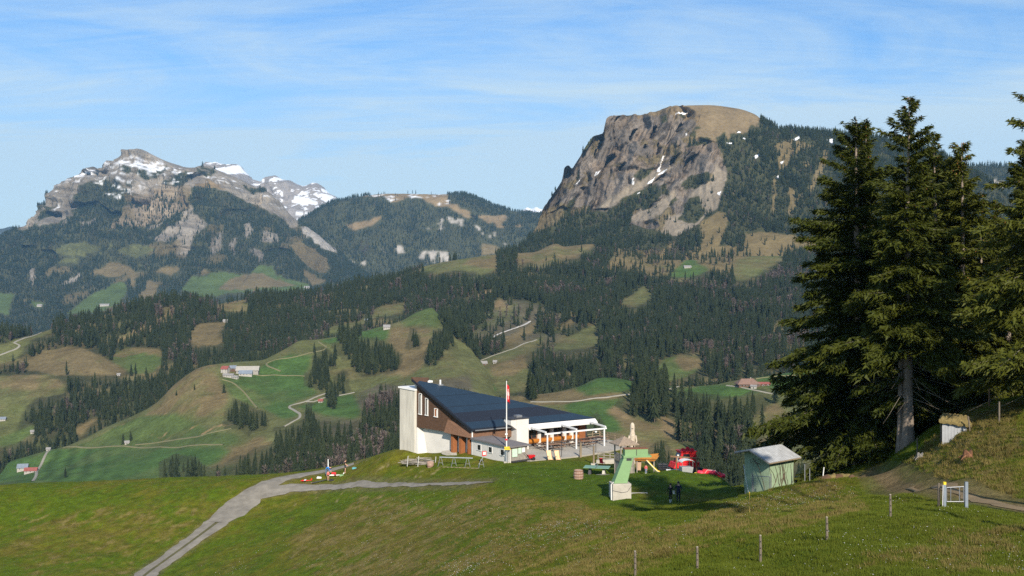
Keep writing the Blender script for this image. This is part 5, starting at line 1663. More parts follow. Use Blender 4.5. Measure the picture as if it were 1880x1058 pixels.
for i in range(3):
    me = blades(5 + i, 26, 0.15, 0.16, 0.9, 0.010)
    me.materials.append(G1)
    TUFT.objects.link(bpy.data.objects.new('tuft_%02d' % i, me))
for i in range(3):
    me = blades(15 + i, 30, 0.17, 0.20, 1.5, 0.011)
    me.materials.append(G2)
    TUFT.objects.link(bpy.data.objects.new('tuft_%02d' % (3 + i), me))
def crocus():
    v, fc = [], []
    for k in range(5):
        a = 6.283 * k / 5
        b0 = len(v)
        v += [(0, 0, 0.05), (0.030 * math.cos(a - .5), 0.030 * math.sin(a - .5), 0.085), (0.05 * math.cos(a), 0.05 * math.sin(a), 0.11), (0.030 * math.cos(a + .5), 0.030 * math.sin(a + .5), 0.085)]
        fc.append((b0, b0 + 1, b0 + 2, b0 + 3))
    me = bpy.data.meshes.new('crocus')
    me.from_pydata(v, [], fc)
    me.materials.append(G3)
    return me
CROC = bpy.data.collections.new('crocus_shapes')
CROC.objects.link(bpy.data.objects.new('crocus_00', crocus()))

def sample_meadow(n, dlo, dhi, xl=-60, xr=1960):
    """points spread evenly over the picture of the meadow, with what grows there"""
    s = SHEETS['meadow_hill']
    px = RNG.uniform(xl, xr, n)
    D = np.exp(RNG.uniform(math.log(dlo), math.log(dhi), n))
    x = (px - CX) / FPX * D
    fi = (px - s['px'][0]) / (s['px'][1] - s['px'][0])
    i = np.clip(fi.astype(int), 0, len(s['px']) - 2)
    j = np.clip(np.searchsorted(s['Y'][0], D) - 1, 0, s['Y'].shape[1] - 2)
    u = fi - i
    v = (D - s['Y'][0, j]) / (s['Y'][0, j + 1] - s['Y'][0, j])
    def at(q):
        return q[i, j] * (1 - u) * (1 - v) + q[i + 1, j] * u * (1 - v) + q[i, j + 1] * (1 - u) * v + q[i + 1, j + 1] * u * v
    z = at(s['Z'])
    py = CY - FPX * z / D
    return px, py, np.stack([x, D, z], -1), at(s['brown']), at(s['near']), at(s['plat'])
px, py, P, br, nr, pl = sample_meadow(170000, 34, 150)
k = (py < 1075) & (nr > 1.75) & (pl > 0.4)
px, py, P, br = px[k], py[k], P[k], br[k]
isdead = RNG.random(len(P)) < smooth(0.30, 1.25, br)
vi = np.where(isdead, 3 + RNG.integers(0, 3, len(P)), RNG.integers(0, 3, len(P)))
sz = RNG.uniform(0.5, 1.25, len(P)) * np.where(isdead, 1.0, 0.75) * (0.6 + 0.5 * smooth(-10, 8, P[:, 0]))
lawn = inside([(880, 846), (1060, 838), (1340, 872), (1360, 915), (1160, 935), (930, 905)], px, py)
sz = np.where(lawn, sz * 0.45, sz)
scatter('grass_tufts', P, sz, RNG.random(len(P)) * 6.28, vi, TUFT, 'tufts of green and dead grass over the near meadow', 'grass')
px, py, P, br, nr, pl = sample_meadow(60000, 36, 120, 300, 1960)
cl_ = fbm(P[:, 0] / 3.5, P[:, 1] / 6, 3, 0.6, 19.0) + 0.5 * fbm(P[:, 0] / 14, P[:, 1] / 20, 2, 0.5, 29.0)
dens = smooth(0.22, 0.60, cl_) * 0.22 + 0.004
for poly, f in (([(900, 975), (1120, 945), (1150, 960), (1000, 1010), (960, 1060), (840, 1060), (800, 1040), (860, 1010)], 0.95), ([(1270, 935), (1420, 905), (1540, 890), (1600, 900), (1480, 930), (1380, 955)], 0.75), ([(1400, 980), (1700, 960), (1880, 985), (1880, 1060), (1500, 1060)], 0.14), ([(640, 900), (900, 905), (940, 960), (700, 980)], 0.28)):
    m = inside(poly, px + 14 * cl_, py)
    dens[m] = np.maximum(dens[m], f * (0.18 + smooth(-0.05, 0.45, cl_[m])))
dens[inside([(1000, 890), (1345, 880), (1345, 925), (1190, 960), (1010, 945)], px, py)] *= 0.05
k = (py < 1070) & (nr > 1.9) & (pl > 0.9) & (RNG.random(len(P)) < dens)
P = P[k]
scatter('crocus_flowers', P, RNG.uniform(0.32, 0.66, len(P)), RNG.random(len(P)) * 6.28, np.zeros(len(P), int), CROC, 'white crocuses sprinkled over the near meadow', 'flowers')

# ================================================================== buildings
WHITE = mat('white_plaster', (0.60, 0.575, 0.53), 0.9, var=0.10, scale=0.8, bump=0.2, bscale=12)
CONCRETE_W = mat('weathered_white_concrete', (0.47, 0.445, 0.385), 0.9, var=0.26, scale=0.9, bump=0.25, bscale=10, stretch=(2.5, 2.5, 0.3))
WHITEPAINT = mat('white_paint', (0.68, 0.68, 0.66), 0.5, var=0.05)
SHINGLE = mat('brown_shingle', (0.085, 0.048, 0.030), 0.85, var=0.28, scale=2.2, bump=0.7, bscale=9, stretch=(1, 1, 3))
SHINGLE2 = mat('worn_shingle', (0.165, 0.090, 0.056), 0.85, var=0.35, scale=3.0, bump=0.8, bscale=9, stretch=(1, 1, 3))
REDWOOD = mat('orange_stained_wood', (0.26, 0.095, 0.035), 0.7, var=0.22, scale=3)
ORANGE = mat('orange_board', (0.50, 0.18, 0.028), 0.7, var=0.12)
GLASS = mat('dark_window_glass', (0.020, 0.023, 0.027), 0.12, var=0.1, spec=0.5)
ROOFDARK = mat('dark_roof_metal', (0.016, 0.020, 0.030), 0.45, var=0.15)
PANEL = mat('blue_black_roof_panel', (0.015, 0.030, 0.050), 0.42, var=0.14, scale=1.2, spec=0.45, bump=0.05, bscale=3)
GREYMETAL = mat('grey_metal', (0.31, 0.32, 0.33), 0.45, metal=0.6, var=0.1)
OLDWOOD = mat('weathered_wood', (0.235, 0.185, 0.125), 0.9, var=0.32, scale=4, bump=0.5, bscale=14, stretch=(1, 1, 0.2))
GREYWOOD = mat('grey_wood', (0.27, 0.245, 0.21), 0.9, var=0.30, scale=4, bump=0.5, bscale=14)
SLATE = mat('grey_roof_slab', (0.165, 0.150, 0.150), 0.85, var=0.2, scale=2)
CONCRETE = mat('bare_concrete', (0.40, 0.375, 0.32), 0.95, var=0.2, scale=1.4, bump=0.3, bscale=10)
PAVING = mat('terrace_concrete', (0.34, 0.315, 0.27), 0.95, var=0.16, scale=0.6, bump=0.25, bscale=6)
RED = mat('red_paint', (0.60, 0.018, 0.022), 0.45, var=0.08)
REDMATTE = mat('red_fabric', (0.60, 0.025, 0.040), 0.8, var=0.15)
YELLOW = mat('yellow_paint', (0.75, 0.52, 0.03), 0.55, var=0.08)
BLACK = mat('black_rubber', (0.018, 0.018, 0.020), 0.7, var=0.1)
DARKMETAL = mat('dark_metal', (0.06, 0.06, 0.065), 0.5, metal=0.3, var=0.1)
PALEGREEN = mat('pale_green_paint', (0.190, 0.320, 0.150), 0.6, var=0.10, scale=1.5, bump=0.08, bscale=5)
SHEDGREEN = mat('mint_green_boards', (0.255, 0.340, 0.222), 0.8, var=0.14, scale=1.6, bump=0.15, bscale=8)
RUST = mat('rusty_metal', (0.19, 0.085, 0.045), 0.9, var=0.35, scale=5)
STRAW = mat('dry_turf', (0.175, 0.135, 0.052), 0.95, var=0.40, scale=3, bump=1.0, bscale=9)
SKIN = mat('skin', (0.52, 0.30, 0.21), 0.6, var=0.05)

BLD_Z = -21.6
A33 = R(33)
bld = empty('mountain_restaurant', (-4.7, 131.0, BLD_Z), A33, 'long restaurant with a huge sloping blue-black roof and brown shingled gable', 'restaurant')
def rz_(v): return 2.92 + 4.42 * v / 14.0          # underside height of the big roof slope at depth v
# body under the roof
b = MB()
tri = [(0.55, 0.9), (16.9, 0.9), (0.55, 13.6)]
b.add([(u, v, -2.2) for u, v in tri] + [(u, v, rz_(v) - 0.05) for u, v in tri], [(2, 1, 0), (3, 4, 5), (0, 1, 4, 3), (1, 2, 5, 4), (2, 0, 3, 5)])
b.build('wall', WHITE, bld)
b = MB()
tr2 = [(16.9, 0.92), (16.9, 13.6), (0.57, 13.6)]
tz = [rz_(0.9) - 0.06, 2.3, rz_(13.6) - 0.06]
b.add([(u, v, -2.2) for u, v in tr2] + [(u, v, z) for (u, v), z in zip(tr2, tz)], [(2, 1, 0), (3, 4, 5), (0, 1, 4, 3), (1, 2, 5, 4), (2, 0, 3, 5)])
b.build('rear_wall', SHINGLE, bld)
# roof
th = 0.22
Ar, Br, Cr, Er = (-0.45, 14.35), (-0.45, -0.55), (18.0, -0.55), (18.0, 14.35)
b = MB()
f3 = [Br, Cr, Ar]
b.prism([(u, v, rz_(v)) for u, v in f3], (0, 0, th))
roof = b.build('roof', ROOFDARK, bld)
b = MB()
b.prism([(Cr[0], Cr[1] + 0.02, rz_(Cr[1]) - 0.01), (Er[0], Er[1], 2.3), (Ar[0] + 0.02, Ar[1], rz_(Ar[1]) - 0.01)], (0, 0, th))
b.build('rear_roof', ROOFDARK, bld)
def diag(v): return Ar[0] + (Cr[0] - Ar[0]) * (Ar[1] - v) / (Ar[1] - Cr[1])
for v0, v1 in ((-0.50, 2.36), (2.52, 5.50), (5.66, 8.74), (8.90, 13.9)):
    umax0, umax1 = diag(v0) - 0.22, diag(v1) - 0.22
    n = max(2, int(umax0 / 3.4))
    for k in range(n):
        ua, ub = -0.42 + (umax0 + 0.42) * k / n, -0.42 + (umax0 + 0.42) * (k + 1) / n - 0.012
        def lim(u, v): return min(u, diag(v) - 0.22)
        # clip the module by the slanting hip edge
        pts = [(ua, v0), (ub, v0)]
        vb = Ar[1] - (ub + 0.22 - Ar[0]) / (Cr[0] - Ar[0]) * (Ar[1] - Cr[1])
        va = Ar[1] - (ua + 0.22 - Ar[0]) / (Cr[0] - Ar[0]) * (Ar[1] - Cr[1])
        if vb >= v1: pts += [(ub, v1), (ua, v1)]
        else:
            if vb > v0 + 0.01: pts.append((ub, vb))
            if va > v1: pts += [(umax1, v1), (ua, v1)]
            else: pts.append((ua, max(va, v0 + 0.02)))
        q = MB().prism([(u, v, rz_(v) + th + 0.004) for u, v in pts], (0, 0, 0.05))
        q.build('roof_panel', PANEL, roof)
MB().tube([(2.2, 12.0, rz_(12) + 0.2), (2.2, 12.0, rz_(12) + 0.95)], 0.11, 10).build('vent_pipe', WHITEPAINT, roof)
b = MB().box(1.9, 2.5, 11.75, 12.25, rz_(12) + 0.10, rz_(12) + 0.36)
b.build('pipe_flashing', GREYMETAL, roof)
b = MB().hexa([(-0.5, 12.2, 6.75), (0.0, 12.2, 6.75), (2.0, 14.6, 7.2), (-0.5, 14.6, 7.4)], [(-0.5, 12.2, 6.95), (0.0, 12.2, 6.95), (2.0, 14.6, 7.75), (-0.5, 14.6, 7.95)])
b.build('roof_upstand', SHINGLE, bld)
b = MB()
b.bar((-0.52, -0.55, rz_(-0.55) + 0.12), (-0.52, 14.4, rz_(14.4) + 0.12), 0.10, 0.30)
b.build('verge_board', ROOFDARK, bld)
# brown gable wall, overhanging the white base
b = MB()
b.prism([(-0.05, 14.0, 1.45), (-0.05, 14.0, rz_(14.0) + 0.02), (-0.05, 0.0, rz_(0.0) + 0.02), (-0.05, 0.0, 1.95), (-0.05, 6.3, 1.80)], (0.58, 0, 0))
b.build('gable_cladding', SHINGLE, bld)
b = MB()
b.hexa([(-0.52, -0.06, 1.88), (-0.52, 6.2, 1.78), (0.10, 6.2, 1.78), (0.10, -0.06, 1.88)], [(-0.08, -0.06, rz_(0) - 0.1), (-0.08, 6.0, 3.35), (0.10, 6.0, 3.35), (0.10, -0.06, rz_(0) - 0.1)])
b.build('flared_skirt', SHINGLE2, bld)
def slot_window(v, w, z0, z1, lab=None, pane=None):
    f = MB()
    f.box(-0.12, 0.0, v - w / 2, v - w / 2 + 0.07, z0, z1)
    f.box(-0.12, 0.0, v + w / 2 - 0.07, v + w / 2, z0, z1)
    f.box(-0.12, 0.0, v - w / 2 + 0.07, v + w / 2 - 0.07, z1 - 0.07, z1)
    f.box(-0.20, 0.0, v - w / 2 - 0.04, v + w / 2 + 0.04, z0 - 0.09, z0)
    o = f.build('window', WHITEPAINT, bld)
    MB().box(-0.085, -0.045, v - w / 2 + 0.07, v + w / 2 - 0.07, z0, z1 - 0.07).build('pane', pane or GLASS, o)
    c = MB().box(-0.098, -0.088, v - w / 2 + 0.07, v - w / 2 + 0.07 + w * 0.34, z0 + 0.05, z1 - 0.2)
    c.build('curtain', WHITE, o)
    return o
slot_window(13.0, 0.72, 3.3, 5.95)
slot_window(11.35, 0.72, 3.35, 5.5)
slot_window(8.95, 0.85, 3.42, 4.42, pane=REDWOOD)
# tower slab at the rear end
b = MB().hexa([(-0.3, 14.05, -2.5), (3.0, 14.05, -2.5), (3.0, 18.2, -2.5), (-0.3, 18.2, -2.5)], [(-0.3, 14.05, 6.2), (3.0, 14.05, 6.2), (3.0, 18.2, 6.2), (-0.3, 18.2, 6.2)])
tw = b.build('concrete_tower', CONCRETE_W, bld, bevel=0.12)
MB().box(-0.42, 3.1, 13.95, 18.3, 6.21, 6.42).build('coping', WHITEPAINT, tw)
MB().box(0.2, 2.2, 13.98, 15.6, 7.15, 7.40).build('upper_coping', WHITEPAINT, tw)
MB().box(0.4, 2.0, 14.1, 15.4, 6.42, 7.15).build('stair_head', CONCRETE_W, tw)
# curved foot where tower and white wall meet
b = MB().hexa([(-0.28, 13.3, -2.3), (0.56, 12.2, -2.3), (0.56, 14.04, -2.3), (-0.28, 14.04, -2.3)], [(-0.10, 13.8, 1.44), (0.56, 13.5, 1.44), (0.56, 14.04, 1.44), (-0.10, 14.04, 1.44)])
b.build('flared_foot', WHITE, bld)
# doors under the skirt
for i, (v0, v1) in enumerate(((4.55, 5.95), (2.55, 3.95), (0.45, 1.95))):
    d = MB().box(0.42, 0.55, v0, v1, -0.55, 1.9).build('door', DARKMETAL, bld)
    MB().box(0.36, 0.42, v0 + 0.62, v1 - 0.06, 0.25, 1.75).build('pane', GLASS, d)
    MB().box(-0.12, 0.44, v0 + 0.02, v0 + 0.58, -0.55, 1.78).build('wood_panel', REDWOOD, d)
    MB().box(0.30, 0.42, v0 + 0.62, v1 - 0.06, -0.5, 0.25).build('lower_panel', REDWOOD, d)
MB().box(-0.6, 0.5, -0.2, 6.6, -0.95, -0.57).build('door_step', CONCRETE, bld)
MB().tube([(-0.12, -0.12, -0.9), (-0.12, -0.12, 2.75)], 0.09, 10).build('downpipe', WHITEPAINT, bld)
# front side: brown band, dark panel standing in for the shade of the recess, chimney
MB().box(0.02, 5.5, -0.10, 0.90, 1.55, rz_(0) - 0.02).build('front_cladding', SHINGLE2, bld)
MB().box(0.6, 5.5, 0.75, 0.88, -0.2, 1.53).build('recess_shade_panel', DARKMETAL, bld)
ch = MB().box(5.55, 7.3, -1.15, 0.6, -0.5, 3.75).build('chimney', WHITE, bld, bevel=0.03)
MB().hexa([(4.75, -1.1, 3.1), (5.54, -1.1, 2.55), (5.54, 0.5, 2.55), (4.75, 0.5, 3.1)], [(4.75, -1.1, 3.75), (5.54, -1.1, 3.75), (5.54, 0.5, 3.75), (4.75, 0.5, 3.75)]).build('chimney_shoulder', WHITE, ch)
MB().box(4.68, 7.38, -1.22, 0.68, 3.76, 3.88).build('chimney_cap', DARKMETAL, ch)
MB().box(5.9, 6.7, -0.6, 0.1, 3.88, 4.15).build('chimney_pot', GREYMETAL, ch)
# glazed dining side behind the pergola
MB().box(7.32, 17.4, 0.62, 0.88, -0.3, rz_(0) - 0.05).build('dark_glazing_wall', DARKMETAL, bld)
cols = (7.9, 9.85, 11.8, 13.75, 14.85)
edges = [7.45] + [c for c in cols] + [16.0]
for a, c in zip(edges[:-1], edges[1:]):
    if c - a > 0.6:
        w = MB().box(a + 0.22, c - 0.22, 0.54, 0.61, 0.95, 2.15).build('window', REDWOOD, bld)
        n = 2 if c - a > 1.2 else 1
        for k in range(n):
            u0 = a + 0.28 + (c - a - 0.56) * k / n
            MB().box(u0, u0 + (c - a - 0.56) / n - 0.07, 0.50, 0.535, 1.02, 2.08).build('pane', GLASS, w)
for c in cols:
    MB().box(c - 0.20, c + 0.20, 0.25, 0.62, -0.2, 2.3).build('white_pillar', WHITE, bld)
MB().box(16.0, 16.9, 0.2, 0.9, -0.2, 2.4).build('wood_pillar', REDWOOD, bld)
for a, c in zip((7.35,) + cols, cols + (15.95,)):
    if c - a > 0.8:
        q = MB().hexa([(a + 0.22, -0.02, 0.62), (c - 0.22, -0.02, 0.62), (c - 0.22, 0.24, 0.40), (a + 0.22, 0.24, 0.40)], [(a + 0.22, -0.10, 0.92), (c - 0.22, -0.10, 0.92), (c - 0.22, 0.24, 0.94), (a + 0.22, 0.24, 0.94)])
        q.build('orange_parapet', ORANGE, bld)
# white awning box along the eave
b = MB().hexa([(7.4, -1.10, 2.32), (17.9, -1.10, 2.32), (17.9, -0.56, 2.45), (7.4, -0.56, 2.45)], [(7.4, -1.12, 2.50), (17.9, -1.12, 2.50), (17.9, -0.56, rz_(-0.56) + 0.18), (7.4, -0.56, rz_(-0.56) + 0.18)])
b.build('white_awning_box', WHITEPAINT, bld)
MB().bar((0.0, -0.6, rz_(-0.6) + 0.04), (5.5, -0.6, rz_(-0.6) + 0.04), 0.12, 0.12).build('gutter', GREYMETAL, bld)

# the gable side does not meet the dining side at a right angle: swing it round to face us more
def _swing(o):
    if o.type == 'MESH':
        n = len(o.data.vertices)
        c = np.empty(n * 3, np.float32)
        o.data.vertices.foreach_get('co', c)
        c = c.reshape(-1, 3).astype(float)
        v = np.maximum(c[:, 1], 0)
        k = (131 + .616 * .643 * v) / (131 + .839 * v)
        ex = c[:, 1] - v
        c[:, 0] = c[:, 0] - math.sin(R(19)) * .643 * v
        c[:, 1] = math.cos(R(19)) * .643 * v + ex
        c[:, 2] = (c[:, 2] + BLD_Z) * k - BLD_Z
        o.data.vertices.foreach_set('co', c.astype(np.float32).ravel())
        o.data.update()
    for ch in o.children:
        _swing(ch)
_swing(bld)

def W_(u, v, z=0.0):
    """restaurant frame -> world"""
    return Vector((-4.7 + .83867 * u - .54464 * v, 131 + .54464 * u + .83867 * v, BLD_Z + z))

# terrace floor
b = MB()
poly = [(2.75, -8.2), (6.0, -8.6), (10.5, -8.4), (14.5, -7.6), (18.2, -6.5), (20.2, -3.5), (20.2, 1.2), (2.75, 0.70)]
b.prism([(u, v, -2.4) for u, v in poly], (0, 0, 2.42))
tr = b.build('terrace', PAVING, None, (-4.7, 131.0, BLD_Z), A33)
tag(tr, 'grey concrete terrace in front of the restaurant', 'terrace', kind='structure')

# low annex with notice boards
an = empty('annex', W_(0.45, -7.5), A33 + R(5), 'low white annex with three small windows and notice boards on its grey end', 'annex')
b = MB().hexa([(0, 0, -1.6), (2.45, 0, -1.6), (2.45, 7.3, -1.6), (0, 7.3, -1.6)], [(0, 0, 1.62), (2.45, 0, 1.62), (2.45, 7.3, 1.72), (0, 7.3, 1.72)])
b.build('wall', WHITE, an)
b = MB().hexa([(-0.25, -0.35, 1.64), (2.8, -0.35, 1.64), (2.8, 7.32, 1.75), (-0.25, 7.32, 1.75)], [(-0.25, -0.35, 1.80), (2.8, -0.35, 1.80), (2.8, 7.32, 1.95), (-0.25, 7.32, 1.95)])
b.build('roof', SLATE, an)
MB().box(0.12, 2.47, -0.10, -0.004, -0.05, 1.60).build('grey_end_cladding', GREYWOOD, an)
for v in (1.4, 3.7, 5.9):
    f = MB()
    f.box(-0.07, -0.004, v - 0.45, v + 0.45, 0.55, 0.62)
    f.box(-0.05, -0.004, v - 0.40, v - 0.33, 0.62, 1.30)
    f.box(-0.05, -0.004, v + 0.33, v + 0.40, 0.62, 1.30)
    f.box(-0.05, -0.004, v - 0.33, v + 0.33, 1.23, 1.30)
    w = f.build('window', WHITEPAINT, an)
    MB().box(-0.02, -0.003, v - 0.33, v + 0.33, 0.62, 1.23).build('pane', GLASS, w)
PAPER = mat('pale_green_poster', (0.50, 0.66, 0.52), 0.6, var=0.15, scale=5)
PAPER2 = mat('white_poster', (0.72, 0.76, 0.74), 0.6, var=0.15, scale=5)
for u0, u1, z0, z1, m in ((0.22, 0.95, 0.55, 1.45, PAPER), (1.10, 1.55, 0.85, 1.50, PAPER), (1.65, 2.05, 0.95, 1.48, PAPER2)):
    f = MB().box(u0 - 0.05, u1 + 0.05, -0.15, -0.102, z0 - 0.05, z1 + 0.05).build('notice_board', GREYWOOD, an)
    MB().box(u0, u1, -0.17, -0.152, z0, z1).build('poster', m, f)
MB().box(0.1, 2.5, -0.32, -0.12, -0.02, 0.12).build('plinth_shelf', DARKMETAL, an)

# pergola
pg = empty('pergola', W_(7.9, -4.25), A33, 'white steel pergola frame over the terrace tables', 'pergola')
for du in (0.0, 4.3, 8.6):
    MB().box(du - 0.075, du + 0.075, -0.075, 0.075, 0.021, 2.10).build('post', WHITEPAINT, pg)
MB().box(-0.35, 8.95, -0.09, 0.09, 2.105, 2.28).build('front_beam', WHITEPAINT, pg)
for du in (-0.25, 4.3, 8.75):
    MB().hexa([(du - 0.09, -0.09, 2.31), (du + 0.09, -0.09, 2.31), (du + 0.09, 3.1, 2.52), (du - 0.09, 3.1, 2.52)], [(du - 0.09, -0.09, 2.49), (du + 0.09, -0.09, 2.49), (du + 0.09, 3.1, 2.72), (du - 0.09, 3.1, 2.72)]).build('rafter', WHITEPAINT, pg)

# ------------------------------------------------------------------ far buildings
def house(name, loc, L, Wd, hw, hr, rz, wallm, roofm, label, cat='house', eave=0.6, wins=3, chim=False, hip=0.0, base=3.0, floors=1, group=None):
    r = empty(name, loc, rz, label, cat, group)
    MB().box(-L / 2, L / 2, -Wd / 2, Wd / 2, -base, hw).build('wall', wallm, r)
    e, hp = eave, hip * L / 2
    g = MB().add([(-L / 2, -Wd / 2, hw), (-L / 2, Wd / 2, hw), (-L / 2, 0, hw + hr * 0.93), (L / 2, -Wd / 2, hw), (L / 2, Wd / 2, hw), (L / 2, 0, hw + hr * 0.93)], [(0, 1, 2), (3, 5, 4), (0, 3, 4, 1), (0, 2, 5, 3), (1, 4, 5, 2)]) if not hip else None
    if g: g.build('gable', wallm, r)
    lo = hw - hr * e / (Wd / 2)
    v = [(-L / 2 - e, -Wd / 2 - e, lo), (L / 2 + e, -Wd / 2 - e, lo), (L / 2 + e, Wd / 2 + e, lo), (-L / 2 - e, Wd / 2 + e, lo), (-L / 2 - e + hp, 0, hw + hr), (L / 2 + e - hp, 0, hw + hr)]
    t = 0.35
    v2 = [(x, y, z + t) for x, y, z in v]
    rf = MB().add(v + v2, [(0, 4, 5, 1), (2, 5, 4, 3), (6, 7, 11, 10), (8, 9, 10, 11), (0, 1, 7, 6), (2, 3, 9, 8), (1, 5, 11, 7), (5, 2, 8, 11), (3, 4, 10, 9), (4, 0, 6, 10)] + ([(0, 3, 4), (1, 5, 2), (6, 10, 9), (7, 8, 11)] if hip else [])).build('roof', roofm, r)
    if chim:
        MB().box(L * 0.15, L * 0.15 + 1.0, 0.5, 1.5, hw + hr * 0.5, hw + hr + 1.4).build('chimney', GREYWOOD, rf)
    for fl in range(floors):
        zc = hw - 0.75 - 2.6 * fl
        for k in range(wins):
            x = -L / 2 + L * (k + 0.5) / wins
            f = MB().box(x - 0.65, x + 0.65, -Wd / 2 - 0.09, -Wd / 2 - 0.004, zc - 1.35, zc).build('window', WHITEPAINT, r)
            MB().box(x - 0.52, x + 0.52, -Wd / 2 - 0.12, -Wd / 2 - 0.092, zc - 1.25, zc - 0.12).build('pane', GLASS, f)
    return r
R_RED = mat('red_roof_tiles', (0.24, 0.075, 0.062), 0.8, var=0.25, scale=0.6)
R_TAN = mat('pale_fibre_roof', (0.36, 0.335, 0.29), 0.85, var=0.18, scale=0.4)
R_GREY = mat('blue_grey_roof', (0.17, 0.20, 0.24), 0.7, var=0.2, scale=0.5)
R_BROWN = mat('brown_roof_tiles', (0.20, 0.125, 0.095), 0.85, var=0.25, scale=0.4)
R_PALE = mat('pale_grey_roof', (0.24, 0.23, 0.22), 0.8, var=0.2, scale=0.5)
W_BROWN = mat('brown_timber_wall', (0.11, 0.065, 0.045), 0.9, var=0.25, scale=0.7)
W_WHITE = mat('cream_wall', (0.36, 0.335, 0.295), 0.9, var=0.15, scale=0.5)
W_GREY = mat('grey_board_wall', (0.30, 0.28, 0.25), 0.9, var=0.2, scale=0.5)
def H_(sheet, px, py, *a, **k):
    p = on_sheet(sheet, px, py)
    return house(a[0], (p.x, p.y, p.z), *a[1:], **k)
H_('farm_hill', 455, 684, 'barn', 29, 17, 3.6, 4.6, R(7), W_GREY, R_TAN, 'long barn with a pale roof, largest of the hill farm', cat='barn', wins=5, eave=0.9)
H_('farm_hill', 451, 690, 'barn', 17, 7, 3.4, 3.6, R(5), W_WHITE, R_GREY, 'blue-roofed lean barn in front of the long pale barn', cat='barn', wins=4)
H_('farm_hill', 414, 684, 'farmhouse', 9, 9, 5, 3.4, R(-12), W_WHITE, R_RED, 'farmhouse with a red roof at the left of the hill farm', wins=2, floors=2)
H_('farm_hill', 428, 681, 'farmhouse', 8, 8, 4, 3.0, R(8), W_BROWN, R_GREY, 'small grey-roofed house between the red roof and the long barn', wins=2)
H_('farm_hill', 420, 692, 'farm_shed', 14, 6, 2.6, 1.6, R(-10), W_WHITE, R_PALE, 'low pale shed below the red-roofed farmhouse', cat='shed', wins=4)
H_('farm_hill', 432, 695, 'farm_shed', 8, 4, 2.2, 1.4, R(-18), W_WHITE, R_PALE, 'tiny pale shed at the lower edge of the hill farm', cat='shed', wins=2)
H_('farm_hill', 710, 604, 'chalet', 10, 8, 3, 3.2, R(6), W_WHITE, R_PALE, 'lone pale house on the green crest above the restaurant', wins=3)
H_('farm_hill', 42, 864, 'barn', 12, 8, 4, 4, R(12), W_WHITE, R_GREY, 'grey-roofed barn at the lower left edge of the valley', cat='barn', wins=2)
H_('farm_hill', 57, 868, 'farmhouse', 14, 7, 3, 3, R(10), W_WHITE, R_RED, 'low red-brown roofed farmhouse beside the valley road on the left', wins=3)
H_('farm_hill', 233, 815, 'hut', 5, 4, 1.8, 1.8, R(20), W_WHITE, R_PALE, 'tiny pale hut between two trees on the green slope', cat='hut', wins=1)
H_('farm_hill', 589, 739, 'hut', 5, 4, 2, 1.8, R(-10), W_WHITE, R_RED, 'tiny red-roofed hut by the winding valley road', cat='hut', wins=1)
H_('farm_hill', 89, 827, 'hut', 5, 4, 2, 1.6, R(10), W_WHITE, R_PALE, 'tiny pale hut on the crest beside the left valley road', cat='hut', wins=1)
H_('inn_ridge', 1372, 709, 'inn', 19, 11, 2.8, 3.8, R(4), W_BROWN, R_BROWN, 'broad inn with a brown hipped roof on the meadow ridge', cat='inn', wins=6, hip=0.55, eave=1.2, chim=True)
H_('inn_ridge', 1400, 708, 'inn_annex', 13, 5, 1.8, 1.2, R(2), W_BROWN, R_RED, 'low reddish annex at the right end of the inn', cat='annex', wins=3)
H_('inn_ridge', 1384, 713, 'garage', 5, 4, 2.0, 0.9, R(-20), W_WHITE, R_PALE, 'small white garage in front of the inn', cat='garage', wins=1)
H_('wooded_slopes', 888, 671, 'chalet', 9, 7, 3, 3, R(15), W_BROWN, R_PALE, 'grey-roofed chalet on the brown slope above the blue-black roof', wins=2)
H_('wooded_slopes', 859, 673, 'chalet', 8, 6, 2.5, 2.5, R(10), W_GREY, R_PALE, 'low grey shed left of the chalet on the brown slope', wins=2)
H_('wooded_slopes', 909, 667, 'hut', 5, 4, 2, 2, R(-10), W_GREY, R_PALE, 'tiny hut right of the chalet on the brown slope', cat='hut', wins=1)
H_('wooded_slopes', 1262, 492, 'hut', 17, 9, 2.4, 3, R(5), W_WHITE, R_PALE, 'pale alp hut on the small green knoll under the cliff', cat='hut', wins=4)
H_('wooded_slopes', 414, 592, 'hut', 9, 7, 3, 3, R(5), W_WHITE, R_PALE, 'white hut at the top edge of the square brown clearing', cat='hut', wins=2)
H_('wooded_slopes', 673, 590, 'hut', 6, 5, 3, 2, R(-10), W_WHITE, R_GREY, 'tiny white hut on the strip meadow above the green crest', cat='hut', wins=1)
H_('wooded_slopes', 218, 690, 'hut', 5, 4, 2, 2, R(5), W_WHITE, R_PALE, 'tiny white hut below the brown knoll on the left', cat='hut', wins=1)
H_('wooded_slopes', 6, 772, 'hut', 8, 6, 2.5, 2.5, R(5), W_WHITE, R_GREY, 'small hut on the left edge meadow', cat='hut', wins=2)
H_('wooded_slopes', 60, 795, 'hut', 6, 5, 2, 2, R(25), W_WHITE, R_PALE, 'tiny pale hut on the narrow green strip at the left', cat='hut', wins=1)
H_('snowy_mountain', 192, 562, 'farmhouse', 46, 16, 5, 6, R(4), W_WHITE, R_PALE, 'long white farm on the green clearing under the snowy mountain', wins=5)
H_('snowy_mountain', 565, 530, 'chalet', 38, 16, 6, 7, R(-10), W_WHITE, R_PALE, 'white house at the right end of the meadow under the snowy mountain', wins=4)
H_('snowy_mountain', 73, 563, 'chalet', 24, 14, 6, 6, R(-5), W_WHITE, R_PALE, 'white house on the small far left clearing', wins=3)

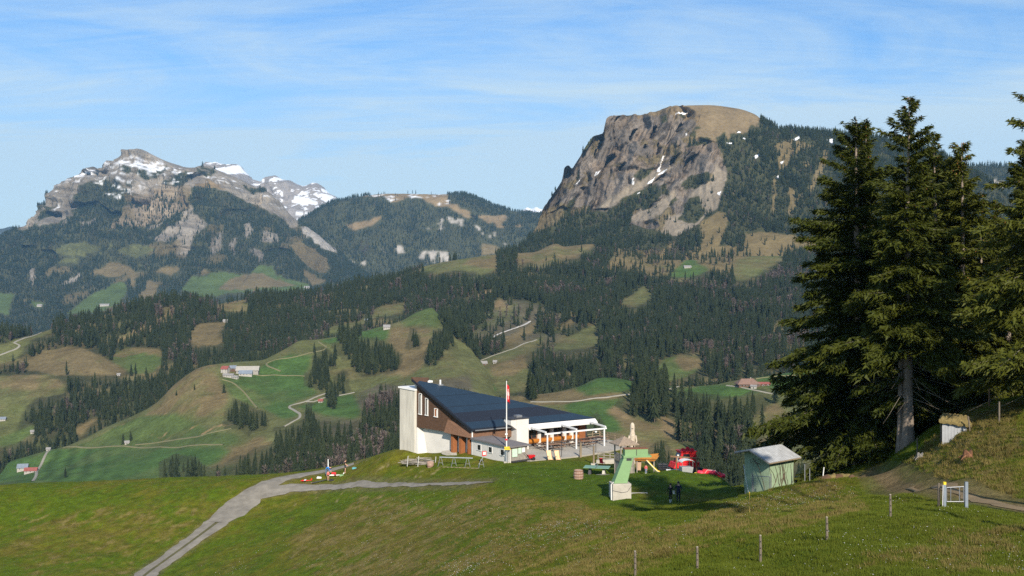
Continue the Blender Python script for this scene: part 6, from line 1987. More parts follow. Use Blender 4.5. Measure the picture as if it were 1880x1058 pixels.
# ------------------------------------------------------------------ far roads
FROAD = mat('far_gravel', (0.27, 0.25, 0.20), 0.95, var=0.12, scale=0.1)
FPATH = mat('far_grass_path', (0.17, 0.155, 0.075), 0.95, var=0.15, scale=0.1)
def far_road(sheet, pts, half, m, label, cat='road', lift=0.6):
    P = np.array([tuple(on_sheet(sheet, *p)) for p in pts])
    d = np.r_[0, np.cumsum(np.linalg.norm(np.diff(P[:, :2], axis=0), axis=1))]
    q = np.linspace(0, d[-1], max(8, int(d[-1] / 8)))
    L = np.stack([pchip(d, P[:, 0], q), pchip(d, P[:, 1], q)], 1)
    s = SHEETS[sheet]
    def hgt(x, y):
        px = CX + FPX * x / y
        fi = np.clip((px - s['px'][0]) / (s['px'][1] - s['px'][0]), 0, len(s['px']) - 1.001)
        out = np.empty(len(x))
        for k in range(len(x)):
            i = int(fi[k])
            u = fi[k] - i
            out[k] = np.interp(y[k], s['Y'][i], s['Z'][i]) * (1 - u) + np.interp(y[k], s['Y'][i + 1], s['Z'][i + 1]) * u
        return out
    half *= 0.8
    return ribbon('farm_road', L, half, m, lift, hgt, label, cat, cross=[(-half - 0.8, -1.6), (-half, 0), (half, 0), (half + 0.8, -1.6)])
far_road('farm_hill', [(60, 884), (66, 874), (72, 859), (83, 836), (91, 827), (112, 820)], 1.7, FROAD, 'grey road climbing past the low farm at the lower left')
far_road('farm_hill', [(600, 722), (580, 729), (563, 737), (531, 746), (541, 754), (551, 762), (549, 768), (535, 776), (521, 784)], 1.6, FROAD, 'pale road zigzagging below the farm meadow')
far_road('farm_hill', [(563, 738), (576, 738), (593, 731), (612, 728), (631, 725), (650, 721)], 1.3, FROAD, 'pale side road past the red-roofed hut')
far_road('farm_hill', [(516, 682), (500, 676), (490, 671), (489, 667), (505, 661), (544, 655), (572, 647), (597, 641), (599, 638), (592, 633), (585, 628)], 1.3, FPATH, 'faint farm track looping above the green farm meadow')
far_road('farm_hill', [(466, 688), (495, 689), (525, 690), (560, 691)], 1.1, FPATH, 'faint track running right from the long barn', cat='track')
far_road('farm_hill', [(249, 817), (298, 811), (345, 805), (372, 800), (400, 792), (425, 787)], 1.2, FPATH, 'brown track slanting across the grazed slope', cat='track')
far_road('farm_hill', [(117, 822), (180, 822), (250, 822), (330, 822), (410, 817)], 1.2, FPATH, 'level track along the top of the striped field', cat='track')
far_road('farm_hill', [(408, 697), (425, 702), (440, 713), (460, 735), (472, 749)], 1.0, FPATH, 'faint path dropping from the farm down the green slope', cat='track')
far_road('inn_ridge', [(975, 738), (1020, 738), (1058, 737), (1100, 731), (1149, 725), (1202, 719), (1236, 713), (1281, 709), (1315, 705), (1333, 702)], 1.3, FROAD, 'pale road along the meadow ridge to the inn')
far_road('inn_ridge', [(1334, 708), (1355, 711), (1376, 715), (1400, 720), (1421, 724)], 0.9, FROAD, 'pale road falling away right below the inn')
far_road('inn_ridge', [(1387, 696), (1420, 692), (1449, 690), (1480, 690)], 0.8, FPATH, 'track rising behind the inn to the right', cat='track')
far_road('wooded_slopes', [(803, 702), (805, 692), (816, 684), (846, 676), (877, 664), (905, 653), (935, 643), (960, 632), (985, 624)], 1.6, FROAD, 'pale road climbing the brown slope above the restaurant roof')
far_road('wooded_slopes', [(-30, 664), (0, 652), (34, 638), (36, 634), (26, 629), (53, 619), (75, 611)], 2.2, FROAD, 'pale hairpin road on the left edge hillside')
far_road('wooded_slopes', [(900, 625), (916, 613), (930, 608), (948, 602), (973, 590)], 2.4, mat('pale_boulders', (0.42, 0.40, 0.37), 0.9, var=0.4, scale=0.2, bump=1, bscale=0.5), 'pale stony stream bed in the brown gully', cat='stream')

# ================================================================== things around the restaurant
def F(px, D, dz=0.0):
    p = gd(px, D)
    return Vector((p.x, p.y, p.z + dz))
TZ = BLD_Z + 0.02     # terrace surface

# flagpole
fp = empty('flagpole', F(930, 125.0), 0, 'tall white flagpole with a limp red flag bearing a white cross', 'flagpole')
MB().tube([(0, 0, -0.2), (0, 0, 4.5), (0, 0, 9.3)], [0.085, 0.07, 0.045], 10).build('pole', WHITEPAINT, fp)
MB().lathe([(0.02, 9.3), (0.075, 9.34), (0.08, 9.42), (0.03, 9.50)], 10).build('finial', DARKMETAL, fp)
MB().box(-0.3, 0.3, -0.3, 0.3, -0.3, 0.10).build('footing', CONCRETE, fp)
for z in (2.55, 3.15):
    MB().box(-0.16, 0.12, -0.14, 0.14, z, z + 0.16).build('bracket', RED if z < 3 else WHITEPAINT, fp)
def flag():
    nu, nv = 14, 18
    V, Fc, mi = [], [], []
    for i in range(nu + 1):
        for j in range(nv + 1):
            a, c = i / nu, j / nv
            x = 0.05 + 0.32 * a * (0.75 + 0.25 * c)
            y = 0.16 * math.sin(a * 9.0 + c * 2.0) * a ** 0.6
            z = 8.95 - 1.95 * c - 0.30 * a - 0.05 * math.sin(a * 7)
            V.append((x, y, z))
    for i in range(nu):
        for j in range(nv):
            k = i * (nv + 1) + j
            Fc.append((k, k + 1, k + nv + 2, k + nv + 1))
            a, c = (i + .5) / nu, (j + .5) / nv
            cross = (abs(a - .5) < .13 and abs(c - .52) < .30) or (abs(c - .52) < .11 and abs(a - .5) < .36)
            mi.append(1 if cross else 0)
    me = bpy.data.meshes.new('flag')
    me.from_pydata(V, [], Fc)
    me.materials.append(RED)
    me.materials.append(WHITEPAINT)
    me.polygons.foreach_set('material_index', mi)
    me.polygons.foreach_set('use_smooth', [True] * len(Fc))
    o = bpy.data.objects.new('flag', me)
    COL.objects.link(o)
    o.parent = fp
    sd = o.modifiers.new('cloth', 'SOLIDIFY')
    sd.thickness = 0.01
flag()
def sign_at(name, loc, label, cat):
    return empty(name, loc, 0, label, cat)
# yellow hiking signs below the flag
hs_ = empty('hiking_sign', F(931.5, 124.6), R(10), 'yellow arrow signs on a short post in front of the flagpole', 'sign')
MB().tube([(0, 0, -0.2), (0, 0, 1.9)], 0.035, 8).build('post', GREYMETAL, hs_)
for z, s_ in ((1.70, 1), (1.50, -1)):
    MB().prism([(-0.35 * s_, -0.05, z), (0.30 * s_, -0.05, z), (0.42 * s_, -0.05, z + 0.08), (0.30 * s_, -0.05, z + 0.16), (-0.35 * s_, -0.05, z + 0.16)], (0, 0.02, 0)).build('arrow_board', YELLOW, hs_)

# red and white board on a leaning arm before the annex
bb = empty('target_board', F(885, 126.0), R(33), 'red and white board on a slanting pole in front of the white annex', 'board')
MB().tube([(-0.55, 0, -0.1), (0.25, 0, 1.05)], 0.03, 8).build('pole', GREYMETAL, bb)
fr = MB().box(0.0, 0.55, -0.06, -0.02, 1.0, 1.55).build('frame', RED, bb)
MB().box(0.08, 0.47, -0.075, -0.062, 1.12, 1.47).build('face', WHITEPAINT, fr)

# small red cart
ct = empty('cart', (W_(3.1, -7.9).x, W_(3.1, -7.9).y, TZ), R(20), 'small red cart parked at the grey shingled end of the annex', 'cart')
MB().hexa([(-0.3, -0.2, 0.25), (0.3, -0.2, 0.25), (0.3, 0.2, 0.25), (-0.3, 0.2, 0.25)], [(-0.42, -0.3, 0.6), (0.42, -0.3, 0.6), (0.42, 0.3, 0.6), (-0.42, 0.3, 0.6)]).build('tray', RED, ct)
for y_ in (-0.3, 0.3):
    MB().tube([(0.2, y_ - 0.04, 0.2), (0.2, y_ + 0.04, 0.2)], 0.2, 12).build('wheel', BLACK, ct)
MB().tube([(-0.4, 0, 0.5), (-0.85, 0, 0.95)], 0.025, 6).build('handle', DARKMETAL, ct)

# picnic tables under the pergola
TABLEWOOD = mat('brown_table_boards', (0.225, 0.135, 0.085), 0.8, var=0.25, scale=3)
def picnic(u, v, rz, label):
    p = W_(u, v)
    t = empty('picnic_table', (p.x, p.y, TZ), A33 + rz, label, 'table', 'tables on the restaurant terrace')
    for k in range(4):
        MB().box(-1.0, 1.0, -0.36 + 0.185 * k, -0.36 + 0.185 * k + 0.16, 0.70, 0.74).build('board', TABLEWOOD, t)
    for s_ in (-1, 1):
        MB().box(-1.0, 1.0, s_ * 0.72 - 0.13, s_ * 0.72 + 0.13, 0.42, 0.46).build('bench', TABLEWOOD, t)
    for x_ in (-0.75, 0.75):
        b = MB()
        b.bar((x_, -0.62, 0.005), (x_, -0.22, 0.70), 0.06)
        b.bar((x_, 0.62, 0.005), (x_, 0.22, 0.70), 0.06)
        b.bar((x_, -0.84, 0.39), (x_, 0.84, 0.39), 0.06)
        b.build('trestle', GREYMETAL, t)
for u, v, lab in ((8.9, -2.2, 'brown picnic table nearest the chimney, under the pergola'), (11.2, -2.0, 'brown picnic table second from the chimney, under the pergola'), (13.4, -1.9, 'brown picnic table third from the chimney, under the pergola'), (15.6, -1.8, 'brown picnic table at the far end under the pergola'),
                  (9.6, -3.4, 'brown picnic table just behind the first white pergola post'), (14.3, -3.5, 'brown picnic table behind the beam between middle and right posts'), (17.8, -1.6, 'brown picnic table beyond the right pergola post by the railing')):
    picnic(u, v, R(random.uniform(-4, 4)), lab)

# deck chairs
DECK = mat('orange_white_canvas', (0.78, 0.50, 0.28), 0.85, var=0.45, scale=4)
def deckchair(px, label):
    g = F(px, 126.2)
    t = empty('deck_chair', (g.x, g.y, TZ if False else g.z), R(12), label, 'deck chair', 'orange deck chairs at the terrace edge')
    for x_ in (-0.28, 0.28):
        b = MB()
        b.bar((x_, -0.55, 0.0), (x_, 0.55, 0.98), 0.05)
        b.bar((x_ * 0.86, 0.48, 0.0), (x_ * 0.86, -0.42, 0.52), 0.045)
        b.build('side_frame', OLDWOOD, t)
    V = []
    for i in range(9):
        s_ = i / 8
        V.append((-0.5 + 0.98 * s_ , 0.10 + 0.88 * s_ - 0.28 * math.sin(math.pi * s_) * 0.8))
    b = MB()
    for (y0, z0), (y1, z1) in zip(V[:-1], V[1:]):
        b.hexa([(-0.25, y0, z0), (0.25, y0, z0), (0.25, y1, z1), (-0.25, y1, z1)], [(-0.25, y0, z0 + 0.02), (0.25, y0, z0 + 0.02), (0.25, y1, z1 + 0.02), (-0.25, y1, z1 + 0.02)])
    b.build('canvas', DECK, t)
    MB().bar((-0.3, 0.55, 0.98), (0.3, 0.55, 0.98), 0.05).build('top_rail', OLDWOOD, t)
deckchair(1009, 'left one of the two orange deck chairs on the lawn edge')
deckchair(1023.5, 'right one of the two orange deck chairs on the lawn edge')

# wooden posts at the terrace corner and slim lamps
def post(px, D, h, r, m, label, cat='post', base=False, name='wooden_post', lean=(0, 0)):
    t = empty(name, F(px, D), 0, label, cat)
    MB().tube([(0, 0, -0.35), (lean[0] * 0.5, lean[1] * 0.5, h * 0.55), (lean[0], lean[1], h)], [r, r * 0.97, r * 0.88], 9).build('shaft', m, t)
    if base:
        MB().box(-0.32, 0.32, -0.25, 0.25, -0.25, 0.06).build('footing', CONCRETE, t)
    return t
post(1066, 128.6, 1.75, 0.14, OLDWOOD, 'thick wooden post at the front right edge of the terrace')
post(1090, 123.0, 2.0, 0.11, OLDWOOD, 'wooden post with a pale footing on the lawn right of the terrace', base=True)
for px_, v_, h_, lab in ((1031, -6.6, 2.9, 'thin dark lamp pole between the deck chairs and the pergola'), (1094, -5.2, 2.6, 'thin lamp pole with a small white lamp at the right end of the pergola')):
    D_ = 128.5 if px_ < 1050 else 131.5
    g = F(px_, D_)
    t = empty('lamp_pole', (g.x, g.y, max(g.z, BLD_Z)), 0, lab, 'lamp')
    MB().tube([(0, 0, -0.2), (0, 0, h_)], 0.035, 8).build('pole', DARKMETAL, t)
    MB().lathe([(0.03, h_), (0.14, h_ - 0.06), (0.13, h_ - 0.20), (0.03, h_ - 0.24)], 10).build('lamp_head', WHITEPAINT if px_ > 1050 else DARKMETAL, t)

# railings
def railing(a, c, n, h, rails, label, m=OLDWOOD, z=None, name='railing'):
    a, c = Vector(a), Vector(c)
    t = empty(name, a, 0, label, 'railing')
    d = c - a
    for k in range(n):
        p = d * k / (n - 1)
        MB().box(p.x - 0.05, p.x + 0.05, p.y - 0.05, p.y + 0.05, p.z - 0.3, p.z + h).build('post', m, t)
    for i in range(rails):
        zz = h * (0.35 + 0.6 * i / max(1, rails - 1))
        MB().bar((0, -0.07, zz), (d.x, d.y - 0.07, d.z + zz), 0.05, 0.10).build('rail', m, t)
TZv = lambda u, v, z=0.0: W_(u, v, 0.02 + z)
railing(TZv(20.0, -3.5), TZv(20.0, 1.0), 4, 1.0, 3, 'wooden railing closing the far right end of the terrace')
railing(TZv(18.3, -6.3), TZv(20.0, -3.7), 3, 1.0, 3, 'short wooden railing slanting round the terrace corner')
railing(TZv(17.6, 1.1), TZv(19.9, 1.1), 3, 1.0, 3, 'wooden railing at the back of the terrace beyond the glazing')
g0, g1 = F(1098, 125.5), F(1131, 124.5)
railing((g0.x, g0.y, g0.z), (g1.x, g1.y, g1.z), 4, 1.0, 3, 'grey wooden railing between the terrace and the lookout tower', GREYWOOD)
MB().box(0, 0, 0, 0, 0, 0)
wl0 = F(1112, 124.6)
wall_ = MB().hexa([(-1.1, -0.2, -0.6), (1.2, -0.25, -0.6), (1.2, 0.2, -0.6), (-1.1, 0.2, -0.6)], [(-1.1, -0.2, 0.22), (1.2, -0.25, 0.35), (1.2, 0.2, 0.35), (-1.1, 0.2, 0.22)]).build('low_wall', CONCRETE, None, (wl0.x, wl0.y - 0.35, wl0.z))
tag(wall_, 'low pale stone kerb under the grey railing', 'wall')

# lookout tower with a shingled hip roof
lt = empty('lookout_tower', F(1146, 117.0), R(20), 'small grey wooden lookout tower with a shingled pyramid roof behind the green pylon', 'tower')
b = MB()
for x_, y_ in ((-0.75, -0.75), (0.75, -0.75), (0.75, 0.75), (-0.75, 0.75)):
    MB().box(x_ - 0.06, x_ + 0.06, y_ - 0.06, y_ + 0.06, -0.4, 3.25).build('corner_post', GREYWOOD, lt)
for s_ in range(9):
    x_ = -0.66 + s_ * 0.147
    MB().box(x_, x_ + 0.138, -0.74, -0.70, -0.3, 1.35).build('board', GREYWOOD, lt)
    MB().box(-0.74, -0.70, x_, x_ + 0.138, -0.3, 1.35).build('board', GREYWOOD, lt)
MB().box(-0.8, 0.8, -0.8, 0.8, 1.36, 1.46).build('platform', OLDWOOD, lt)
for s_ in range(7):
    x_ = -0.62 + s_ * 0.19
    MB().box(x_, x_ + 0.12, -0.79, -0.75, 1.47, 2.25).build('baluster', GREYWOOD, lt)
    MB().box(-0.79, -0.75, x_, x_ + 0.12, 1.47, 2.25).build('baluster', GREYWOOD, lt)
b = MB().add([(-1.2, -1.2, 3.1), (1.2, -1.2, 3.1), (1.2, 1.2, 3.1), (-1.2, 1.2, 3.1), (0, 0, 3.85), (-1.2, -1.2, 3.2), (1.2, -1.2, 3.2), (1.2, 1.2, 3.2), (-1.2, 1.2, 3.2), (0, 0, 3.97)],
             [(0, 1, 2, 3), (5, 6, 9), (6, 7, 9), (7, 8, 9), (8, 5, 9), (0, 1, 6, 5), (1, 2, 7, 6), (2, 3, 8, 7), (3, 0, 5, 8)])
b.build('roof', mat('old_shingle_roof', (0.26, 0.205, 0.155), 0.95, var=0.35, scale=5, bump=0.8, bscale=10), lt)

# carved pale trunk
st_ = empty('carved_trunk', F(1161, 125.0), 0, 'pale carved tree trunk figure standing behind the lookout tower roof', 'sculpture')
stc = mat('pale_carved_wood', (0.50, 0.43, 0.34), 0.9, var=0.25, scale=4, bump=0.8, bscale=7)
b = MB()
b.lathe([(0.34, -0.6), (0.33, 0.6), (0.31, 1.6), (0.34, 2.1), (0.30, 2.6), (0.35, 3.0), (0.30, 3.35), (0.25, 3.6), (0.27, 3.9), (0.24, 4.3), (0.14, 4.5), (0.02, 4.56)], 12)
tk = b.build('trunk', stc, st_)
MB().hexa([(-0.10, -0.42, 3.95), (0.10, -0.42, 3.95), (0.07, -0.22, 3.85), (-0.07, -0.22, 3.85)], [(-0.05, -0.34, 4.15), (0.05, -0.34, 4.15), (0.05, -0.2, 4.2), (-0.05, -0.2, 4.2)]).build('carved_nose', stc, tk)
for s_ in (-1, 1):
    MB().tube([(s_ * 0.36, -0.1, 3.1), (s_ * 0.46, -0.16, 2.5), (s_ * 0.36, -0.26, 2.0)], [0.11, 0.10, 0.07], 8).build('carved_arm', stc, tk)

# green ropeway pylon
py_ = empty('ropeway_pylon', F(1138, 97.0), R(8), 'pale green leaning ropeway pylon on a concrete block', 'pylon')
MB().box(-0.82, 0.86, -0.75, 0.75, -0.6, 1.40).build('concrete_block', CONCRETE, py_, bevel=0.04)
MB().hexa([(-0.66, -0.5, 1.40), (0.56, -0.5, 1.40), (0.56, 0.5, 1.40), (-0.66, 0.5, 1.40)], [(0.26, -0.42, 3.62), (1.14, -0.42, 3.62), (1.14, 0.42, 3.62), (0.26, 0.42, 3.62)]).build('column', PALEGREEN, py_, bevel=0.03)
MB().box(0.22, 2.75, -0.48, 0.48, 3.63, 3.80).build('head_flange', PALEGREEN, py_)
hd = MB().box(0.36, 2.45, -0.40, 0.40, 3.80, 4.36).build('head_box', PALEGREEN, py_)
MB().box(0.34, 2.47, -0.42, 0.42, 4.36, 4.42).build('rusty_top', RUST, hd)
MB().box(1.38, 1.43, -0.425, -0.40, 3.82, 4.34).build('seam', DARKMETAL, hd)
MB().box(0.50, 0.95, -0.46, -0.43, 3.38, 3.58).build('pulley_plate', DARKMETAL, py_)
MB().tube([(-0.90, -0.6, 0.0), (-0.90, -0.6, 1.35), (-0.72, -0.52, 1.55)], 0.06, 8).build('cable_pipe', WHITEPAINT, py_)
MB().tube([(-0.82, -0.77, 0.85), (0.0, -0.78, 0.65), (0.5, -0.77, 0.72), (0.84, -0.77, 1.2)], 0.018, 5).build('cable', DARKMETAL, py_)
sl = F(1166, 98.5)
q = MB().hexa([(-0.7, -0.25, -0.3), (1.15, 0.15, -0.3), (1.15, 0.45, -0.3), (-0.7, 0.35, -0.3)], [(-0.7, -0.25, 0.09), (1.15, 0.15, 0.09), (1.15, 0.45, 0.09), (-0.7, 0.35, 0.09)]).build('ground_slab', CONCRETE, None, (sl.x, sl.y, sl.z))
tag(q, 'narrow concrete slab in the grass right of the pylon block', 'slab')

# playground slide with an orange roofed platform
OCHRE = mat('ochre_board', (0.40, 0.17, 0.035), 0.75, var=0.25, scale=4)
pl_ = empty('playground_slide', F(1185, 117.5), R(-6), 'playground slide with an orange platform and a cream chute right of the pylon', 'slide')
for x_, y_ in ((-0.9, -0.5), (0.9, -0.5), (0.9, 0.5), (-0.9, 0.5)):
    MB().box(x_ - 0.05, x_ + 0.05, y_ - 0.05, y_ + 0.05, -0.3, 1.35).build('post', GREYWOOD, pl_)
MB().hexa([(-1.1, -0.6, 1.36), (0.95, -0.6, 1.36), (0.95, 0.6, 1.36), (-1.1, 0.6, 1.36)], [(-1.2, -0.7, 1.52), (1.15, -0.7, 1.56), (1.15, 0.7, 1.56), (-1.2, 0.7, 1.52)]).build('platform', OCHRE, pl_)
for y_ in (-0.68, 0.68):
    MB().hexa([(-0.95, y_ - 0.03, 1.60), (1.2, y_ - 0.03, 1.62), (1.2, y_ + 0.03, 1.62), (-0.95, y_ + 0.03, 1.60)], [(-0.75, y_ - 0.03, 1.78), (1.45, y_ - 0.03, 2.0), (1.45, y_ + 0.03, 2.0), (-0.75, y_ + 0.03, 1.78)]).build('side_board', OCHRE, pl_)
CREAM = mat('cream_plastic', (0.72, 0.64, 0.42), 0.5, var=0.08)
chute = [(0.1, -0.75, 1.40), (0.45, -1.0, 1.05), (0.95, -1.3, 0.58), (1.25, -1.5, 0.36), (1.5, -1.65, 0.30)]
b = MB()
for (x0, y0, z0), (x1, y1, z1) in zip(chute[:-1], chute[1:]):
    b.hexa([(x0, y0 - 0.25, z0), (x0, y0 + 0.25, z0), (x1, y1 + 0.25, z1), (x1, y1 - 0.25, z1)], [(x0, y0 - 0.25, z0 + 0.05), (x0, y0 + 0.25, z0 + 0.05), (x1, y1 + 0.25, z1 + 0.05), (x1, y1 - 0.25, z1 + 0.05)])
b.build('chute', CREAM, pl_)
for s_ in (-0.27, 0.27):
    MB().tube([(x, y + s_, z + 0.13) for x, y, z in chute], 0.05, 6).build('chute_rim', YELLOW if s_ > 0 else CREAM, pl_)
MB().hexa([(1.42, -1.9, -0.1), (1.56, -1.9, -0.1), (1.56, -1.4, -0.1), (1.42, -1.4, -0.1)], [(1.42, -1.9, 0.3), (1.56, -1.9, 0.3), (1.56, -1.4, 0.3), (1.42, -1.4, 0.3)]).build('chute_foot', CREAM, pl_)
MB().tube([(1.1, 0.2, 1.4), (1.9, 0.3, 0.0)], 0.02, 5).build('rope', DARKMETAL, pl_)
MB().hexa([(-1.0, -0.4, 0.35), (-0.5, -0.5, 0.35), (-0.5, 0.3, 0.35), (-1.0, 0.3, 0.35)], [(-1.05, -0.45, 1.2), (-0.45, -0.55, 1.2), (-0.45, 0.35, 1.2), (-1.05, 0.35, 1.2)]).build('climbing_panel', mat('pale_pink_board', (0.50, 0.34, 0.24), 0.8), pl_)

# stack of dark lattice racks
rk_ = empty('lattice_rack', F(1216, 119.0), R(5), 'stack of dark metal lattice racks left of the red vehicle', 'rack')
for k in range(4):
    for j in range(6):
        MB().bar((-0.55 + 0.02 * k, -0.4 + 0.16 * j, 0.1 + 0.22 * k), (0.6 - 0.05 * k, -0.4 + 0.16 * j, 0.1 + 0.22 * k), 0.05).build('bar', DARKMETAL, rk_)
    for x_ in (-0.5, 0.0, 0.5):
        MB().bar((x_, -0.45, 0.17 + 0.22 * k), (x_, 0.45, 0.17 + 0.22 * k), 0.05).build('cross_bar', DARKMETAL, rk_)

# red snow groomer
sg = empty('snow_groomer', F(1256, 122.0, 0.12), R(14), 'bright red snow groomer with a high cab parked behind the wooden frame', 'snow groomer', scale=1.02)
MB().hexa([(-1.55, -0.85, 0.55), (1.5, -0.85, 0.55), (1.5, 0.85, 0.55), (-1.55, 0.85, 0.55)], [(-1.3, -0.8, 1.15), (1.5, -0.8, 1.15), (1.5, 0.8, 1.15), (-1.3, 0.8, 1.15)]).build('body', RED, sg, bevel=0.05)
cb = MB().hexa([(-0.95, -0.78, 1.15), (1.25, -0.78, 1.15), (1.25, 0.78, 1.15), (-0.95, 0.78, 1.15)], [(-0.55, -0.68, 2.25), (1.1, -0.68, 2.25), (1.1, 0.68, 2.25), (-0.55, 0.68, 2.25)]).build('cab', RED, sg, bevel=0.05)
MB().hexa([(-0.60, -0.80, 1.35), (0.35, -0.80, 1.35), (0.35, -0.76, 1.35), (-0.60, -0.76, 1.35)], [(-0.38, -0.715, 2.08), (0.35, -0.715, 2.08), (0.35, -0.69, 2.08), (-0.38, -0.69, 2.08)]).build('side_window', GLASS, cb)
MB().hexa([(-0.97, -0.6, 1.3), (-0.97, 0.6, 1.3), (-0.90, 0.6, 1.3), (-0.90, -0.6, 1.3)], [(-0.64, -0.55, 2.1), (-0.64, 0.55, 2.1), (-0.57, 0.55, 2.1), (-0.57, -0.55, 2.1)]).build('windscreen', GLASS, cb)
MB().box(-0.7, 1.2, -0.75, 0.75, 2.26, 2.36).build('roof', RED, cb)
for x_, y_, h_ in ((-0.2, -0.2, 0.28), (0.45, 0.1, 0.34), (0.8, -0.3, 0.25)):
    MB().hexa([(x_ - 0.25, y_ - 0.2, 2.36), (x_ + 0.25, y_ - 0.2, 2.36), (x_ + 0.25, y_ + 0.2, 2.36), (x_ - 0.25, y_ + 0.2, 2.36)], [(x_ - 0.12, y_ - 0.1, 2.36 + h_), (x_ + 0.1, y_ - 0.1, 2.36 + h_), (x_ + 0.1, y_ + 0.1, 2.36 + h_), (x_ - 0.12, y_ + 0.1, 2.36 + h_)]).build('roof_bundle', REDMATTE, cb)
for y_ in (-1.15, 1.15):
    trk = MB().hexa([(-1.35, y_ - 0.3, 0.02), (1.35, y_ - 0.3, 0.02), (1.35, y_ + 0.3, 0.02), (-1.35, y_ + 0.3, 0.02)], [(-1.65, y_ - 0.3, 0.62), (1.65, y_ - 0.3, 0.62), (1.65, y_ + 0.3, 0.62), (-1.65, y_ + 0.3, 0.62)]).build('track', BLACK, sg, bevel=0.12)
    for k in range(4):
        MB().tube([(-1.0 + 0.67 * k, y_ - 0.33, 0.33), (-1.0 + 0.67 * k, y_ + 0.33, 0.33)], 0.22, 12).build('road_wheel', DARKMETAL, trk)
MB().tube([(-1.05, -0.8, 1.2), (-1.2, -0.95, 1.7), (-1.1, -0.95, 2.0)], 0.03, 6).build('mirror_arm', WHITEPAINT, sg)
MB().box(-1.22, -1.02, -1.02, -0.96, 1.75, 2.1).build('mirror', WHITEPAINT, sg)
MB().hexa([(-2.3, -1.3, 0.1), (-1.9, -1.3, 0.05), (-1.9, 1.3, 0.05), (-2.3, 1.3, 0.1)], [(-2.25, -1.3, 0.75), (-2.1, -1.3, 0.78), (-2.1, 1.3, 0.78), (-2.25, 1.3, 0.75)]).build('plough_blade', DARKMETAL, sg)
wp = F(1236, 116.5)
q = MB().box(-0.75, 0.78, -0.15, 0.15, 0.42, 0.50)
o = empty('plank_bench', wp, R(-3), 'white plank bench in front of the red snow groomer', 'bench')
q.build('plank', WHITEPAINT, o)
for x_ in (-0.55, 0.55):
    MB().box(x_ - 0.06, x_ + 0.06, -0.13, 0.13, -0.2, 0.42).build('support', DARKMETAL, o)

# wooden goal frame with the old cabin
wf_ = empty('timber_goal', F(1260, 115.0), R(-2), 'brown timber frame like a goal in front of the snow groomer', 'frame')
POSTBROWN = mat('brown_timber', (0.20, 0.115, 0.065), 0.9, var=0.3, scale=4)
MB().box(-1.10, -0.95, -0.08, 0.08, -0.4, 1.92).build('post', POSTBROWN, wf_)
MB().box(1.00, 1.15, -0.08, 0.08, -0.4, 1.72).build('post', POSTBROWN, wf_)
MB().bar((-1.65, 0, 2.02), (1.35, 0, 1.80), 0.14, 0.15).build('beam', POSTBROWN, wf_)
MB().tube([(1.2, 0, 1.8), (1.45, 0, 1.65), (1.25, 0, 0.7)], 0.03, 6).build('hook', GREYMETAL, wf_)
cg = empty('gondola_cabin', F(1260, 114.2), R(12), 'small open grey gondola cabin standing under the timber frame', 'gondola')
GALV = mat('galvanised_sheet', (0.36, 0.37, 0.37), 0.6, metal=0.3, var=0.12)
MB().hexa([(-0.62, -0.45, 0.05), (0.45, -0.45, 0.02), (0.45, 0.45, 0.02), (-0.62, 0.45, 0.05)], [(-0.66, -0.5, 0.92), (0.62, -0.5, 0.86), (0.62, 0.5, 0.86), (-0.66, 0.5, 0.92)]).build('tub', GALV, cg, bevel=0.04)
for x_, y_ in ((-0.6, -0.45), (0.56, -0.45), (0.56, 0.45), (-0.6, 0.45)):
    MB().tube([(x_, y_, 0.85), (x_ * 0.95, y_ * 0.95, 1.55)], 0.03, 6).build('stanchion', GREYMETAL, cg)
b = MB()
for k in range(6):
    a0, a1 = math.pi * k / 6, math.pi * (k + 1) / 6
    x0, z0, x1, z1 = -0.70 * math.cos(a0), 1.38 + 0.26 * math.sin(a0), -0.70 * math.cos(a1), 1.38 + 0.26 * math.sin(a1)
    b.hexa([(x0, -0.52, z0), (x1, -0.52, z1), (x1, 0.52, z1), (x0, 0.52, z0)], [(x0, -0.52, z0 + 0.03), (x1, -0.52, z1 + 0.03), (x1, 0.52, z1 + 0.03), (x0, 0.52, z0 + 0.03)])
b.build('curved_roof', WHITEPAINT, cg)

# heap of red padded mats, and the second machine part behind
hp0 = F(1303, 110.5)
hp_ = empty('padded_mats', hp0, R(-8), 'heap of red and yellow padded mats on the lawn edge', 'mats')
def cushion(x, y, z, a, b_, c, m, nm='mat_roll', rz=0.0):
    bm = bmesh.new()
    bmesh.ops.create_icosphere(bm, subdivisions=2, radius=1.0)
    rr = random.Random(int(x * 100))
    for v in bm.verts:
        p = v.co
        for i in range(3):
            p[i] = math.copysign(abs(p[i]) ** 0.6, p[i])
        v.co = Vector((p.x * a, p.y * b_, p.z * c)) * rr.uniform(0.93, 1.07)
    me = bpy.data.meshes.new(nm)
    bm.to_mesh(me)
    bm.free()
    me.materials.append(m)
    me.polygons.foreach_set('use_smooth', [True] * len(me.polygons))
    o = bpy.data.objects.new(nm, me)
    COL.objects.link(o)
    o.parent = hp_
    o.location = (x, y, z)
    o.rotation_euler = (0, 0.12, rz)
PINK = mat('pink_red_vinyl', (0.72, 0.035, 0.075), 0.5, var=0.1)
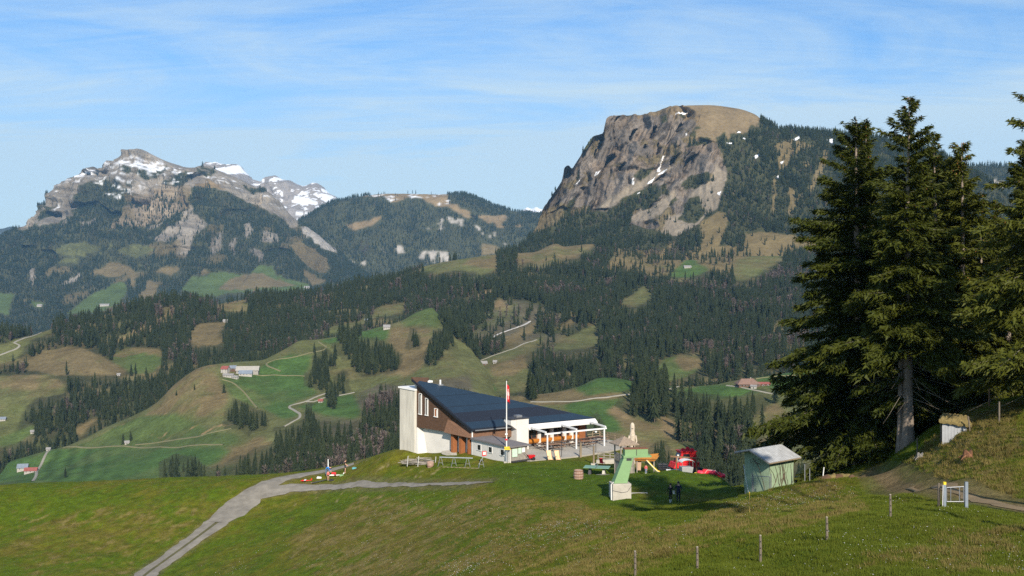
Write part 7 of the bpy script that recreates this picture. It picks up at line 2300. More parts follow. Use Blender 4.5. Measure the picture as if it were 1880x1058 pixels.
for x, y, z, a, b_, c, m in ((-0.9, 0, 0.22, 0.38, 0.35, 0.26, PINK), (-0.35, 0.1, 0.30, 0.42, 0.4, 0.30, REDMATTE), (0.25, 0, 0.22, 0.45, 0.4, 0.28, PINK), (0.8, 0.05, 0.12, 0.42, 0.4, 0.24, REDMATTE), (1.25, 0, 0.02, 0.32, 0.35, 0.2, PINK), (-1.35, -0.1, 0.12, 0.24, 0.25, 0.16, YELLOW), (-0.75, -0.32, 0.06, 0.34, 0.14, 0.10, YELLOW), (0.3, -0.38, 0.02, 0.4, 0.12, 0.08, YELLOW)):
    cushion(x, y, z, a, b_, c, m)
MB().tube([(-0.5, -0.3, 0.25), (-0.25, -0.4, 0.62), (0.5, -0.4, 0.60), (1.0, -0.3, 0.1)], 0.035, 7).build('pale_strap', mat('pale_pink_strap', (0.75, 0.42, 0.42), 0.6), hp_)
tl = empty('groomer_tiller', F(1298, 117.0), R(-14), 'dark and red rear tiller of the snow groomer, right of the timber frame', 'tiller')
MB().hexa([(-1.3, -0.4, 0.3), (1.2, -0.4, 0.0), (1.2, 0.4, 0.0), (-1.3, 0.4, 0.3)], [(-1.3, -0.4, 0.95), (1.2, -0.3, 0.40), (1.2, 0.3, 0.40), (-1.3, 0.4, 0.95)]).build('housing', BLACK, tl)
MB().box(-1.25, -0.65, -0.45, 0.35, 0.95, 1.15).build('orange_cover', ORANGE, tl)
for k in range(5):
    MB().tube([(-0.55 + 0.38 * k, -0.5, 0.75 - 0.10 * k), (-0.45 + 0.38 * k, 0.45, 0.80 - 0.10 * k)], 0.13, 8).build('tine_roll', REDMATTE, tl)

# barrel
br_ = empty('wooden_barrel', F(1062, 112.0), 0, 'old wooden barrel with rusty hoops on the lawn', 'barrel')
prof = [(0.44, 0.0), (0.49, 0.25), (0.51, 0.52), (0.49, 0.8), (0.44, 1.05)]
n_st = 16
BARW = mat('pinkish_barrel_staves', (0.34, 0.235, 0.185), 0.9, var=0.3, scale=4)
for k in range(n_st):
    a0, a1 = 2 * math.pi * (k + 0.03) / n_st, 2 * math.pi * (k + 0.97) / n_st
    vs, fs = [], []
    for r_, z_ in prof:
        for a in (a0, a1):
            vs += [(r_ * math.cos(a), r_ * math.sin(a), z_), ((r_ - 0.03) * math.cos(a), (r_ - 0.03) * math.sin(a), z_)]
    for i in range(len(prof) - 1):
        o_ = 4 * i
        fs += [(o_, o_ + 2, o_ + 6, o_ + 4), (o_ + 1, o_ + 5, o_ + 7, o_ + 3), (o_, o_ + 4, o_ + 5, o_ + 1), (o_ + 2, o_ + 3, o_ + 7, o_ + 6)]
    fs += [(0, 1, 3, 2), (len(vs) - 4, len(vs) - 2, len(vs) - 1, len(vs) - 3)]
    MB().add(vs, fs).build('stave', BARW, br_)
for z_, r_ in ((0.12, 0.475), (0.38, 0.51), (0.66, 0.51), (0.93, 0.475)):
    MB().lathe([(r_, z_), (r_ + 0.012, z_ + 0.005), (r_ + 0.012, z_ + 0.055), (r_ - 0.004, z_ + 0.06)], 20).build('hoop', RUST, br_)
MB().lathe([(0.41, 0.96), (0.41, 1.0)], 16).build('lid', BARW, br_)

# table-tennis table
pt = empty('table_tennis_table', F(1096, 117.8), R(-12), 'green table-tennis table with pale concrete feet on the lawn', 'table')
TTG = mat('table_green', (0.16, 0.29, 0.22), 0.6, var=0.1)
MB().box(-1.37, -0.004, -0.76, 0.76, 0.70, 0.76).build('top_half', TTG, pt)
MB().box(0.004, 1.37, -0.76, 0.76, 0.70, 0.76).build('top_half', TTG, pt)
MB().box(-0.015, 0.015, -0.80, 0.80, 0.762, 0.90).build('net_plate', GREYMETAL, pt)
for x_ in (-0.75, 0.75):
    MB().hexa([(x_ - 0.16, -0.5, -0.1), (x_ + 0.16, -0.5, -0.1), (x_ + 0.16, 0.5, -0.1), (x_ - 0.16, 0.5, -0.1)], [(x_ - 0.10, -0.3, 0.695), (x_ + 0.10, -0.3, 0.695), (x_ + 0.10, 0.3, 0.695), (x_ - 0.10, 0.3, 0.695)]).build('foot', CONCRETE_W if x_ > 0 else DARKMETAL, pt)
gpd = F(1108, 114.8)
q = MB().prism([(math.cos(a) * (1.0 + 0.1 * math.sin(3 * a)), math.sin(a) * 0.9, 0.0) for a in [2 * math.pi * k / 18 for k in range(18)]], (0, 0, 0.07)).build('gravel_pad', GRAVEL, None, (gpd.x, gpd.y, gpd.z - 0.01))
tag(q, 'worn pale gravel patch beside the table-tennis table', 'gravel', kind='structure')
rc = empty('plastic_chair', F(1106, 121.5), R(30), 'red plastic chair behind the table-tennis table', 'chair')
MB().box(-0.22, 0.22, -0.22, 0.22, 0.40, 0.45).build('seat', RED, rc)
MB().hexa([(-0.22, 0.18, 0.45), (0.22, 0.18, 0.45), (0.22, 0.23, 0.45), (-0.22, 0.23, 0.45)], [(-0.20, 0.28, 0.88), (0.20, 0.28, 0.88), (0.20, 0.32, 0.88), (-0.20, 0.32, 0.88)]).build('backrest', RED, rc)
for x_, y_ in ((-0.19, -0.19), (0.19, -0.19), (0.19, 0.19), (-0.19, 0.19)):
    MB().tube([(x_ * 1.15, y_ * 1.15, -0.05), (x_, y_, 0.40)], 0.025, 6).build('leg', RED, rc)

# balance beam on trestles
tb0, tb1 = F(809, 129.0), F(884, 124.5)
be = empty('trestle_row', tb0, 0, 'row of four grey metal trestles with a long beam below the restaurant doors', 'trestles')
dv_ = tb1 - tb0
for k in range(4):
    p = dv_ * (k / 3)
    gz = float(H(np.array([tb0.x + p.x]), np.array([tb0.y + p.y]))[0]) - tb0.z
    b = MB()
    for sx_ in (-1, 1):
        b.tube([(p.x + sx_ * 0.33, p.y - 0.1, gz - 0.1), (p.x + sx_ * 0.08, p.y, gz + 0.95)], 0.03, 6)
    b.bar((p.x - 0.22, p.y - 0.05, gz + 0.38), (p.x + 0.22, p.y - 0.05, gz + 0.38), 0.04)
    b.build('trestle', GREYMETAL, be)
g1_ = dv_ * 0.78
MB().bar((-0.1, 0.15, 1.02), (g1_.x, g1_.y + 0.15, g1_.z + 1.02), 0.14, 0.09).build('beam', mat('pale_blue_grey_beam', (0.45, 0.48, 0.52), 0.6), be)
for k in range(9):
    a = dv_ * (0.1 + 0.1 * k)
    gz = float(H(np.array([tb0.x + a.x]), np.array([tb0.y + a.y - 0.5]))[0]) - tb0.z
    MB().bar((a.x - 0.2, a.y - 0.5, gz + 0.03), (a.x + 0.28, a.y - 0.55, gz + 0.03), 0.10, 0.06).build('ground_board', OLDWOOD, be)

# woodpile at the white wall
wb = F(776, 132.0)
wpile = empty('woodpile', wb, R(-8), 'heap of grey branches and boards against the white restaurant wall', 'woodpile')
rr = random.Random(5)
for k in range(46):
    x_ = rr.uniform(-1.9, 1.5)
    z_ = rr.uniform(0.0, 0.85) * (1 - abs(x_ + 0.1) / 2.6)
    l_ = rr.uniform(0.5, 1.3)
    a_ = rr.gauss(0.05, 0.22)
    y_ = rr.uniform(-0.5, 0.5)
    MB().tube([(x_ - l_ * math.cos(a_), y_ - 0.1, max(0.0, z_ + l_ * math.sin(a_) * 0.4)), (x_ + l_ * math.cos(a_), y_ + 0.1, max(0.0, z_ - l_ * math.sin(a_) * 0.4))], [0.045, 0.03], 5).build('branch', GREYWOOD, wpile)
for x_ in (-1.75, -0.45, 1.65):
    MB().tube([(x_, -0.65, -0.2), (x_ + 0.1, -0.6, 1.05)], 0.045, 6).build('stake', mat('pale_stake', (0.50, 0.50, 0.47), 0.8), wpile)
tubp = F(790, 129.8)
tbx = empty('half_barrel', tubp, 0, 'pale half barrel beside the woodpile at the white wall', 'barrel')
MB().lathe([(0.34, -0.1), (0.42, 0.3), (0.44, 0.6), (0.40, 0.62), (0.38, 0.5)], 14).build('tub', BARW, tbx)
for z_ in (0.12, 0.45):
    MB().lathe([(0.395 + 0.06 * z_, z_), (0.41 + 0.06 * z_, z_ + 0.05), (0.39 + 0.06 * z_, z_ + 0.06)], 14).build('hoop', RUST, tbx)

# ------------------------------------------------------------------ green shed
S0 = gd(1413, 87.8)
S0.z = -17.75
sa = R(40)
sh = empty('green_shed', S0, sa, 'mint green shed with a corrugated metal roof and bare climbing vines', 'shed')
SL, SD, SHh = 3.2, 2.5, 2.80
for k in range(13):          # boards of the long wall
    x0 = SL * k / 13
    MB().box(x0 + 0.006, x0 + SL / 13 - 0.006, 0.0, 0.06, -0.7, SHh).build('wall_board', SHEDGREEN, sh)
for k in range(9):
    y0 = 0.065 + (SD - 0.07) * k / 9
    zt = SHh + (0.62 * min(1.0, y0 / 1.45) if y0 < 1.45 else 0.62 - 0.35 * (y0 - 1.45))
    MB().box(0.0, 0.06, y0 + 0.005, y0 + (SD - 0.07) / 9 - 0.005, -0.7, zt).build('wall_board', SHEDGREEN, sh)
MB().box(0.062, SL, 0.062, SD, -0.7, SHh - 0.02).build('core', SHEDGREEN, sh)
CORR = mat('corrugated_roof', (0.46, 0.47, 0.47), 0.55, metal=0.35, var=0.28, scale=2.2)
def corr(x0, x1, ya, za, yb, zb, name):
    n = 60
    vs, fs = [], []
    for i in range(n + 1):
        x = x0 + (x1 - x0) * i / n
        w = 0.022 * math.sin(i * 2 * math.pi / 4)
        vs += [(x, ya, za + w), (x, yb, zb + w), (x, ya, za + w - 0.02), (x, yb, zb + w - 0.02)]
    for i in range(n):
        a = 4 * i
        fs += [(a, a + 4, a + 5, a + 1), (a + 2, a + 3, a + 7, a + 6)]
        fs += [(a, a + 2, a + 6, a + 4), (a + 1, a + 5, a + 7, a + 3)]
    return MB().add(vs, fs).build(name, CORR, sh)
corr(-0.75, SL + 0.35, -0.50, SHh - 0.16, 1.45, SHh + 0.66, 'roof_slope')
corr(-0.75, SL + 0.35, 1.46, SHh + 0.655, SD + 0.45, SHh + 0.28, 'rear_roof_slope')
for y_, z_ in ((-0.46, SHh - 0.22), (1.45, SHh + 0.56), (SD + 0.4, SHh + 0.2)):
    MB().bar((-0.72, y_, z_), (SL + 0.3, y_, z_), 0.08, 0.10).build('purlin', OLDWOOD, sh)
MB().bar((-0.74, -0.50, SHh - 0.20), (-0.74, 1.45, SHh + 0.60), 0.05, 0.10).build('barge_board', GREYWOOD, sh)
MB().bar((-0.74, 1.47, SHh + 0.60), (-0.74, SD + 0.45, SHh + 0.22), 0.05, 0.10).build('barge_board', GREYWOOD, sh)
VINE = mat('bare_vine', (0.115, 0.085, 0.060), 0.9, var=0.3)
rr = random.Random(9)
def vine(pts0, depth, r0):
    pts = [pts0]
    x, z = pts0[0], pts0[2]
    ang = rr.gauss(0, 0.35)
    for k in range(7):
        ang = ang * 0.7 + rr.gauss(0, 0.30)
        x = min(SL - 0.05, max(-0.05, x + math.sin(ang) * 0.30))
        z = min(SHh - 0.05, z + math.cos(ang) * 0.30)
        pts.append((x, -0.03 - 0.01 * k % 0.03, z))
    MB().tube(pts, [r0 * (1 - 0.1 * i) for i in range(len(pts))], 5).build('vine', VINE, sh)
    if depth:
        for i in (2, 4, 5):
            vine(pts[i], depth - 1, r0 * 0.6)
for x_ in (0.25, 0.9, 1.35, 2.1, 2.75):
    vine((x_, -0.03, -0.25), 1, 0.035)
for k in range(34):          # tangle of twigs under the left roof overhang
    p = Vector((rr.uniform(-0.7, 0.0), rr.uniform(0.2, 1.9), rr.uniform(SHh - 0.5, SHh + 0.35)))
    d = Vector((rr.uniform(-.25, .35), rr.uniform(-.6, .6), rr.uniform(-.45, .1)))
    MB().tube([p, p + d * 0.5 + Vector((0, 0, 0.05)), p + d], [0.012, 0.010, 0.005], 4).build('twig', VINE, sh)
MB().tube([(-0.05, 0.3, -0.2), (-0.2, 0.5, 1.0), (-0.3, 0.9, 2.2), (-0.4, 1.3, 2.7)], 0.03, 5).build('vine', VINE, sh)
# gate of wire mesh in front of the gable end
gs = gd(1381, 86.6)
gate = empty('mesh_gate', Vector((gs.x, gs.y, S0.z - 0.12)), math.atan2(-1.0, 1.45) * 0.55, 'grey steel mesh gate between posts at the end of the green shed', 'gate')
GW = 1.45
for x_ in (0.0, GW):
    MB().tube([(x_, 0, -0.5), (x_, 0, 2.05)], 0.045, 8).build('post', GREYMETAL, gate)
fr = MB()
for a, c in (((0.1, 0, 0.12), (GW - 0.1, 0, 0.12)), ((0.1, 0, 1.82), (GW - 0.1, 0, 1.82)), ((0.1, 0, 0.12), (0.1, 0, 1.82)), ((GW - 0.1, 0, 0.12), (GW - 0.1, 0, 1.82))):
    fr.tube([a, c], 0.03, 6)
fr = fr.build('frame', GREYMETAL, gate)
mesh_ = MB()
for k in range(17):
    mesh_.bar((0.1 + 0.078 * k, 0, 0.12), (0.1 + 0.078 * k, 0, 1.82), 0.006)
for k in range(21):
    mesh_.bar((0.1, 0.004, 0.14 + 0.083 * k), (GW - 0.1, 0.004, 0.14 + 0.083 * k), 0.006)
mesh_.build('wire_mesh', GREYMETAL, fr)
MB().tube([(-0.75, 0.6, 2.6), (-0.55, 0.3, 1.6), (-0.2, 0.05, 0.0)], 0.018, 5).build('guy_wire', WHITEPAINT, gate)
mb_ = empty('meter_box', Vector((gs.x - 0.35, gs.y + 0.9, S0.z - 0.1)), 0, 'small mint green box on a post left of the mesh gate', 'box')
MB().box(-0.11, 0.11, -0.08, 0.08, 0.75, 1.15).build('case', SHEDGREEN, mb_)
MB().tube([(0, 0, -0.5), (0, 0, 0.75)], 0.03, 6).build('post', GREYMETAL, mb_)
pd = MB().box(-1.0, 1.6, -0.9, 1.3, -0.8, -0.06).build('shed_apron', mat('dark_earth', (0.10, 0.075, 0.05), 0.95, var=0.3), None, Vector((gs.x, gs.y + 0.5, S0.z - 0.05)), R(-18))
tag(pd, 'dark earth apron at the threshold of the green shed', 'ground', kind='structure')
# wire fence right of the shed
for k, (px_, D_, h_, m_) in enumerate(((1477.5, 87.5, 1.65, GREYMETAL), (1486.5, 88.5, 1.25, GREYMETAL), (1510, 87.5, 1.2, WHITEPAINT))):
    post(px_, D_, h_, 0.045, m_, ('grey steel fence post right behind the green shed', 'short steel fence post second right of the shed', 'thin pale stake leaning in the weeds right of the shed')[k], 'post', name='fence_post', lean=(0.12 if k == 2 else 0, 0))
# low stump and turf heap on the mound
mh = F(1541, 80.5)
o = empty('turf_heap', mh, 0, 'low heap of dry turf and roots on the mound left of the dark trunk', 'turf heap')
for k in range(7):
    x_, y_ = -0.9 + 0.3 * k, rr.uniform(-0.2, 0.3)
    bm = bmesh.new()
    bmesh.ops.create_icosphere(bm, subdivisions=2, radius=1)
    for v in bm.verts:
        n_ = float(vnoise(v.co.x * 2 + k, v.co.y * 2, v.co.z * 2))
        v.co = Vector((v.co.x * 0.42, v.co.y * 0.4, v.co.z * 0.26)) * (1 + 0.25 * n_)
    me = bpy.data.meshes.new('clod')
    bm.to_mesh(me)
    bm.free()
    me.materials.append(STRAW if k % 3 else mat('root_brown', (0.12, 0.07, 0.04), 0.95, var=0.3))
    c = bpy.data.objects.new('clod', me)
    COL.objects.link(c)
    c.parent = o
    c.location = (x_, y_, 0.05)

# ------------------------------------------------------------------ pasture fence, gate, bank
FPOST = mat('grey_larch_post', (0.150, 0.125, 0.095), 0.9, var=0.3, scale=5, bump=0.5, bscale=15)
for px_, D_, h_, lab in ((1166, 49, 1.12, 'leftmost pasture post, cut by the bottom edge'), (1280, 46.0, 1.12, 'second pasture post from the left, near the bottom edge'), (1396, 46.0, 1.12, 'third pasture post from the left'), (1518, 46.0, 1.13, 'fourth pasture post from the left, thick and pale'), (1634.5, 50.0, 1.10, 'fifth pasture post, below the dirt path')):
    t = empty('pasture_post', F(px_, D_), 0, lab, 'post', 'pasture posts in the foreground')
    MB().tube([(0, 0, -0.4), (0.008, 0, 0.5), (0, 0.01, h_)], [0.058, 0.056, 0.050], 9).build('shaft', FPOST, t)
    for z_ in (0.30, 0.58, 0.85):
        MB().box(-0.02, 0.02, -0.075, -0.046, z_, z_ + 0.03).build('insulator', BLACK, t)
    MB().tube([(0, 0, h_ - 0.001), (0, 0, h_ + 0.012)], [0.05, 0.03], 9).build('cut_top', mat('pale_cut_wood', (0.42, 0.37, 0.29), 0.9), t)
t = empty('marker_stake', F(1376, 68.5), 0, 'thin yellowish marker stake below the shed', 'stake')
MB().tube([(0, 0, -0.2), (0, 0, 1.15)], 0.017, 6).build('rod', mat('yellowish_rod', (0.50, 0.36, 0.10), 0.7), t)
MB().lathe([(0.017, 1.15), (0.026, 1.17), (0.02, 1.22)], 6).build('cap', YELLOW, t)
STEELBLUE = mat('blue_grey_steel', (0.23, 0.27, 0.31), 0.5, metal=0.3, var=0.12)
post(1723.5, 53.3, 1.18, 0.065, FPOST, 'old wooden post at the left side of the steel footpath gate', name='gate_post')
ga = empty('footpath_gate', F(1734, 53.0), 0, 'small steel footpath gate with a yellow topped post', 'gate')
MB().box(-0.06, 0.06, -0.06, 0.06, -0.4, 1.12).build('post', STEELBLUE, ga)
MB().box(-0.063, 0.063, -0.063, 0.063, 1.12, 1.25).build('yellow_cap', YELLOW, ga)
MB().tube([(-0.11, -0.05, -0.05), (-0.09, -0.05, 1.1)], 0.02, 6).build('white_rod', WHITEPAINT, ga)
rx = (1774 - 1734) / FPX * 53
rg = F(1774, 53).z - F(1734, 53).z
MB().box(rx - 0.07, rx + 0.07, -0.06, 0.06, rg - 0.4, rg + 1.24).build('post', STEELBLUE, ga)
lf = MB()
for a, c in (((0.10, 0, 0.30), (rx - 0.12, 0, 0.30)), ((0.10, 0, 0.98), (rx - 0.12, 0, 1.02)), ((0.10, 0, 0.30), (0.10, 0, 0.98)), ((rx - 0.12, 0, 0.30), (rx - 0.12, 0, 1.02))):
    lf.tube([a, c], 0.028, 6)
lf = lf.build('leaf_frame', GREYMETAL, ga)
for x_ in (0.30, 0.72):
    MB().tube([(x_, 0, 0.30), (x_, 0, 1.0)], 0.022, 6).build('upright', GREYMETAL, lf)
for px_, D_, h_, le, lab in ((1684, 80.0, 1.25, (0, 0), 'thin post beside the pale trunks on the bank'), (1727.5, 77.0, 1.45, (0, 0), 'post on the bank below the turf hut'), (1781, 74.5, 1.0, (-0.14, 0), 'leaning post at the right corner of the turf hut'), (1834.5, 73.0, 1.32, (0, 0), 'tall grey post on top of the bank'), (1816, 82.0, 1.5, (0, 0), 'brown square post in the shade on the bank top')):
    post(px_, D_, h_, 0.06 if h_ > 1.3 else 0.05, FPOST if px_ != 1816 else POSTBROWN, lab, name='bank_post', lean=le)
# turf hut
h0 = F(1752, 75.5)
hut = empty('turf_hut', Vector((h0.x, h0.y, h0.z)), R(-24), 'small white plank hut under a roof of dry turf dug into the bank', 'hut')
PLANKW = mat('whitewashed_planks', (0.36, 0.37, 0.38), 0.9, var=0.15, scale=3)
for k in range(8):
    x_ = -0.78 + 0.195 * k
    MB().box(x_ + 0.004, x_ + 0.190, -0.06, 0.0, -0.5, 1.30 - 0.035 * k).build('plank', PLANKW, hut)
for k in range(4):
    y_ = 0.003 + 0.2 * k
    MB().box(0.785, 0.84, y_, y_ + 0.194, -0.5, 1.0).build('plank', PLANKW, hut)
MB().box(-0.76, 0.78, 0.005, 1.5, -0.5, 1.02).build('core', GREYWOOD, hut)
nu, nv = 22, 16
V, Fc = [], []
for i in range(nu + 1):
    for j in range(nv + 1):
        x_, y_ = -0.98 + 2.1 * i / nu, -0.26 + 2.4 * j / nv
        n_ = float(vnoise(x_ * 4, y_ * 4, 3.0)) * 0.07 + float(vnoise(x_ * 11, y_ * 11, 7.0)) * 0.05
        e = min(i, nu - i, j) / 3.0
        z_ = 1.32 - 0.22 * (x_ + 1.0) / 1.8 + 0.16 * math.sin(min(1, max(0, e)) * math.pi / 2) + n_ + (-0.10 if e < 0.5 else 0)
        V.append((x_, y_, z_))
for i in range(nu):
    for j in range(nv):
        k = i * (nv + 1) + j
        Fc.append((k, k + nv + 1, k + nv + 2, k + 1))
b = MB()
b.add(V, Fc)
b.add([(v[0], v[1], v[2] - 0.15) for v in V], [f[::-1] for f in Fc])
N_ = len(V)
edge = [i * (nv + 1) for i in range(nu + 1)] + [nu * (nv + 1) + j for j in range(1, nv + 1)] + [i * (nv + 1) + nv for i in range(nu - 1, -1, -1)] + [j for j in range(nv - 1, 0, -1)]
b2 = MB()
b.f += [[edge[k], edge[(k + 1) % len(edge)], N_ + edge[(k + 1) % len(edge)], N_ + edge[k]] for k in range(len(edge))]
b.m += [0] * len(edge)
b.sm += [False] * len(edge)
b.build('turf_roof', STRAW, hut)
# stumps
def stump(px, D, r_, h_, label, m):
    t = empty('tree_stump', F(px, D), 0, label, 'stump')
    b = MB()
    vs = []
    n = 14
    for k in range(n):
        a = 2 * math.pi * k / n
        q = 1 + 0.22 * math.sin(3 * a + px) + 0.1 * math.sin(7 * a)
        vs += [(r_ * 1.5 * q * math.cos(a), r_ * 1.5 * q * math.sin(a), -0.25), (r_ * q * math.cos(a), r_ * q * math.sin(a), h_ * (0.75 + 0.3 * math.sin(2 * a + 1)))]
    b.add(vs, [(2 * k, 2 * ((k + 1) % n), 2 * ((k + 1) % n) + 1, 2 * k + 1) for k in range(n)] + [tuple(2 * k + 1 for k in range(n))])
    b.build('wood', m, t)
    for k in range(5):
        a = 1.26 * k + px
        MB().tube([(r_ * math.cos(a), r_ * math.sin(a), 0.12), (r_ * 2.1 * math.cos(a), r_ * 2.1 * math.sin(a), 0.02), (r_ * 2.8 * math.cos(a), r_ * 2.8 * math.sin(a), -0.1)], [r_ * 0.3, r_ * 0.2, r_ * 0.08], 6).build('root', m, t)
ROTRED = mat('rotten_red_wood', (0.20, 0.095, 0.05), 0.95, var=0.4, scale=5, bump=1, bscale=8)
stump(1778, 69.5, 0.24, 0.5, 'reddish rotten stump on the grassy bank below the turf hut', ROTRED)
stump(1690, 77.5, 0.19, 0.42, 'grey stump at the foot of the thin post beside the trunks', GREYWOOD)

# ------------------------------------------------------------------ people
def person(label, loc, rz, joints, colors, height=1.72, hair=(0.03, 0.02, 0.015), hat=None, group=None, short_legs=False, bare_arms=False, slim=1.0):
    """one continuous skinned body; joints overrides the standing pose (metres, facing -Y)"""
    J = dict(pel=(0, 0, .95), waist=(0, 0, 1.08), chest=(0, 0, 1.30), neck=(0, .01, 1.46), head0=(0, -.01, 1.55), head1=(0, -.015, 1.64), head2=(0, -.01, 1.70),
             shL=(-.17, .0, 1.40), elL=(-.25, .03, 1.13), wrL=(-.25, -.05, .88), shR=(.17, .0, 1.40), elR=(.25, .03, 1.13), wrR=(.25, -.05, .88),
             hpL=(-.09, 0, .90), knL=(-.10, -.03, .50), anL=(-.10, .03, .09), toL=(-.11, -.14, .04), hpR=(.09, 0, .90), knR=(.10, -.03, .50), anR=(.10, .03, .09), toR=(.11, -.14, .04))
    J.update(joints)
    rad = dict(pel=.135, waist=.120, chest=.135, neck=.055, head0=.075, head1=.092, head2=.070, shL=.065, elL=.043, wrL=.029, shR=.065, elR=.043, wrR=.029, hpL=.090, knL=.060, anL=.042, toL=.034, hpR=.090, knR=.060, anR=.042, toR=.034)
    E = [('pel', 'waist'), ('waist', 'chest'), ('chest', 'neck'), ('neck', 'head0'), ('head0', 'head1'), ('head1', 'head2'), ('chest', 'shL'), ('shL', 'elL'), ('elL', 'wrL'), ('chest', 'shR'), ('shR', 'elR'), ('elR', 'wrR'), ('pel', 'hpL'), ('hpL', 'knL'), ('knL', 'anL'), ('anL', 'toL'), ('pel', 'hpR'), ('hpR', 'knR'), ('knR', 'anR'), ('anR', 'toR')]
    for s_ in 'LR':            # hands: palm, four fingers, a thumb
        w, e = Vector(J['wr' + s_]), Vector(J['el' + s_])
        d = (w - e).normalized()
        side = d.cross(Vector((1, 0, 0))).normalized() if abs(d.x) < .9 else Vector((0, 0, 1))
        pm = w + d * .07
        J['pa' + s_] = tuple(pm)
        rad['pa' + s_] = .030
        E.append(('wr' + s_, 'pa' + s_))
        for k in range(4):
            o_ = side * (-.027 + .018 * k)
            a_, b_ = pm + d * .045 + o_, pm + d * (.085 + .012 * (k in (1, 2))) + o_ + Vector((0, -.012, 0))
            J['f%s%d' % (s_, k)], J['g%s%d' % (s_, k)] = tuple(a_), tuple(b_)
            rad['f%s%d' % (s_, k)] = .0095
            rad['g%s%d' % (s_, k)] = .0080
            E += [('pa' + s_, 'f%s%d' % (s_, k)), ('f%s%d' % (s_, k), 'g%s%d' % (s_, k))]
        th = pm - d * .02 + side * .04
        J['t' + s_] = tuple(th + d * .03)
        rad['t' + s_] = .010
        E.append(('pa' + s_, 't' + s_))
    ks = list(J)
    me = bpy.data.meshes.new('body')
    me.from_pydata([J[k] for k in ks], [(ks.index(a), ks.index(c)) for a, c in E], [])
    tmp = bpy.data.objects.new('body_skeleton', me)
    COL.objects.link(tmp)
    sk = tmp.modifiers.new('skin', 'SKIN')
    sk.use_smooth_shade = True
    for i, k in enumerate(ks):
        v = me.skin_vertices[0].data[i]
        v.radius = (rad[k] * slim, rad[k] * slim * (0.78 if k in ('chest', 'waist', 'pel') else 1.0))
        v.use_root = (k == 'pel')
    ss = tmp.modifiers.new('sub', 'SUBSURF')
    ss.levels = ss.render_levels = 1
    dg = bpy.context.evaluated_depsgraph_get()
    body = bpy.data.meshes.new_from_object(tmp.evaluated_get(dg))
    bpy.data.objects.remove(tmp)
    for c in colors:
        body.materials.append(c)
    # clothing by nearest joint: 0 skin, 1 top, 2 trousers, 3 shoes
    kv = np.array([J[k] for k in ks])
    zone = []
    for k in ks:
        z_ = 0
        if k in ('chest', 'waist', 'shL', 'shR'): z_ = 1
        elif k in ('elL', 'elR'): z_ = 0 if bare_arms else 1
        elif k in ('pel', 'hpL', 'hpR'): z_ = 2
        elif k in ('knL', 'knR'): z_ = 0 if short_legs else 2
        elif k in ('anL', 'anR'): z_ = 0 if short_legs else 3
        elif k in ('toL', 'toR'): z_ = 3
        zone.append(z_)
    mi = []
    for p in body.polygons:
        c = np.array(p.center)
        mi.append(zone[int(np.argmin(((kv - c) ** 2).sum(1)))])
    body.polygons.foreach_set('material_index', mi)
    body.polygons.foreach_set('use_smooth', [True] * len(body.polygons))
    root = empty('person', loc, rz, label, 'person', group, scale=height / 1.72)
    o = bpy.data.objects.new('body', body)
    COL.objects.link(o)
    o.parent = root
    hd_ = Vector(J['head1'])
    up = (Vector(J['head2']) - Vector(J['head0'])).normalized()
    fwd = (Vector((0, -1, 0)) - up * up.dot(Vector((0, -1, 0)))).normalized()
    rt = fwd.cross(up)
    hm_ = hat or mat('hair_%02d' % int(hair[0] * 1000), hair, 0.7)
    b = MB()
    vs, fs = [], []
    nr, nc = 6, 12
    for i in range(nr + 1):
        ph = 0.5 * math.pi * (i / nr) * 1.25
        for k in range(nc):
            a = 2 * math.pi * k / nc
            back = 1.0 if math.cos(a) < 0.3 else 0.62
            p2 = ph * back
            r_ = 0.108
            vs.append(hd_ + up * 0.012 + (up * math.cos(p2) * 1.05 + (fwd * math.cos(a) + rt * math.sin(a)) * math.sin(p2)) * r_)
    for i in range(nr):
        for k in range(nc):
            fs.append((i * nc + k, i * nc + (k + 1) % nc, (i + 1) * nc + (k + 1) % nc, (i + 1) * nc + k))
    b.add(vs, fs, True)
    b.build('hair', hm_, root)
    fc = MB()
    fc.hexa([hd_ + fwd * .088 - rt * .012 - up * .02, hd_ + fwd * .088 + rt * .012 - up * .02, hd_ + fwd * .115 + rt * .009 - up * .022, hd_ + fwd * .115 - rt * .009 - up * .022], [hd_ + fwd * .085 - rt * .006 + up * .025, hd_ + fwd * .085 + rt * .006 + up * .025, hd_ + fwd * .09 + rt * .005 + up * .025, hd_ + fwd * .09 - rt * .005 + up * .025])
    for s_ in (-1, 1):
        e = hd_ + rt * .095 * s_
        fc.hexa([e - fwd * .015 - up * .03, e + fwd * .015 - up * .03, e + fwd * .015 + rt * .012 * s_ - up * .03, e - fwd * .015 + rt * .012 * s_ - up * .03], [e - fwd * .02 + up * .03, e + fwd * .018 + up * .03, e + fwd * .018 + rt * .018 * s_ + up * .03, e - fwd * .02 + rt * .018 * s_ + up * .03])
    fc.build('nose_and_ears', SKIN, root)
    ey = MB()
    for s_ in (-1, 1):
        e = hd_ + fwd * .088 + rt * .032 * s_ + up * .012
        ey.hexa([e - rt * .012 - up * .006, e + rt * .012 - up * .006, e + rt * .012 - up * .006 + fwd * .006, e - rt * .012 - up * .006 + fwd * .006], [e - rt * .012 + up * .006, e + rt * .012 + up * .006, e + rt * .012 + up * .006 + fwd * .006, e - rt * .012 + up * .006 + fwd * .006])
    e = hd_ + fwd * .086 - up * .045
    ey.hexa([e - rt * .02 - up * .004, e + rt * .02 - up * .004, e + rt * .02 - up * .004 + fwd * .006, e - rt * .02 - up * .004 + fwd * .006], [e - rt * .02 + up * .004, e + rt * .02 + up * .004, e + rt * .02 + up * .004 + fwd * .006, e - rt * .02 + up * .004 + fwd * .006])
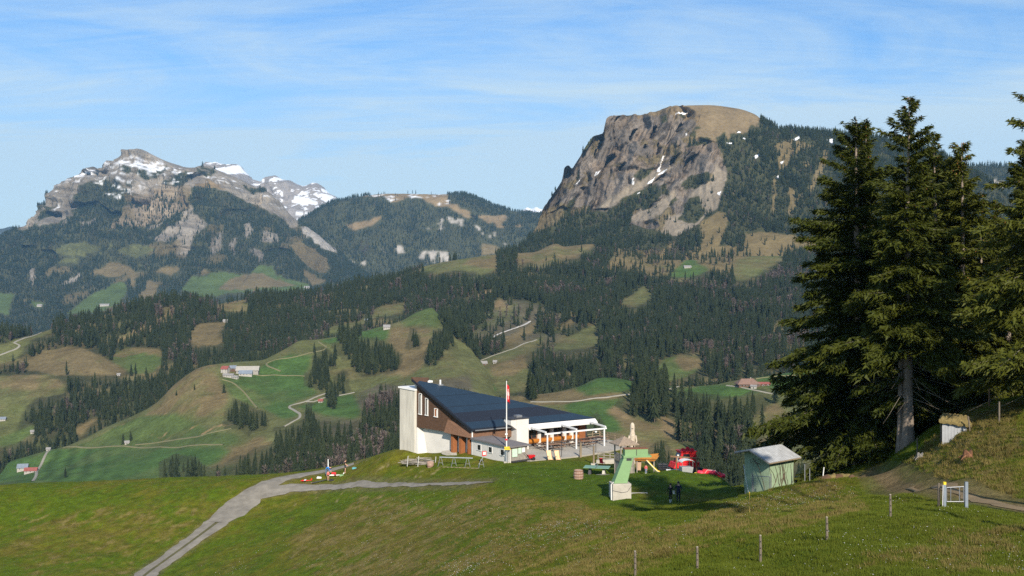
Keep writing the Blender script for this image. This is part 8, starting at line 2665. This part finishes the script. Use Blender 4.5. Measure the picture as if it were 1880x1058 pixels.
    ey.build('eyes_and_mouth', mat('eye_dark', (0.05, 0.03, 0.025), 0.5), root)
    return root
CLOTH_BLACK = mat('black_cloth', (0.016, 0.016, 0.022), 0.9, var=0.2)
CLOTH_NAVY = mat('navy_cloth', (0.020, 0.024, 0.042), 0.9, var=0.2)
CLOTH_BLUE = mat('bright_blue_cloth', (0.02, 0.20, 0.62), 0.85, var=0.15)
CLOTH_GREYBLUE = mat('grey_blue_cloth', (0.10, 0.15, 0.20), 0.85, var=0.15)
CLOTH_CORAL = mat('coral_red_cloth', (0.70, 0.13, 0.13), 0.85, var=0.15)
SHOE = mat('pale_shoe', (0.55, 0.53, 0.50), 0.7)
SHOEB = mat('dark_shoe', (0.03, 0.03, 0.03), 0.6)
walk = dict(knL=(-.09, -.12, .52), anL=(-.09, -.08, .10), toL=(-.09, -.25, .05), knR=(.09, .02, .50), anR=(.09, .22, .12), toR=(.09, .08, .04), elL=(-.24, .10, 1.14), wrL=(-.26, .06, .89), elR=(.24, -.03, 1.13), wrR=(.26, -.16, .92))
pw1 = F(1231, 94.0)
p1_ = person('person in black walking away with a pale bag, left of the pair on the lawn', pw1, R(188), walk, [SKIN, CLOTH_BLACK, CLOTH_BLACK, SHOE], 1.68, (0.02, 0.015, 0.01), slim=0.94)
p2_ = person('person in dark clothes with a cap walking away, right of the pair on the lawn', F(1245.5, 94.0), R(176), dict(elL=(-.27, .02, 1.16), wrL=(-.20, -.12, .98), elR=(.29, .0, 1.16), wrR=(.23, -.10, .96)), [SKIN, CLOTH_NAVY, CLOTH_NAVY, SHOEB], 1.78, (0.06, 0.05, 0.05), slim=1.12)
bag = empty('shoulder_bag', Vector((pw1.x + 0.27, pw1.y - 0.06, pw1.z + 0.80)), R(10), 'pale bag hanging at the side of the left walking person', 'bag')
MB().hexa([(-.09, -.13, 0), (.09, -.13, 0), (.09, .13, 0), (-.09, .13, 0)], [(-.06, -.11, .30), (.06, -.11, .30), (.06, .11, .30), (-.06, .11, .30)]).build('pouch', mat('pale_bag_cloth', (0.55, 0.52, 0.47), 0.9), bag, bevel=0.03)
MB().tube([(0, -.1, .28), (-.12, 0, .62), (0, .1, .28)], 0.014, 5).build('strap', DARKMETAL, bag)
# group by the gravel track
person('person in a bright blue shirt bending forward beside the gravel track', F(598.5, 140.5), R(78), dict(waist=(0, -.10, 1.08), chest=(0, -.34, 1.14), neck=(0, -.48, 1.12), head0=(0, -.56, 1.10), head1=(0, -.64, 1.06), head2=(0, -.69, 1.02), shL=(-.17, -.40, 1.10), shR=(.17, -.40, 1.10), elL=(-.2, -.50, .84), elR=(.2, -.50, .84), wrL=(-.14, -.60, .62), wrR=(.14, -.60, .62)),
       [SKIN, CLOTH_BLUE, CLOTH_GREYBLUE, SHOEB], 1.76, (0.02, 0.015, 0.01), slim=1.1)
person('child in a coral red top standing among the gear on the grass', F(602.5, 138.6), R(15), {}, [SKIN, CLOTH_CORAL, CLOTH_BLACK, SHOE], 1.20, (0.25, 0.15, 0.07), short_legs=True, bare_arms=True, slim=1.1)
person('person in black shirt and shorts standing with head bowed by the gear', F(633.5, 140.0), R(100), dict(head0=(0, -.06, 1.54), head1=(0, -.10, 1.61), head2=(0, -.12, 1.67), elL=(-.24, -.05, 1.14), wrL=(-.20, -.24, 1.0), elR=(.24, -.05, 1.14), wrR=(.20, -.24, 1.0)), [SKIN, CLOTH_BLACK, CLOTH_BLACK, SHOEB], 1.76, (0.10, 0.06, 0.03), short_legs=True, bare_arms=True)
person('child in a red top playing under the cream chute', F(1186, 115.4), R(150), dict(), [SKIN, CLOTH_CORAL, mat('jeans_cloth', (0.20, 0.25, 0.36), 0.9), SHOE], 1.05, (0.03, 0.02, 0.015), slim=1.15)

def gear(name, px, D, rz, label, cat, build):
    t = empty(name, F(px, D), R(rz), label, cat)
    build(t)
    return t
def glider(fm, wm, span, length):
    def f(t):
        MB().tube([(-length / 2, 0, 0.16), (-length * .3, 0, 0.20), (0, 0, 0.18), (length * .5, 0, 0.22)], [0.03, 0.10, 0.07, 0.02], 8).build('fuselage', fm, t)
        MB().hexa([(-0.25, -span / 2, 0.26), (-0.02, -span / 2, 0.26), (0.02, span / 2, 0.26), (-0.25, span / 2, 0.26)], [(-0.22, -span / 2, 0.29), (-0.04, -span / 2, 0.28), (0.0, span / 2, 0.28), (-0.22, span / 2, 0.29)]).build('wing', wm, t)
        MB().hexa([(length * .42, -0.01, 0.22), (length * .52, -0.01, 0.22), (length * .52, 0.01, 0.22), (length * .42, 0.01, 0.22)], [(length * .46, -0.01, 0.48), (length * .53, -0.01, 0.48), (length * .53, 0.01, 0.48), (length * .46, 0.01, 0.48)]).build('tail_fin', fm, t)
    return f
gear('model_glider', 562, 139.0, 5, 'red and white model glider lying on the grass left of the group', 'model glider', glider(RED, WHITEPAINT, 0.9, 1.4))
gear('model_glider', 617, 139.6, 12, 'long white model glider with a red patch lying right of the child', 'model glider', glider(WHITEPAINT, RED, 0.8, 2.0))
def wingb(t):
    MB().bar((-1.0, -0.3, 0.02), (0.8, 0.4, 0.35), 0.22, 0.05).build('wing_panel', DARKMETAL, t)
    MB().bar((-1.12, -0.35, 0.02), (-1.0, -0.3, 0.06), 0.22, 0.05).build('wing_tip', OLDWOOD, t)
gear('dark_wing', 588, 138.2, 0, 'long dark wing panel propped slanting on the grass', 'wing', wingb)
gear('wing_upright', 602.5, 141.0, 0, 'white upright wing panel sticking up behind the bending person', 'wing', lambda t: (MB().hexa([(-.07, -.03, -.1), (.09, -.03, -.1), (.09, .03, -.1), (-.07, .03, -.1)], [(-.05, -.015, 2.0), (.04, -.015, 2.0), (.04, .015, 2.0), (-.05, .015, 2.0)]).build('panel', WHITEPAINT, t), MB().box(-.05, .05, -.016, .016, 2.0, 2.05).build('tip', DARKMETAL, t)))
def sack(m):
    def f(t):
        MB().hexa([(-0.34, -0.15, -0.04), (0.34, -0.15, -0.04), (0.36, 0.15, -0.04), (-0.34, 0.15, -0.04)], [(-0.26, -0.10, 0.22), (0.28, -0.11, 0.17), (0.24, 0.10, 0.20), (-0.28, 0.11, 0.24)]).build('sack', m, t, bevel=0.06)
        MB().tube([(-0.1, 0, 0.20), (0, 0, 0.32), (0.1, 0, 0.20)], 0.02, 5).build('handle', DARKMETAL, t)
    return f
gear('gear_bag', 586, 140.0, 0, 'white bag on the gravel left of the bending person', 'bag', sack(WHITEPAINT))
gear('gear_bag', 609, 138.0, 0, 'black bag on the grass right beside the child', 'bag', sack(BLACK))
gear('gear_bag', 613, 141.0, 0, 'red bag on the grass behind the white glider', 'bag', sack(RED))
gear('gear_bag', 628, 139.0, 0, 'pale bag at the feet of the person in shorts', 'bag', sack(PALEGREEN))
gear('gear_bag', 651, 140.0, 0, 'teal and white bag lying alone on the grass right of the group', 'bag', sack(mat('teal_cloth', (0.10, 0.32, 0.36), 0.8)))

# ------------------------------------------------------------------ the air
hb = MB().box(-17000, 17000, -1800, 17500, -900, 2100)
hm = bpy.data.materials.new('haze_air')
hm.use_nodes = True
hn, hl = hm.node_tree.nodes, hm.node_tree.links
hn.clear()
ho = hn.new('ShaderNodeOutputMaterial')
hv = hn.new('ShaderNodeVolumePrincipled')
hv.inputs['Color'].default_value = (0.30, 0.62, 1.0, 1)
hv.inputs['Density'].default_value = 0.000027
hv.inputs['Anisotropy'].default_value = 0.0
hl.new(hv.outputs[0], ho.inputs['Volume'])
hz_o = hb.build('haze', hm)
tag(hz_o, 'thin blue haze filling the air over the valley', 'haze', kind='stuff')
